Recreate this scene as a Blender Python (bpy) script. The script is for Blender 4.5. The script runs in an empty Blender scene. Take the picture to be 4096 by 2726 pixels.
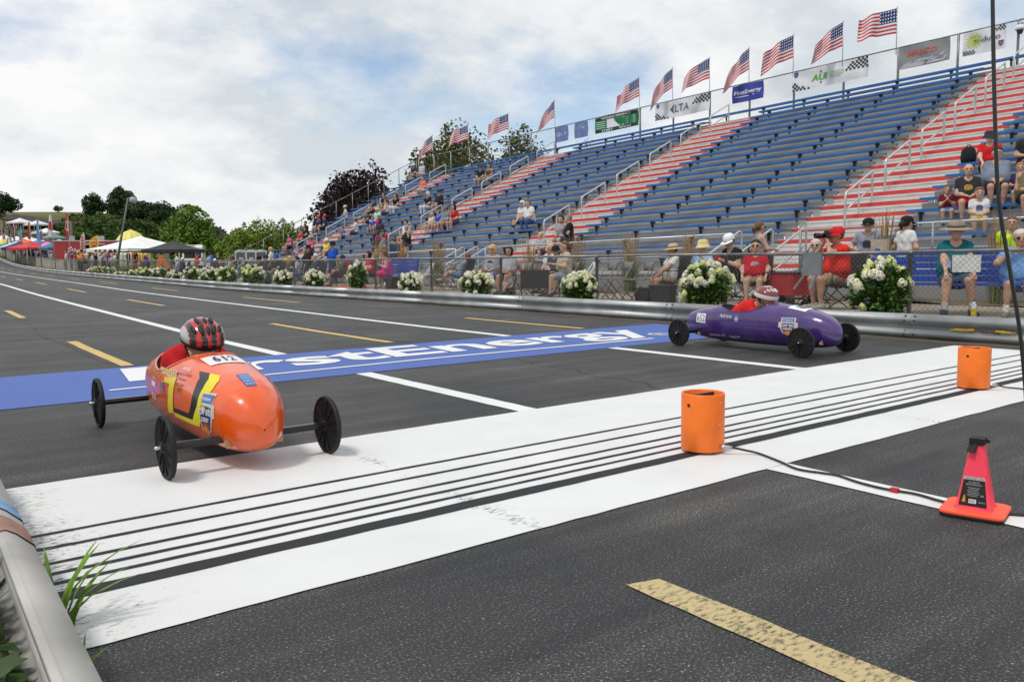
import bpy, bmesh, math, random
import numpy as np
from mathutils import Vector, Matrix

SC = bpy.context.scene
COL = SC.collection
PI = math.pi
R = math.radians

# ---------------------------------------------------------------- camera
CAM_YAW, CAM_PITCH, CAM_ROLL, CAM_F, CAM_H = 0.6436, 0.0987, -0.0123, 3274.0, 1.0
def cam_axes():
    cy, sy = math.cos(CAM_YAW), math.sin(CAM_YAW)
    cp, sp = math.cos(CAM_PITCH), math.sin(CAM_PITCH)
    f = Vector((sy*cp, cy*cp, -sp)); r = Vector((cy, -sy, 0)); u = r.cross(f)
    cr, sr = math.cos(CAM_ROLL), math.sin(CAM_ROLL)
    return cr*r + sr*u, -sr*r + cr*u, f
AX_R, AX_U, AX_F = cam_axes()
cam_data = bpy.data.cameras.new('camera')
cam_data.sensor_width = 36; cam_data.lens = CAM_F/4096*36
cam_data.clip_start = 0.05; cam_data.clip_end = 3000
cam = bpy.data.objects.new('camera', cam_data); COL.objects.link(cam)
M = Matrix((AX_R, AX_U, -AX_F)).transposed().to_4x4(); M.translation = (0, 0, CAM_H)
cam.matrix_world = M
SC.camera = cam

# ---------------------------------------------------------------- world: pale sky with broken cloud
SUN_EL, SUN_AZ = R(64), R(-98)           # azimuth measured from +Y (up the track) towards +X (the stand)
world = bpy.data.worlds.new('World'); SC.world = world; world.use_nodes = True
nt = world.node_tree; N = nt.nodes; L = nt.links; N.clear()
w_out = N.new('ShaderNodeOutputWorld'); bg = N.new('ShaderNodeBackground')
sky = N.new('ShaderNodeTexSky'); sky.sky_type = 'NISHITA'; sky.sun_disc = False
sky.sun_elevation = SUN_EL; sky.sun_rotation = SUN_AZ; sky.air_density = 1.0; sky.dust_density = 0.6
tc = N.new('ShaderNodeTexCoord')
def wmath(op, a, b=None, c=None):
    n = N.new('ShaderNodeMath'); n.operation = op
    for i, v in enumerate((a, b, c)):
        if v is None: continue
        if isinstance(v, (int, float)): n.inputs[i].default_value = v
        else: L.new(v, n.inputs[i])
    return n.outputs[0]
sep = N.new('ShaderNodeSeparateXYZ'); L.new(tc.outputs['Generated'], sep.inputs[0])
zc = wmath('ADD', wmath('MAXIMUM', sep.outputs[2], 0.0), 0.34)
px_ = wmath('DIVIDE', sep.outputs[0], zc); py_ = wmath('DIVIDE', sep.outputs[1], zc)
cmb = N.new('ShaderNodeCombineXYZ'); L.new(px_, cmb.inputs[0]); L.new(py_, cmb.inputs[1])
def wnoise(scale, detail, offset, rough=0.55):
    mp = N.new('ShaderNodeMapping'); mp.inputs['Location'].default_value = offset
    L.new(cmb.outputs[0], mp.inputs[0])
    n = N.new('ShaderNodeTexNoise'); n.inputs['Scale'].default_value = scale
    n.inputs['Detail'].default_value = detail; n.inputs['Roughness'].default_value = rough
    L.new(mp.outputs[0], n.inputs[0]); return n.outputs['Fac']
def wramp(fac, stops):
    r = N.new('ShaderNodeValToRGB'); L.new(fac, r.inputs[0])
    e = r.color_ramp.elements
    while len(e) < len(stops): e.new(0.5)
    for k, (p, col) in enumerate(stops): e[k].position = p; e[k].color = (*col, 1)
    return r.outputs[0]
cov_n = wnoise(1.25, 7, (11, 2, 7), 0.58)
low_z = wmath('MULTIPLY', wmath('SUBTRACT', 0.16, wmath('MINIMUM', sep.outputs[2], 0.16)), 1.1)      # cloud closes in towards the horizon
cover = wramp(wmath('ADD', cov_n, low_z), [(0.35, (.12, .12, .12)), (0.48, (1, 1, 1))])
shade = wramp(wnoise(1.5, 8, (15.2, 2.5, 11), 0.6), [(0.37, (0.68, 0.74, 0.79)), (0.46, (0.88, 0.905, 0.92)), (0.55, (1.0, 1.0, 1.0))])
skys = N.new('ShaderNodeMix'); skys.data_type = 'RGBA'; skys.blend_type = 'MULTIPLY'; skys.inputs[0].default_value = 1
L.new(sky.outputs[0], skys.inputs[6]); skys.inputs[7].default_value = (0.15, 0.15, 0.15, 1)
mixc = N.new('ShaderNodeMix'); mixc.data_type = 'RGBA'
L.new(cover, mixc.inputs[0]); L.new(skys.outputs[2], mixc.inputs[6]); L.new(shade, mixc.inputs[7])
L.new(mixc.outputs[2], bg.inputs[0]); bg.inputs[1].default_value = 0.97
L.new(bg.outputs[0], w_out.inputs[0])

# ---------------------------------------------------------------- sun behind thin cloud
sun_data = bpy.data.lights.new('sun', 'SUN'); sun_data.energy = 1.9; sun_data.angle = R(10)
sun_data.color = (1.0, 0.95, 0.88)
sun = bpy.data.objects.new('sun', sun_data); COL.objects.link(sun)
sd = Vector((math.sin(SUN_AZ)*math.cos(SUN_EL), math.cos(SUN_AZ)*math.cos(SUN_EL), math.sin(SUN_EL)))
sun.rotation_euler = sd.to_track_quat('Z', 'Y').to_euler()
sun.location = sd*60

vs = SC.view_settings
vs.view_transform = 'Standard'; vs.look = 'None'; vs.exposure = 0.0; vs.gamma = 1.0; vs.use_curve_mapping = False

# ---------------------------------------------------------------- helpers: rays from photo pixels to places at known depth
def ray(p):
    return AX_R*((p[0]-2048)/CAM_F) - AX_U*((p[1]-1363)/CAM_F) + AX_F
def on_z(p, z):
    d = ray(p); t = (z-CAM_H)/d.z; return Vector((d.x*t, d.y*t, z))
def on_x(p, x):
    d = ray(p); t = x/d.x; return Vector((x, d.y*t, CAM_H+d.z*t))
def on_dist(px, py, dist):
    d = ray((px, py)); t = dist/math.hypot(d.x, d.y); return Vector((d.x*t, d.y*t, CAM_H+d.z*t))
def zoom(x0, y0, s):
    return lambda x, y: (x0+x*s, y0+y*s)

# ---------------------------------------------------------------- helpers: materials
MATS = {}
def mat(name, col, rough=0.6, metal=0.0, var=0.12, vscale=6.0, bump=0.0, bscale=40.0, coat=0.0, spec=None, trans=0.0):
    """Procedural material: base colour with slight noise variation, optional fine bump."""
    if name in MATS: return MATS[name]
    m = bpy.data.materials.new(name); m.use_nodes = True
    n = m.node_tree.nodes; l = m.node_tree.links; b = n['Principled BSDF']
    b.inputs['Roughness'].default_value = rough; b.inputs['Metallic'].default_value = metal
    if coat: b.inputs['Coat Weight'].default_value = coat; b.inputs['Coat Roughness'].default_value = 0.06
    if spec is not None: b.inputs['Specular IOR Level'].default_value = spec
    if trans: b.inputs['Transmission Weight'].default_value = trans
    t = n.new('ShaderNodeTexCoord')
    if var > 0:
        x = n.new('ShaderNodeTexNoise'); x.inputs['Scale'].default_value = vscale; x.inputs['Detail'].default_value = 4
        l.new(t.outputs['Object'], x.inputs[0])
        r = n.new('ShaderNodeValToRGB'); l.new(x.outputs['Fac'], r.inputs[0])
        r.color_ramp.elements[0].position = 0.3; r.color_ramp.elements[1].position = 0.7
        r.color_ramp.elements[0].color = (*[max(0, c*(1-var)) for c in col], 1)
        r.color_ramp.elements[1].color = (*[min(1, c*(1+var)) for c in col], 1)
        l.new(r.outputs[0], b.inputs['Base Color'])
    else: b.inputs['Base Color'].default_value = (*col, 1)
    if bump > 0:
        x = n.new('ShaderNodeTexNoise'); x.inputs['Scale'].default_value = bscale; x.inputs['Detail'].default_value = 3
        l.new(t.outputs['Object'], x.inputs[0])
        u = n.new('ShaderNodeBump'); u.inputs['Strength'].default_value = bump; u.inputs['Distance'].default_value = 0.01
        l.new(x.outputs['Fac'], u.inputs['Height']); l.new(u.outputs[0], b.inputs['Normal'])
    MATS[name] = m; return m
def cloth(col): 
    return mat('cloth_%02x%02x%02x' % tuple(int(c*255) for c in col), col, 0.9, 0, 0.14, 9, 0.25, 60, spec=0.2)
def hexc(h):
    """sRGB hex to linear."""
    v = [int(h[i:i+2], 16)/255 for i in (0, 2, 4)]
    return tuple(c/12.92 if c <= 0.04045 else ((c+0.055)/1.055)**2.4 for c in v)

# ---------------------------------------------------------------- helpers: objects
def link(name, data, parent=None, m=None, loc=None):
    o = bpy.data.objects.new(name, data); COL.objects.link(o)
    if parent is not None: o.parent = parent
    if m is not None and data is not None and len(data.materials) == 0: data.materials.append(m)
    if loc is not None: o.location = loc
    return o
def tag(o, label=None, cat=None, group=None, kind=None):
    if label: o['label'] = label
    if cat: o['category'] = cat
    if group: o['group'] = group
    if kind: o['kind'] = kind
    return o
def thing(name, label, cat, loc=(0, 0, 0), rotz=0.0, group=None):
    o = bpy.data.objects.new(name, None); COL.objects.link(o); o.empty_display_size = 0.1
    o.location = loc; o.rotation_euler = (0, 0, rotz)
    return tag(o, label, cat, group)
def copy_tree(o, parent=None, mats=None):
    c = o.copy(); COL.objects.link(c); c.parent = parent
    for ch in o.children: copy_tree(ch, c)
    return c
class MB:
    """Collects shapes with numpy/python lists, links them as one mesh object."""
    def __init__(s): s.v = []; s.f = []; s.mi = []; s.smooth = []
    def add(s, vs, fs, mi=0, smooth=False):
        k = len(s.v); s.v += [tuple(v) for v in vs]
        for f in fs: s.f.append(tuple(i+k for i in f)); s.mi.append(mi); s.smooth.append(smooth)
        return s
    def box(s, x0, x1, y0, y1, z0, z1, mi=0, M=None):
        vs = [(x, y, z) for x in (x0, x1) for y in (y0, y1) for z in (z0, z1)]
        if M is not None: vs = [tuple(M @ Vector(v)) for v in vs]
        return s.add(vs, [(0, 1, 3, 2), (4, 6, 7, 5), (0, 4, 5, 1), (2, 3, 7, 6), (0, 2, 6, 4), (1, 5, 7, 3)], mi)
    def beam(s, a, b, w, h, mi=0, up=(0, 0, 1)):
        a = Vector(a); b = Vector(b); d = (b-a).normalized(); up = Vector(up)
        sx = d.cross(up); sx = sx.normalized() if sx.length > 1e-6 else Vector((1, 0, 0)); uy = sx.cross(d)
        vs = []
        for p in (a, b):
            for i, j in ((-1, -1), (1, -1), (1, 1), (-1, 1)): vs.append(p + sx*(i*w/2) + uy*(j*h/2))
        return s.add(vs, [(3, 2, 1, 0), (4, 5, 6, 7), (0, 1, 5, 4), (1, 2, 6, 5), (2, 3, 7, 6), (3, 0, 4, 7)], mi)
    def tube(s, pts, r, n=8, mi=0, caps=True):
        pts = [Vector(p) for p in pts]; rs = r if isinstance(r, (list, tuple)) else [r]*len(pts)
        vs = []; prev = None
        for i, p in enumerate(pts):
            d = (pts[min(i+1, len(pts)-1)] - pts[max(i-1, 0)]).normalized()
            if prev is None:
                a = d.orthogonal().normalized()
            else:
                a = prev - d*prev.dot(d); a = a.normalized() if a.length > 1e-6 else d.orthogonal().normalized()
            prev = a; b = d.cross(a)
            for k in range(n):
                t = 2*PI*k/n; vs.append(p + (a*math.cos(t) + b*math.sin(t))*rs[i])
        fs = []
        for i in range(len(pts)-1):
            for k in range(n):
                q = (k+1) % n; fs.append((i*n+k, i*n+q, (i+1)*n+q, (i+1)*n+k))
        if caps: fs += [tuple(range(n-1, -1, -1)), tuple((len(pts)-1)*n+k for k in range(n))]
        return s.add(vs, fs, mi, True)
    def lathe(s, prof, n=20, mi=0, M=None, smooth=True, sx=1.0, sy=1.0):
        """Profile of (radius, z); closed where radius is 0."""
        vs = []; idx = []
        for (r, z) in prof:
            if r < 1e-6: idx.append([len(vs)]); vs.append((0, 0, z))
            else:
                idx.append(list(range(len(vs), len(vs)+n)))
                vs += [(r*sx*math.cos(2*PI*k/n), r*sy*math.sin(2*PI*k/n), z) for k in range(n)]
        fs = []
        for A, B in zip(idx, idx[1:]):
            for k in range(n):
                q = (k+1) % n
                if len(A) == 1 and len(B) == 1: continue
                if len(A) == 1: fs.append((A[0], B[q], B[k]))
                elif len(B) == 1: fs.append((A[k], A[q], B[0]))
                else: fs.append((A[k], A[q], B[q], B[k]))
        if M is not None: vs = [tuple(M @ Vector(v)) for v in vs]
        return s.add(vs, fs, mi, smooth)
    def mesh(s, name, mats=()):
        me = bpy.data.meshes.new(name); me.from_pydata(s.v, [], s.f)
        me.polygons.foreach_set('material_index', s.mi); me.polygons.foreach_set('use_smooth', s.smooth)
        for m in (mats if isinstance(mats, (list, tuple)) else [mats]): me.materials.append(m)
        me.validate(); me.update(); return me
    def build(s, name, mats, parent=None, loc=None):
        return link(name, s.mesh(name, mats), parent, None, loc)
def np_mesh(name, V, F, mats, mi=None, smooth=False):
    """Mesh from numpy vertex array and (n,3) or (n,4) faces."""
    me = bpy.data.meshes.new(name); V = np.asarray(V, np.float32); F = np.asarray(F, np.int32); k = F.shape[1]
    me.vertices.add(len(V)); me.vertices.foreach_set('co', V.ravel())
    me.loops.add(F.size); me.loops.foreach_set('vertex_index', F.ravel())
    me.polygons.add(len(F)); me.polygons.foreach_set('loop_start', np.arange(0, F.size, k, dtype=np.int32))
    if mi is not None: me.polygons.foreach_set('material_index', np.asarray(mi, np.int32))
    if smooth: me.polygons.foreach_set('use_smooth', np.ones(len(F), bool))
    for m in (mats if isinstance(mats, (list, tuple)) else [mats]): me.materials.append(m)
    me.update(calc_edges=True); return me
FONT_CACHE = {}
def text_shape(body, bold=0.0, shear=0.0, spacing=1.0):
    """Flat text outline as (verts in a unit box, faces, aspect)."""
    key = (body, bold, shear, spacing)
    if key in FONT_CACHE: return FONT_CACHE[key]
    cu = bpy.data.curves.new('text', 'FONT'); cu.body = body; cu.offset = bold; cu.shear = shear; cu.space_character = spacing
    cu.resolution_u = 3; cu.align_x = 'CENTER'
    o = bpy.data.objects.new('text', cu); COL.objects.link(o)
    dg = bpy.context.evaluated_depsgraph_get(); me = bpy.data.meshes.new_from_object(o.evaluated_get(dg))
    V = np.array([v.co[:] for v in me.vertices])[:, :2]; F = [tuple(p.vertices) for p in me.polygons]
    bpy.data.objects.remove(o); bpy.data.meshes.remove(me); bpy.data.curves.remove(cu)
    lo = V.min(0); hi = V.max(0); asp = (hi[0]-lo[0])/(hi[1]-lo[1]); V = (V-lo)/(hi-lo)
    FONT_CACHE[key] = (V, F, asp); return FONT_CACHE[key]
def text_on(name, body, place, m, parent, bold=0.0, shear=0.0, spacing=1.0, box=(0, 1, 0, 1)):
    """Letters laid on a surface: place(u, v) gives the point for 0..1 box coordinates."""
    V, F, asp = text_shape(body, bold, shear, spacing)
    P = [tuple(place(box[0]+(box[1]-box[0])*u, box[2]+(box[3]-box[2])*v)) for u, v in V]
    mb = MB(); mb.add(P, F); return mb.build(name, m, parent)
def lerp(a, b, t): return a+(b-a)*t
def interp(x, xs, ys): return float(np.interp(x, xs, ys))
def sstep(x, a, b):
    t = min(1, max(0, (x-a)/(b-a))); return t*t*(3-2*t)
RNG = random.Random(7)
# ================================================================ terrain profile
_Y = np.array([-80, 24, 30, 35, 41, 47, 52, 66, 77.5, 84, 95, 109, 124, 140, 220, 420])
_Z = np.array([0, 0, .012, .046, .105, .148, .195, .322, .465, .60, .881, 1.534, 2.4, 3.4, 8.5, 15])
def zr(y): return sum(np.interp(y+d, _Y, _Z) for d in (-3, -1.5, 0, 1.5, 3))/5
def kx(y): return np.interp(y, [11, 36, 72, 200], [0, .034, .05, .05])
def road_z(x, y): return float(zr(y) + max(0.0, 9.65-x)*kx(y))
def hill_z(x, y):
    az = math.degrees(math.atan2(x, max(y, 1e-3))); d = math.hypot(x, y)
    near = np.interp(y, [45, 60, 73, 83, 104, 118, 130, 150, 160, 180, 220, 300, 900], [0, .25, .45, .58, 1.08, 1.5, 2.1, 4.6, 6.3, 9.0, 13.4, 14.5, 15])
    fade = 1-0.93*sstep(az, 11.5, 19)
    ridge = 16*sstep(d, 330, 560)*sstep(az, 4, 14)*(1-0.5*sstep(az, 22, 60))
    bump = (0.35*math.sin(x*.11+y*.05)+.25*math.sin(y*.17-x*.07))*sstep(d, 120, 200)
    return float(near*fade + ridge + bump)
def ground_z(x, y):
    if x < 9.9:
        z = road_z(max(x, 0), y) - 0.06
        if x < 0: z = z - 0.05*sstep(-x, 0, 1.5) - 0.4*sstep(-x, 1.5, 12)
        return z
    return hill_z(x, y) - 0.03 + (float(zr(y)) - hill_z(x, y))*(1-sstep(x, 9.9, 11.6))
PATIO = 0.15
def patio_z(y): return PATIO + 0.6*float(zr(y))

# ================================================================ ground materials
def nodes_of(name, rough=0.9):
    m = bpy.data.materials.new(name); m.use_nodes = True
    n = m.node_tree.nodes; l = m.node_tree.links; b = n['Principled BSDF']; b.inputs['Roughness'].default_value = rough
    b.inputs['Specular IOR Level'].default_value = 0.25
    t = n.new('ShaderNodeTexCoord'); return m, n, l, b, t
def nz(n, l, src, scale, detail=4, rough=0.55, sx=1, sy=1, sz=1):
    mp = n.new('ShaderNodeMapping'); mp.inputs['Scale'].default_value = (sx, sy, sz); l.new(src, mp.inputs[0])
    x = n.new('ShaderNodeTexNoise'); x.inputs['Scale'].default_value = scale; x.inputs['Detail'].default_value = detail
    x.inputs['Roughness'].default_value = rough; l.new(mp.outputs[0], x.inputs[0]); return x.outputs['Fac']
def ramp(n, l, fac, stops):
    r = n.new('ShaderNodeValToRGB'); l.new(fac, r.inputs[0]); e = r.color_ramp.elements
    while len(e) < len(stops): e.new(0.5)
    for k, (p, c) in enumerate(stops):
        e[k].position = p; e[k].color = (*c, 1) if isinstance(c, tuple) else (c, c, c, 1)
    return r.outputs[0]
def mixn(n, l, fac, a, b, blend='MIX'):
    x = n.new('ShaderNodeMix'); x.data_type = 'RGBA'; x.blend_type = blend
    for i, v in ((0, fac), (6, a), (7, b)):
        if isinstance(v, (int, float)): x.inputs[i].default_value = v
        elif isinstance(v, tuple): x.inputs[i].default_value = (*v, 1)
        else: l.new(v, x.inputs[i])
    return x.outputs[2]
def bumpn(n, l, h, b, strength, dist):
    u = n.new('ShaderNodeBump'); u.inputs['Strength'].default_value = strength; u.inputs['Distance'].default_value = dist
    l.new(h, u.inputs['Height']); l.new(u.outputs[0], b.inputs['Normal'])

def asphalt_colour(n, l, src):
    fine = nz(n, l, src, 120, 4, 0.85)
    speck = ramp(n, l, fine, [(0.40, 0.014), (0.53, 0.028), (0.605, 0.10), (0.67, 0.48)])
    patch = ramp(n, l, nz(n, l, src, 0.75, 6, 0.65), [(0.32, (.55, .58, .64)), (0.5, (1, 1, 1)), (0.68, (1.7, 1.64, 1.52))])
    streak = ramp(n, l, nz(n, l, src, 1.0, 4, 0.6, 0.35, 5.5, 1), [(0.34, (.66, .66, .68)), (0.55, (1.06, 1.05, 1.04)), (.70, (1.55, 1.52, 1.46))])
    c = mixn(n, l, 1.0, speck, patch, 'MULTIPLY'); c = mixn(n, l, 1.0, c, streak, 'MULTIPLY')
    return c, fine
m_asphalt, n, l, b, t = nodes_of('asphalt', 0.70); b.inputs['Specular IOR Level'].default_value = .5
c, fine = asphalt_colour(n, l, t.outputs['Object']); l.new(c, b.inputs['Base Color']); bumpn(n, l, fine, b, 0.08, 0.003)

def paint_material(name, col, wear_lo, wear_hi, lanes=False, rough=0.65, wsc=26):
    """Road paint that has worn through to the asphalt in noisy specks."""
    m, n, l, b, t = nodes_of(name, rough)
    src = t.outputs['Object']; asp, fine = asphalt_colour(n, l, src)
    var = ramp(n, l, nz(n, l, src, 2.2, 6, 0.6), [(0.3, tuple(c*0.90 for c in col)), (0.7, col)])
    wear = nz(n, l, src, wsc, 6, 0.76, 0.55, 1.25)
    big = nz(n, l, src, 1.7, 3)
    w = n.new('ShaderNodeMath'); w.operation = 'MULTIPLY_ADD'; l.new(big, w.inputs[0]); w.inputs[1].default_value = 0.35; l.new(wear, w.inputs[2])
    tot = w.outputs[0]
    if lanes:      # more wear along the old lane centres and beside the left rail
        sx = n.new('ShaderNodeSeparateXYZ'); l.new(src, sx.inputs[0])
        for cx in (1.85, 4.93, 7.9, 0.22):
            d = n.new('ShaderNodeMath'); d.operation = 'SUBTRACT'; l.new(sx.outputs[0], d.inputs[0]); d.inputs[1].default_value = cx
            a = n.new('ShaderNodeMath'); a.operation = 'ABSOLUTE'; l.new(d.outputs[0], a.inputs[0])
            q = n.new('ShaderNodeMapRange'); l.new(a.outputs[0], q.inputs[0]); wd = 0.09 if cx > 1 else 0.5
            q.inputs[1].default_value = 0; q.inputs[2].default_value = wd; q.inputs[3].default_value = 0.17 if cx > 1 else 0.24; q.inputs[4].default_value = 0
            s2 = n.new('ShaderNodeMath'); s2.operation = 'ADD'; l.new(tot, s2.inputs[0]); l.new(q.outputs[0], s2.inputs[1]); tot = s2.outputs[0]
    f = n.new('ShaderNodeMapRange'); l.new(tot, f.inputs[0]); f.inputs[1].default_value = wear_lo; f.inputs[2].default_value = wear_hi
    f.inputs[3].default_value = 0; f.inputs[4].default_value = 1
    l.new(mixn(n, l, f.outputs[0], var, asp), b.inputs['Base Color']); bumpn(n, l, fine, b, 0.25, 0.004); return m
m_white = paint_material('white_road_paint', (.69, .70, .70), 0.86, 1.0, True, wsc=48)
m_line = paint_material('white_line_paint', (.72, .73, .73), 0.86, 1.0)
m_yellow = paint_material('yellow_road_paint', (.58, .41, .15), 0.80, 0.95, wsc=60)
m_yellow_old = paint_material('worn_yellow_road_paint', (.52, .42, .22), 0.66, 0.82, wsc=60)
m_blue = paint_material('blue_road_paint', (.075, .135, .40), 0.88, 1.02)
m_black = paint_material('black_road_paint', (.022, .023, .026), 0.95, 1.1)

m_grass, n, l, b, t = nodes_of('grass_ground', 0.95)
g1 = ramp(n, l, nz(n, l, t.outputs['Object'], 0.06, 6), [(0.35, (.060, .085, .020)), (0.5, (.10, .115, .032)), (0.68, (.17, .14, .058))])
g2 = ramp(n, l, nz(n, l, t.outputs['Object'], 3.0, 6, .7), [(0.3, (.6, .6, .6)), (0.7, (1.3, 1.3, 1.3))])
l.new(mixn(n, l, 1.0, g1, g2, 'MULTIPLY'), b.inputs['Base Color']); bumpn(n, l, nz(n, l, t.outputs['Object'], 9, 5), b, .8, .05)

m_patio, n, l, b, t = nodes_of('patio_concrete', 0.9)
p1 = ramp(n, l, nz(n, l, t.outputs['Object'], 0.8, 6), [(0.35, (.20, .165, .125)), (0.65, (.33, .285, .23))])
p2_ = ramp(n, l, nz(n, l, t.outputs['Object'], 60, 3, .7), [(0.3, .75), (0.7, 1.2)])
l.new(mixn(n, l, 1.0, p1, p2_, 'MULTIPLY'), b.inputs['Base Color']); bumpn(n, l, nz(n, l, t.outputs['Object'], 90, 3), b, .4, .004)
m_mulch, n, l, b, t = nodes_of('bark_mulch', 1.0)
l.new(ramp(n, l, nz(n, l, t.outputs['Object'], 30, 4, .7), [(0.3, (.05, .035, .022)), (0.55, (.15, .11, .07)), (0.75, (.30, .24, .17))]), b.inputs['Base Color'])
bumpn(n, l, nz(n, l, t.outputs['Object'], 45, 4), b, 1, .02)
m_grit, n, l, b, t = nodes_of('roadside_grit', 1.0)
l.new(ramp(n, l, nz(n, l, t.outputs['Object'], 70, 4, .75), [(0.3, (.035, .03, .025)), (0.55, (.10, .085, .065)), (0.75, (.30, .26, .20))]), b.inputs['Base Color'])
bumpn(n, l, nz(n, l, t.outputs['Object'], 80, 4), b, 1, .01)

# ================================================================ ground sheet, road, patio
def grid_sheet(name, xs, ys, zf, m, parent=None):
    xs = np.asarray(xs, float); ys = np.asarray(ys, float)
    V = [(x, y, zf(x, y)) for y in ys for x in xs]; nx = len(xs)
    F = [(j*nx+i, j*nx+i+1, (j+1)*nx+i+1, (j+1)*nx+i) for j in range(len(ys)-1) for i in range(nx-1)]
    return link(name, np_mesh(name, V, F, m, smooth=True), parent)
gx = np.unique(np.concatenate([[-1500, -700, -300, -120, -60, -30, -15, -8, -4, -2, -1, -.4, 0, 3, 6, 9.4, 9.88, 9.92], np.arange(10.5, 40, 1.5), np.arange(40, 140, 6), [150, 180, 220, 280, 350, 450, 600, 800, 1100, 1500]]))
gy = np.unique(np.concatenate([[-300, -100, -40, -15, -5], np.arange(0, 160, 3), np.arange(160, 320, 8), [340, 380, 420, 470, 520, 580, 660, 800, 1000, 1400]]))
tag(grid_sheet('ground', gx, gy, ground_z, m_grass), kind='structure')
ry = np.unique(np.concatenate([[-40, -20, -8], np.arange(-4, 150, .75), np.arange(150, 420, 15)]))
road = tag(grid_sheet('road', np.linspace(0.24, 9.82, 8), ry, road_z, m_asphalt), 'grey asphalt soap box race track with three painted lanes', kind='structure')
patio = MB()
pys = list(np.arange(-6, 62, 2.0))
for a, b_ in zip(pys, pys[1:]):
    za, zb = patio_z(a), patio_z(b_)
    patio.add([(9.93, a, za), (15.4, a, za), (15.4, b_, zb), (9.93, b_, zb), (9.93, a, za-.5), (9.93, b_, zb-.5)], [(0, 1, 2, 3), (0, 3, 5, 4)])
tag(patio.build('patio', m_patio), 'tan concrete walkway between the track fence and the grandstand', kind='structure')
tag(grid_sheet('planting_bed', np.linspace(14.2, 15.5, 5), np.arange(-4, 50, .8), lambda x, y: patio_z(y)+.02+.03*math.sin(x*7+y*3), m_mulch), 'strip of bark mulch along the front of the grandstand', kind='structure')
tag(grid_sheet('roadside_grit', [9.42, 9.55, 9.7, 9.86], np.arange(-6, 60, .5), lambda x, y: road_z(x, y)+(.002 if x < 9.5 else .012+.008*math.sin(y*9+x*30)), m_grit), 'loose grit along the foot of the right guardrail', kind='structure')

# ---- painted markings, children of the road, each sheet a few millimetres above the one below
def paint(name, x0, x1, y0, y1, m, dz=.004, ny=None, slant=0.0, jit=.004):
    ny = ny or max(2, int(abs(y1-y0)/1.5)+1); nx = max(2, int(abs(x1-x0)/.11)+2) if abs(x1-x0) > 2 else 2
    rj = random.Random(hash((round(x0, 2), round(y0, 2))) % 9999)
    V = []; ys = np.linspace(y0, y1, ny); xs = np.linspace(x0, x1, nx)
    for j, y in enumerate(ys):
        for i, x in enumerate(xs):
            xx = x + (rj.uniform(-jit, jit) if i in (0, nx-1) else 0); yy = y + (rj.uniform(-jit, jit) if j in (0, ny-1) else 0) + slant*(x-x0)
            V.append((xx, yy, road_z(xx, yy)+dz))
    F = [(j*nx+i, j*nx+i+1, (j+1)*nx+i+1, (j+1)*nx+i) for j in range(ny-1) for i in range(nx-1)]
    return link(name, np_mesh(name, V, F, m), road)
BAND0, BAND1, BLUE0, BLUE1 = 2.315, 4.245, 6.65, 8.62
band = paint('finish_band', .275, 9.27, BAND0, BAND1, m_white, .004); band['label'] = 'wide white finish band across the track'
def sub_paint(parent, *a, **k):
    o = paint(*a, **k); o.parent = parent; return o
for y in (3.415, 3.238, 3.062, 2.953, 2.856): sub_paint(band, 'timing_line', .285, 9.26, y-.011, y+.011, m_black, .008, jit=.002)
sub_paint(band, 'finish_line', .285, 9.26, 2.690, 2.770, m_black, .008, jit=.003)['label'] = 'broad black finish line along the white band'
blue = paint('sponsor_band', .26, 9.22, BLUE0, BLUE1, m_blue, .004); blue['label'] = 'wide blue sponsor band painted across the track'
lettering = text_on('lettering', 'FirstEnergy', lambda u, v: (1.50+6.5*u+.16*v, 7.20+1.27*v, .0085), m_line, blue, bold=.025)
mb = MB()
for a, b_ in ((0, .5), (.5, 1)):
    P = []
    for q in (a, b_):
        x = lerp(1.30, 7.5, q); yc = 7.08+.10*math.sin(PI*q*.9) - .06*q
        P += [(x, yc-.028, .0085), (x, yc+.028+.02*q, .0085)]
    mb.add(P, [(0, 2, 3, 1)])
mb.build('underline', m_line, blue)
mb = MB(); cx, cy = 7.98, 7.40
for k in range(24):
    a0, a1 = 2*PI*k/24, 2*PI*(k+1)/24
    mb.add([(cx+r_*math.cos(a), cy+r_*math.sin(a), .0085) for r_, a in ((.12, a0), (.16, a0), (.16, a1), (.12, a1))], [(0, 1, 2, 3)])
rg = mb.build('registered_mark', m_line, blue)
text_on('registered_letter', 'R', lambda u, v: (cx-.06+.12*u, cy-.07+.14*v, .0085), m_line, blue, bold=.02)
for x, w in ((3.312, .075), (6.40, .072)):
    for y0, y1 in ((-6, BAND0-.002), (BAND1+.002, BLUE0-.002), (BLUE1+.002, 150)):
        ww = w*1.1 if y1 < 5 else w
        o = paint('lane_line', x-ww, x+ww, y0, y1, m_line, .004, ny=max(3, int((y1-y0)/(2 if y1 > 50 else .12))), jit=.0035)
DASH = {1.787: [(-3.5, 1.745), (8.75, 11.95), (17.05, 19.6)],
        4.85: [(-1.8, 1.5), (8.98, 13.0), (19.68, 23.35), (29.2, 32.56), (37.54, 40.67), (45.15, 47.94), (52.6, 55.2), (59.5, 62)],
        7.89: [(8.82, 11.87), (19.21, 23.26), (30.0, 33.62), (39.9, 43.5), (49.2, 52.3), (57.7, 60.74), (65.5, 68.8), (73.2, 75.9), (80, 82.4), (86.4, 88.6), (92.5, 94.5)]}
for x, L_ in DASH.items():
    for y0, y1 in L_:
        old = y0 < 0
        paint('centre_dash', x-(.062 if old else .058), x+(.062 if old else .058), y0, y1, m_yellow_old if old else m_yellow, .004, ny=44 if old else 12, slant=-.35 if old else -.1, jit=.007 if old else .004)

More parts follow.
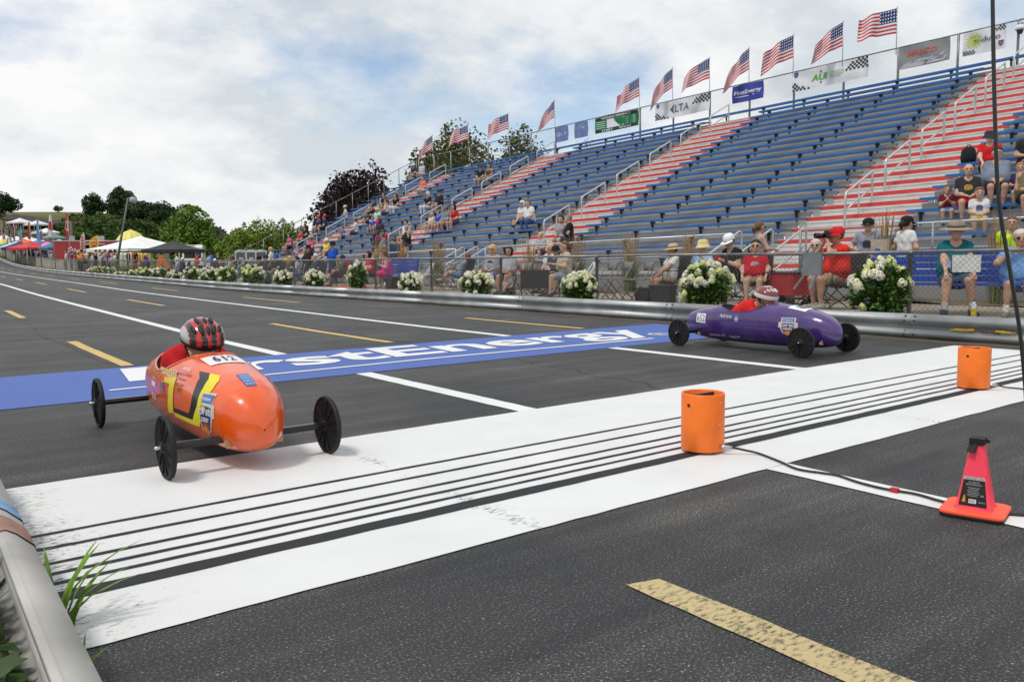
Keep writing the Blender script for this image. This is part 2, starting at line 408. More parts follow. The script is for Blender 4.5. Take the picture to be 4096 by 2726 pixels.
# sealed cracks and seams that wander along and across the track
for k, (xa, ya, xb, yb, wd) in enumerate(((4.95, 8.7, 5.15, 34, .010), (1.62, 9.0, 1.75, 30, .008), (8.1, 8.8, 7.9, 40, .010), (4.7, 4.3, 4.92, 6.6, .008), (.7, 12.3, 9.2, 13.1, .010), (.8, 25.2, 9.3, 26.0, .012), (3.5, 5.5, 9.1, 5.25, .005))):
    rc = random.Random(k+3); nn = 60; V = []
    ph_ = rc.uniform(0, 6)
    for i in range(nn+1):
        t_ = i/nn; x = lerp(xa, xb, t_); y = lerp(ya, yb, t_); w_ = wd*rc.uniform(.25, 1.1); along = abs(yb-ya) > abs(xb-xa)
        o_ = .05*math.sin(t_*17+ph_)+.03*math.sin(t_*43+ph_*2)+rc.uniform(-.012, .012)
        for sgn in (-1, 1):
            X_, Y_ = (x+o_+sgn*w_, y) if along else (x, y+o_+sgn*w_); V.append((X_, Y_, road_z(X_, Y_)+.0025))
    link('crack', np_mesh('crack', V, [(2*i, 2*i+1, 2*i+3, 2*i+2) for i in range(nn)], m_black), road)

# ================================================================ guardrails
m_galv = mat('galvanised_steel', (.36, .38, .38), .50, .55, .22, 2.5, .12, 30)
m_galv_dull = mat('weathered_galvanised', (.42, .41, .38), .62, .35, .22, 3.5, .2, 35)
m_bolt = mat('bolt_steel', (.10, .09, .085), .6, .6, .2)
m_wood_post = mat('old_timber', (.16, .12, .085), .9, 0, .3, 12, .5, 30)
WPROF = [(0, .297), (-.022, .300), (-.045, .286), (-.083, .250), (-.088, .225), (-.070, .188), (-.026, .165), (-.022, .148), (-.026, .132), (-.070, .105), (-.088, .075), (-.083, .046), (-.040, .012), (-.006, .004)]
def beam_mesh(name, length, m, flip=1):
    mb = MB(); V = []; n_ = len(WPROF)
    for y in (0, length):
        V += [(flip*x, y, z) for x, z in WPROF]
    for y in (length, 0): V += [(flip*(x+.005), y, z-(.004 if i == 0 else 0)) for i, (x, z) in enumerate(WPROF)]
    F = [(i, i+1, n_+i+1, n_+i) for i in range(n_-1)] + [(2*n_+i, 2*n_+i+1, 3*n_+i+1, 3*n_+i) for i in range(n_-1)]
    F += [(i, 3*n_+i, 3*n_+i+1, i+1) for i in range(n_-1)] + [(n_+i, n_+i+1, 2*n_+i+1, 2*n_+i) for i in range(n_-1)]
    F += [(0, n_, 2*n_, 3*n_), (n_-1, 4*n_-1, 3*n_-1, 2*n_-1)]
    mb.add(V, F, 0, True); me = mb.mesh(name, m)
    return me
bolt_mesh = MB().lathe([(0, .010), (.008, .009), (.014, .004), (.015, 0)], 8).mesh('bolt', m_bolt)
gr = thing('guardrail', 'grey corrugated steel guardrail along the right edge of the track', 'guardrail', (9.73, 0, 0))
rail_panel = beam_mesh('rail_panel', 3.86, m_galv)
k0 = 0
for k in range(-2, 36):
    y0 = 4.93+3.81*k; z0_, z1_ = road_z(9.65, y0), road_z(9.65, y0+3.81)
    p = link('rail_panel', rail_panel, gr, None, (-.0035*(k % 2), y0-.04, z0_)); p.rotation_euler = (math.atan2(z1_-z0_, 3.81), 0, 0)
    post = MB().box(.0, .10, -.05, .05, -.3, .27).build('post', m_wood_post, gr, (.012, y0, z0_)) if k == -2 else link('post', post.data, gr, None, (.012, y0, z0_))
    if k < 9:
        for dy in (-.13, -.02):
            for (bx, bz, ry_) in ((-.062, .275, -55), (-.090, .222, -95), (-.062, .096, -60), (-.090, .060, -95)):
                q = link('bolt', bolt_mesh, p, None, (bx-.006, .04+dy+.09, bz)); q.rotation_euler = (0, R(ry_), 0)
gl = thing('guardrail', 'pale weathered steel guardrail beside the grass at the lower left', 'guardrail', (.17, 0, 0))
near_panel = beam_mesh('rail_panel', 3.86, m_galv_dull, -1)
for k in range(-1, 14):
    y0 = .2+3.81*k; z0_, z1_ = road_z(.2, y0), road_z(.2, y0+3.81)
    # the rail tapers away from the track uphill
    p = link('rail_panel', near_panel, gl, None, (-.6*max(0, k-1), y0, z0_-.01)); p.rotation_euler = (math.atan2(z1_-z0_, 3.81), 0, R(9) if k > 0 else 0)
    q = MB().box(-.12, -.02, -.05, .05, -.3, .26).build('post', m_wood_post, gl, (-.6*max(0, k-1), y0+1.0, z0_)) if k == -1 else link('post', q.data, gl, None, (-.6*max(0, k-1), y0+1.0, z0_))
m_stripe_b = mat('faded_blue_paint', (.14, .28, .46), .6, 0, .3, 14); m_stripe_r = mat('faded_red_paint', (.30, .15, .12), .6, 0, .25, 14)
for nm, mm, ya, yb in (('blue_stripe', m_stripe_b, 2.82, 2.98), ('red_stripe', m_stripe_r, 2.55, 2.72)):
    mb = MB(); P = [(.0-.0, .2985), (.022, .302), (.046, .288), (.085, .2515), (.0905, .225), (.072, .187), (.028, .1645)]
    V = [(x, y+.35*x*(1 if nm == 'x' else -1), z-.008) for y in (ya, yb) for x, z in P]
    mb.add(V, [(i, i+1, len(P)+i+1, len(P)+i) for i in range(len(P)-1)], 0, True); mb.build(nm, mm, gl)

# ================================================================ chain-link fences
m_pipe = mat('fence_pipe', (.23, .235, .235), .45, .6, .25, 6)
m_wire = mat('fence_wire', (.16, .165, .17), .5, .5, .1)
def chain_link(name, a, b_, parent, h0, h1, pitch=.071, r=.0016, m=None, zf=None):
    """Two families of diagonal wires between points a and b, from height h0 to h1."""
    a = Vector(a); b_ = Vector(b_); d = b_-a; Ln = d.length; H = h1-h0
    V = []; F = []; side = d.normalized().cross(Vector((0, 0, 1)))*r
    def bar(p, q):
        k = len(V); w = (q-p).normalized(); s1 = side; s2 = w.cross(side)
        for c_ in (p, q): V.extend([tuple(c_+s1), tuple(c_-s1*.5+s2*.87), tuple(c_-s1*.5-s2*.87)])
        F.extend([(k, k+1, k+4, k+3), (k+1, k+2, k+5, k+4), (k+2, k, k+3, k+5)])
    nst = int((Ln+H)/pitch)
    for sgn in (1, -1):
        for i in range(nst):
            u0 = -H + i*pitch
            # rising diagonal from (u0,0) to (u0+H,H), clipped to the panel
            t0 = max(0, -u0); t1 = min(H, Ln-u0)
            if t1-t0 < .02: continue
            ua, ub = (u0+t0, u0+t1) if sgn == 1 else (Ln-u0-t0, Ln-u0-t1)
            bar(a+d*(ua/Ln)+Vector((0, 0, h0+t0)), a+d*(ub/Ln)+Vector((0, 0, h0+t1)))
    o = link(name, np_mesh(name, V, F, m or m_wire), parent); o['kind'] = 'stuff'; return o
FX = 10.8
fence = thing('chain_link_fence', 'waist-high grey chain-link fence behind the right guardrail', 'fence', (0, 0, 0))
FY = [-.8, 2.4, 5.55, 8.58, 11.65, 14.77, 17.74, 20.74, 23.69, 26.6, 29.5, 32.6, 35.7, 38.8, 41.9, 45, 48.1, 51.2, 54.3, 57.4, 60.5, 63.6, 66.7, 69.8, 72.6]
postm = MB().lathe([(.030, 0), (.030, 1.0), (.036, 1.0), (.036, 1.03), (.02, 1.05), (0, 1.055)], 10).mesh('post', m_pipe)
def fence_base(y): return patio_z(y) if y < 58 else lerp(patio_z(58), hill_z(11, y), min(1, (y-58)/10))
def fence_top(y): return 1.035 + float(np.interp(y, [0, 30, 50, 73], [0, .05, .2, .35]))
for i, y in enumerate(FY):
    zb = fence_base(y); zt = fence_top(y)
    p = link('post', postm, fence, None, (FX, y, zb)); p.scale.z = (zt-zb)/1.035
    if i+1 < len(FY):
        y2 = FY[i+1]; z2 = fence_top(y2); sag = .012*math.sin(i*2.3)
        MB().tube([(FX-.004, y+.01, zt-.005), (FX-.004, (y+y2)/2, (zt+z2)/2-.005+sag), (FX-.004, y2-.01, z2-.005)], .0215, 8).build('top_rail', m_pipe, fence)
        chain_link('mesh', (FX-.028, y, 0), (FX-.028, y2, 0), fence, max(zb, fence_base(y2))+.03, min(zt, z2)-.01, .071 if y < 30 else .142, .0022 if y < 12 else .0024)
# ================================================================ grandstand
X0, Z0, ROW, RISE, TILT = 18.467, 1.7068, .61, .3042, .0125      # bench front edge and top of row 0 at Y = 12.92
def tilt(y): return -TILT*(y-12.92)
SEAT_UP, FOOT_BACK = .43, .45
m_bench = mat('blue_bench_paint', (.010, .120, .38), .42, 0, .22, 1.3, .1, 20)
m_alu = mat('mill_aluminium', (.50, .50, .49), .5, .25, .15, 2.5, .1, 25)
m_riser = mat('grey_riser', (.29, .29, .285), .65, .1, .18, 1.2, .1, 20)
m_red = mat('red_step_paint', (.52, .035, .03), .55, 0, .25, 3.0, .1, 25)
m_white_step = mat('pale_step_aluminium', (.56, .555, .54), .55, .1, .14, 3.0, .1, 25)
m_bracket = mat('black_bracket', (.018, .018, .02), .5, .2, .1)
m_bracket_end = mat('grey_bench_end', (.10, .095, .09), .6)
m_rail = mat('pale_handrail', (.55, .55, .54), .38, .45, .1, 5)
SECTIONS = [(2.0, 9.96), (12.92, 21.82), (24.72, 33.65), (36.42, 44.95), (47.3, 51.75)]
AISLES = [(9.96, 12.92), (21.82, 24.72), (33.65, 36.42), (44.95, 47.3)]
stand = thing('grandstand', 'large tiered grandstand of blue benches with red and white aisle steps', 'grandstand', (X0, 12.92, Z0))
def lbox(mb, x0, x1, y0, y1, z0, z1, mi=0):
    """Box in stand coordinates whose ends follow the fall of the ground."""
    vs = [(x, y-12.92, z+tilt(y)) for x in (x0, x1) for y in (y0, y1) for z in (z0, z1)]
    return mb.add(vs, [(0, 1, 3, 2), (4, 6, 7, 5), (0, 4, 5, 1), (2, 3, 7, 6), (0, 2, 6, 4), (1, 5, 7, 3)], mi)
brk = MB(); brk.beam((.02, 0, -.095), (.22, 0, -.095), .05, .05); brk.beam((.085, 0, -.09), (.13, 0, -.36), .05, .06, up=(1, 0, 0))
bracket_mesh = brk.mesh('bracket', m_bracket); n_br = 0; far_br = []
for (a, b_) in SECTIONS:
    bench_m = lbox(MB(), 0, .245, a, b_, -.060, 0).mesh('bench', m_bench)
    tread_m = lbox(MB(), -FOOT_BACK, -FOOT_BACK+ROW-.03, a-.01, b_+.01, -SEAT_UP-.034, -SEAT_UP).mesh('footboard', m_alu)
    riser_m = lbox(MB(), -FOOT_BACK+ROW-.028, -FOOT_BACK+ROW-.008, a+.01, b_-.01, -SEAT_UP+.002, -SEAT_UP+RISE-.036).mesh('riser', m_riser)
    end_m = lbox(MB(), .03, .21, a-.26, a-.004, -.068, -.022).mesh('bench_end', m_bracket_end)
    nb = max(2, int(round((b_-a)/2.0)))
    for i in range(-2, 19):
        off = (i*ROW, 0, i*RISE)
        be = link('bench', bench_m, stand, None, off); link('footboard', tread_m, stand, None, off)
        link('bench_end', end_m, be)
        if i < 19: link('riser', riser_m, stand, None, off)
        for k in range(nb):
            y = lerp(a+.45, b_-.45, k/(nb-1)) + (.15 if i % 2 else 0)
            if a < 34: q = link('bracket', bracket_mesh, be, None, (0, y-12.92, tilt(y))); n_br += 1
            else: far_br.append((i*ROW, y-12.92, tilt(y)+i*RISE))
mb = MB()
for p in far_br:
    q = Matrix.Translation(p)
    mb.add([tuple(q @ v.co) for v in bracket_mesh.vertices], [tuple(f.vertices) for f in bracket_mesh.polygons])
mb.build('bracket', m_bracket, stand)['kind'] = 'stuff'
lb = lbox(MB(), 0, .245, 2.0, 51.75, -.060, 0).mesh('bench', m_bench); link('bench', lb, stand, None, (19*ROW, 0, 19*RISE))
lb = lbox(MB(), -FOOT_BACK, .9, 2.0, 51.75, -SEAT_UP-.06, -SEAT_UP).mesh('footboard', m_alu); link('footboard', lb, stand, None, (19*ROW, 0, 19*RISE))
for k in range(26):
    y = 2.6+1.95*k; link('bracket', bracket_mesh, stand, None, (19*ROW, y-12.92, tilt(y)+19*RISE))
for (a, b_) in AISLES:
    mw = MB(); lbox(mw, -FOOT_BACK, -FOOT_BACK+.31, a+.012, b_-.012, -SEAT_UP-.145, -SEAT_UP-.045); lbox(mw, -FOOT_BACK-.012, -FOOT_BACK+.31, a+.012, b_-.012, -SEAT_UP-.043, -SEAT_UP)
    mw = mw.mesh('step', m_white_step)
    mr = MB(); lbox(mr, -FOOT_BACK+.312, -FOOT_BACK+ROW-.014, a+.012, b_-.012, -SEAT_UP+.001, -SEAT_UP+.150, 0); lbox(mr, -FOOT_BACK+.308, -FOOT_BACK+.3115, a+.015, b_-.015, -SEAT_UP+.040, -SEAT_UP+.138, 1)
    mr = mr.mesh('red_step', [m_white_step, m_red])
    for i in range(-2, 19):
        link('step', mw, stand, None, (i*ROW, 0, i*RISE)); link('red_step', mr, stand, None, (i*ROW, 0, i*RISE))
    link('step', mw, stand, None, (19*ROW, 0, 19*RISE))
    yc = (a+b_)/2
    for g, (r0, r1) in enumerate(((1.4, 3.4), (4.4, 6.4), (7.4, 9.4), (10.4, 12.4), (13.4, 15.4), (16.4, 18.4))):
        def pt(r, h): return (r*ROW-FOOT_BACK+.1, yc-12.92, r*RISE-SEAT_UP+h+tilt(yc))
        A, B = Vector(pt(r0, .82)), Vector(pt(r1, .82)); d = (B-A).normalized()
        mb = MB(); mb.tube([pt(r0, -.05), pt(r0, .74), A+d*.03+Vector((0, 0, .0)), A+d*.12, B-d*.12, B-d*.02, pt(r1, .72), pt(r1, -.05)], .029, 8)
        hr = mb.build('handrail', m_rail, stand)
        MB().tube([pt(r0, .40), pt(r1, .40)], .025, 8).build('middle_rail', m_rail, hr)
        if g == 0: MB().tube([pt((r0+r1)/2, -.05), pt((r0+r1)/2, .80)], .02, 8).build('middle_post', m_rail, hr)
# walkway in front of the first row, its fascia and railing
WX = -2*ROW-FOOT_BACK
deck = lbox(MB(), WX-1.15, WX, 2, 51.75, -2*RISE-SEAT_UP-.06, -2*RISE-SEAT_UP-.004).build('walkway', m_alu, stand)
lbox(MB(), WX-1.12, WX-1.10, 2, 51.75, -1.75, -2*RISE-SEAT_UP-.062).build('fascia', m_riser, stand)
def sx(x): return x-X0
FRX = 15.72
front_posts = []
mesh_segments = []
cuts = [(a+.55, b_-.55) for a, b_ in AISLES]
ys = 2.0; spans = []
for a, b_ in cuts: spans.append((ys, a)); ys = b_
spans.append((ys, 51.75))
for a, b_ in spans:
    npst = max(1, int((b_-a)/2.6)); yy = [lerp(a, b_, k/npst) for k in range(npst+1)]
    zt = lambda y: 1.535-Z0+tilt(y)
    MB().tube([(sx(FRX), y-12.92, zt(y)) for y in (a, b_)], .024, 8).build('front_rail', m_rail, stand)
    MB().tube([(sx(FRX), y-12.92, zt(y)-.48) for y in (a, b_)], .018, 8).build('front_rail', m_rail, stand)
    for y in yy: MB().tube([(sx(FRX), y-12.92, zt(y)-.92), (sx(FRX), y-12.92, zt(y)+.01)], .028, 8).build('rail_post', m_galv, stand)
    o = chain_link('mesh', (sx(FRX)-.03, a-12.92, tilt(a)), (sx(FRX)-.03, b_-12.92, tilt(b_)), stand, .62-Z0, 1.52-Z0, .071 if a < 12 else .142, .0022)
# stairs from walkway to patio at each aisle
for a, b_ in AISLES:
    a2, b2 = a+.62, b_-.62; base = patio_z((a+b_)/2)-Z0-tilt((a+b_)/2)
    for k in range(3):
        zt = lerp(base, -2*RISE-SEAT_UP, (k+.7)/3.4); xk = sx(FRX)-.95+.3*k
        lbox(MB(), xk, xk+.31, a2, b2, base-.05, zt).build('stair', m_riser if k % 2 else m_white_step, stand)
    for y in (a2, b2, (a+b_)/2):
        P = lambda x, z: (sx(x), y-12.92, z-Z0+tilt(y))
        MB().tube([P(FRX-1.0, .12), P(FRX-1.0, .95), P(FRX-.93, 1.03), P(FRX+.25, 1.60), P(FRX+.32, 1.57), P(FRX+.32, .66)], .022, 8).build('stair_rail', m_rail, stand)
        MB().tube([P(FRX-1.0, .60), P(FRX+.32, 1.22)], .018, 8).build('stair_rail', m_rail, stand)
# side wall of frames under the far end
for i in range(-2, 20, 2):
    y = 51.8
    MB().beam((i*ROW, y-12.92, -2.0), (i*ROW, y-12.92, i*RISE-.5), .06, .06).build('support_post', m_galv, stand)
MB().beam((-2*ROW, 51.85-12.92, -2*RISE-.62+tilt(51.8)), (19*ROW, 51.85-12.92, 19*RISE-.62+tilt(51.8)), .05, .16).build('side_beam', m_galv, stand)

# ---- rear fence and sloping side fence of the stand
BX = X0+20*ROW
def back_top(y): return 8.72-TILT*(y-16.5)
rear = thing('chain_link_fence', 'tall chain-link fence along the top row of the grandstand', 'fence', (BX, 12.92, 7))
py = [on_x((2300+.7623*x, 300), BX).y for x in (343, 518, 710, 919, 1151, 1411, 1694, 2005)] + [on_x((1200+.5093*x, 500), BX).y for x in (2008, 1815, 1642, 1475, 1328, 1180, 1047, 918)]
py = sorted(py) ; py = [py[0]-3.8, py[0]-1.95] + py; py[-1] = 51.8
r5 = zoom(2300, 0, .7623)
for i, y in enumerate(py):
    MB().tube([(0, y-12.92, back_top(y)-7-1.75), (0, y-12.92, back_top(y)-7)], .045, 8).build('post', m_pipe, rear)
    if i+1 < len(py):
        y2 = py[i+1]; MB().tube([(0, y-12.92, back_top(y)-7), (0, y2-12.92, back_top(y2)-7)], .024, 6).build('top_rail', m_pipe, rear)
        chain_link('mesh', (-.03, y-12.92, -TILT*(y-16.5)), (-.03, y2-12.92, -TILT*(y2-16.5)), rear, .15, 1.70, .10 if y < 25 else .2, .0024)
side = thing('chain_link_fence', 'sloping chain-link fence down the far end of the grandstand', 'fence', (X0, 51.9, 1))
SP = [(r*ROW, r*RISE+Z0-SEAT_UP+tilt(51.9)-1) for r in (-3, -1, 1, 3.2, 5.3, 7.4, 9.4, 11.4, 13.4, 15.4, 17.4, 19.8)]
for i, (x, z) in enumerate(SP):
    MB().tube([(x, 0, z-.1), (x, 0, z+1.42)], .03, 8).build('post', m_pipe, side)
    if i+1 < len(SP):
        x2, z2 = SP[i+1]; MB().tube([(x, 0, z+1.4), (x2, 0, z2+1.4)], .024, 6).build('top_rail', m_pipe, side)
        V = []; F = []
        for k in range(int((x2-x)/.16)):
            for sgn in (1, -1):
                u = x+.16*k; t0 = (u-x)/(x2-x); ue = u+sgn*.8; 
                if ue < x-.05 or ue > x2+.05: ue = min(max(ue, x), x2)
                fr = abs(ue-u)/.8; t1 = (ue-x)/(x2-x)
                p = (u, 0, lerp(z, z2, t0)+.05); q = (ue, 0, lerp(z, z2, t1)+.05+1.35*fr); kk = len(V)
                V += [(p[0]-.002, 0, p[2]), (p[0]+.002, .002, p[2]), (p[0], -.003, p[2]), (q[0]-.002, 0, q[2]), (q[0]+.002, .002, q[2]), (q[0], -.003, q[2])]
                F += [(kk, kk+1, kk+4, kk+3), (kk+1, kk+2, kk+5, kk+4), (kk+2, kk, kk+3, kk+5)]
        link('mesh', np_mesh('mesh', V, F, m_wire), side)['kind'] = 'stuff'

# ================================================================ flags on the rear fence
m_fred = mat('flag_red', (.50, .03, .045), .8, 0, .1); m_fwhite = mat('flag_white', (.72, .70, .70), .8, 0, .06)
m_fblue = bpy.data.materials.new('flag_canton'); m_fblue.use_nodes = True
n = m_fblue.node_tree.nodes; l = m_fblue.node_tree.links; b = n['Principled BSDF']; b.inputs['Roughness'].default_value = .8
uv = n.new('ShaderNodeUVMap'); mp = n.new('ShaderNodeMapping'); mp.inputs['Scale'].default_value = (15, 7.5, 1); l.new(uv.outputs[0], mp.inputs[0])
vo = n.new('ShaderNodeTexVoronoi'); vo.inputs['Scale'].default_value = 1; vo.inputs['Randomness'].default_value = 0.0; l.new(mp.outputs[0], vo.inputs[0])
l.new(ramp(n, l, vo.outputs['Distance'], [(.20, (.7, .7, .72)), (.30, (.025, .04, .15))]), b.inputs['Base Color'])
m_pole = mat('white_flag_pole', (.55, .55, .55), .4, .3, .05)
def us_flag_mesh(seed, droop, curl, w=1.5, h=.92):
    rg = random.Random(seed); nu, nv = 24, 26; V = []; ph = rg.uniform(0, 6)
    for j in range(nv+1):
        v = j/nv
        for i in range(nu+1):
            u = i/nu; wv = u*(.10*math.sin(9*u+ph+2*v)+.05*math.sin(17*u+2*ph))
            x = u*w*math.cos(droop)*(1-.10*u) ; z = (v-1)*h*(1-.12*u) - u*w*math.sin(droop)*(.6+.4*u) + .03*u*math.sin(11*u+ph)
            z += curl*u*u*(1-v)
            V.append((x+.22*u*(1-v)*math.sin(droop), wv*1.5+.12*u*(1-v), z))
    F = []; mi = []; UV = []
    for j in range(nv):
        for i in range(nu):
            F.append((j*(nu+1)+i, j*(nu+1)+i+1, (j+1)*(nu+1)+i+1, (j+1)*(nu+1)+i))
            top = nv-1-j; mi.append(2 if (i/nu < .4 and top < 14) else (0 if (top//2) % 2 == 0 else 1))
            UV += [(i/nu, j/nv), ((i+1)/nu, j/nv), ((i+1)/nu, (j+1)/nv), (i/nu, (j+1)/nv)]
    me = np_mesh('cloth', V, F, [m_fred, m_fwhite, m_fblue], mi, True)
    ul = me.uv_layers.new(name='UVMap'); ul.data.foreach_set('uv', np.array(UV, np.float32).ravel()); return me
fp = [(r5(x, y), 0) for x, y in ((1694, 42), (1410, 115), (1150, 183), (917, 250), (709, 303), (515, 357), (340, 405))]
fp += [((1200+.5093*x, 400+.5093*y), 1) for x, y in ((2003, 2), (1640, 105), (1322, 195), (1043, 275))]
ORD = ['rightmost', 'second from the right', 'third from the right', 'fourth from the right', 'fifth from the right', 'sixth from the right', 'seventh from the right', 'fourth from the left', 'third from the left', 'second from the left', 'leftmost']
NEARBY = ['above the grey car banner', 'right of the green initials', 'left of the green initials', 'above the plain blue banner', 'right of the arrow logo', 'left of the arrow logo', 'above the green and black banner', 'above the faded blue banners', 'between two treetops', 'in front of the green tree', 'at the far end of the stand']
DROOP = [12, 38, 28, 48, 32, 48, 34, 50, 24, 22, 40]
for i, (p, _) in enumerate(fp):
    q = on_x(p, BX-.06); z0_ = back_top(q.y)-.25
    f = thing('american_flag', 'American flag on a thin pole, %s, %s' % (ORD[i], NEARBY[i]), 'flag', (BX-.08, q.y, z0_), 0, 'flags along the top of the grandstand')
    H = q.z-z0_
    MB().tube([(0, 0, 0), (0, 0, H)], .016, 6).build('pole', m_pole, f)
    MB().lathe([(0, H+.05), (.03, H+.025), (0, H)], 8).build('finial', m_pole, f)
    cl = link('cloth', us_flag_mesh(i*7+3, R(DROOP[i]), .12*math.sin(i*2.1)), f, None, (-.02, 0, H-.02))
    cl.rotation_euler = (0, 0, R(127+9*math.sin(i*1.7)))

# ================================================================ banners tied to the rear fence
m_k = mat('print_black', (.02, .02, .022), .7, 0, 0); m_w = mat('print_white', (.75, .75, .75), .7, 0, 0); m_grn = mat('print_green', (.13, .42, .06), .7, 0, 0)
m_gry = mat('print_grey', (.12, .13, .14), .7, 0, 0); m_ora = mat('print_red', (.60, .08, .05), .7, 0, 0); m_lime = mat('print_lime', (.45, .52, .05), .7, 0, 0); m_dgreen = mat('print_dark_green', (.01, .20, .07), .7, 0, .08)
m_shield = mat('print_shield_blue', (.05, .08, .30), .6, 0, .1); m_gold = mat('print_gold', (.6, .35, .03), .6, 0, .1)
def banner(label, yl, yr, zb, zt, col, wob=.025, cat='banner'):
    t_ = thing('banner', label, cat, (BX-.09, yl, zb), 0, 'banners on the grandstand fence')
    W_, H_ = yl-yr, zt-zb
    def place(u, v, lift=0): return (-(wob*math.sin(u*9+v*4)+wob*.6*math.sin(u*23+v*2))*(.4+.6*math.sin(PI*min(1, max(0, v))))-lift, -u*W_, v*H_-TILT*(-u*W_)+.02*math.sin(u*PI)*(v-.5))
    nu, nv = max(8, int(W_*9)), 8
    V = [place(i/nu, j/nv) for j in range(nv+1) for i in range(nu+1)]
    F = [(j*(nu+1)+i, j*(nu+1)+i+1, (j+1)*(nu+1)+i+1, (j+1)*(nu+1)+i) for j in range(nv) for i in range(nu)]
    link('panel', np_mesh('panel', V, F, mat('banner_'+'%02x%02x%02x' % tuple(int(c_*255) for c_ in col), col, .7, 0, .06, 2), smooth=True), t_)
    return t_, (lambda u, v: place(u, v, .012)), W_/H_
def checks(t_, pl, u0, u1, v0, v1, nu, nv, tri=0):
    mb = MB()
    for i in range(nu):
        for j in range(nv):
            if (i+j) % 2: continue
            if tri == 1 and (i/nu + (nv-1-j)/nv) < .45: continue      # upper right corner
            if tri == 2 and (i/nu + (nv-1-j)/nv) > 1.25-.2: continue
            if tri == 3 and (i/nu + j/nv) > .9: continue              # lower left corner
            q = [pl(lerp(u0, u1, (i+a)/nu), lerp(v0, v1, (j+c_)/nv)) for a, c_ in ((0, 0), (1, 0), (1, 1), (0, 1))]
            mb.add(q, [(0, 1, 2, 3)])
    mb.build('chequers', m_k, t_)
def shield(t_, pl, u, v, s, asp):
    pts = [(-.5, .5), (.5, .5), (.5, -.05), (.3, -.35), (0, -.55), (-.3, -.35), (-.5, -.05)]
    mb = MB(); mb.add([pl(u+x*s/asp, v+y*s*1.2) for x, y in pts], [tuple(range(7))]); mb.build('shield', m_shield, t_)
    mb = MB(); mb.add([tuple(Vector(pl(u+x*s*.6/asp, v+y*s*.35-.05*s))+Vector((-.004, 0, 0))) for x, y in ((-.5, -.5), (.5, -.5), (.5, .5), (-.5, .5))], [(0, 1, 2, 3)]); mb.build('shield_bar', m_ora, t_)
def bz(px_, k): return on_x(r5(*px_), BX-.09)
def span(tl, br):
    a, c_ = on_x(r5(*tl), BX-.09), on_x(r5(*br), BX-.09)
    return a.y, c_.y
y0, y1 = span((107, 612), (333, 645)); zt = lambda y, d: back_top(y)-d
t_, pl, asp = banner('green and black banner with white lettering and chequered ends', y0, y1, zt(y0, .86), zt(y0, .06), (.012, .22, .075))
for v0, v1 in ((0, .2), (.8, 1)):
    mb = MB(); nn = 16
    for i in range(nn): mb.add([tuple(Vector(pl(lerp(.0, .955, (i+a)/nn), v))+Vector((.006, 0, 0))) for a, v in ((0, v0), (1, v0), (1, v1), (0, v1))], [(0, 1, 2, 3)])
    mb.build('black_border', m_k, t_)
text_on('lettering', 'WINNING GRAPHICS', lambda u, v: pl(.14+.68*u, .83+.13*v), m_w, t_, bold=.02, shear=.2)
text_on('lettering', 'START', lambda u, v: pl(.16+.26*u, .04+.13*v), m_w, t_, bold=.02); text_on('lettering', 'TO', lambda u, v: pl(.45+.09*u, .04+.13*v), m_dgreen, t_, bold=.02); text_on('lettering', 'FINISH', lambda u, v: pl(.57+.27*u, .04+.13*v), m_w, t_, bold=.02)
mb = MB(); mb.add([tuple(Vector(pl(u, v))+Vector((.006, 0, 0))) for u, v in ((.28, .22), (.68, .22), (.68, .78), (.28, .78))], [(0, 1, 2, 3)]); mb.build('white_box', m_w, t_)
text_on('lettering', 'YODER', lambda u, v: pl(.44+.22*u, .46+.22*v), m_dgreen, t_); text_on('lettering', 'YG', lambda u, v: pl(.30+.10*u, .34+.34*v), m_dgreen, t_, bold=.01)
for k in range(4):
    for u0 in (.04, .72):
        mb = MB(); mb.add([pl(u0, .28+.13*k), pl(u0+.2, .28+.13*k), pl(u0+.2, .31+.13*k), pl(u0, .31+.13*k)], [(0, 1, 2, 3)]); mb.build('stripe', m_w, t_)
checks(t_, pl, .955, 1, 0, 1, 2, 10)
y0, y1 = span((423, 540), (705, 560))
t_, pl, asp = banner('white banner with a grey arrow logo and chequered corners', y0, y1, zt(y0, .84), zt(y0, .06), (.70, .70, .69))
text_on('lettering', 'LTA', lambda u, v: pl(.37+.27*u, .30+.42*v), m_gry, t_, bold=.01, shear=.1)
mb = MB(); mb.add([pl(.28, .5), pl(.37, .80), pl(.345, .5), pl(.37, .18)], [(0, 3, 2, 1)]); mb.build('arrow_logo', m_gry, t_)
checks(t_, pl, .0, .26, 0, .42, 9, 4, 3); checks(t_, pl, .70, 1, .55, 1, 10, 4, 1); shield(t_, pl, .045, .86, .22, asp)
y0, y1 = span((827, 450), (988, 507))
t_, pl, asp = banner('plain blue banner with white lettering and a white underline', y0, y1, zt(y0, .80), zt(y0, .06), (.035, .05, .30))
text_on('lettering', 'FirstEnergy', lambda u, v: pl(.07+.86*u, .38+.30*v), m_w, t_, bold=.02)
mb = MB(); mb.add([pl(.10, .34), pl(.5, .34), pl(.72, .36), pl(.72, .31), pl(.5, .29), pl(.10, .31)], [(0, 1, 4, 5), (1, 2, 3, 4)]); mb.build('underline', m_w, t_)
y0, y1 = span((1145, 372), (1535, 400))
t_, pl, asp = banner('long white banner with green initials and chequered corners', y0, y1, zt(y0, .84), zt(y0, .05), (.70, .70, .69), .035)
text_on('lettering', 'AUI', lambda u, v: pl(.26+.22*u, .34+.32*v), m_grn, t_, bold=.04, shear=.2)
m_pgreen = mat('print_pale_green', (.42, .55, .36), .7, 0, 0)
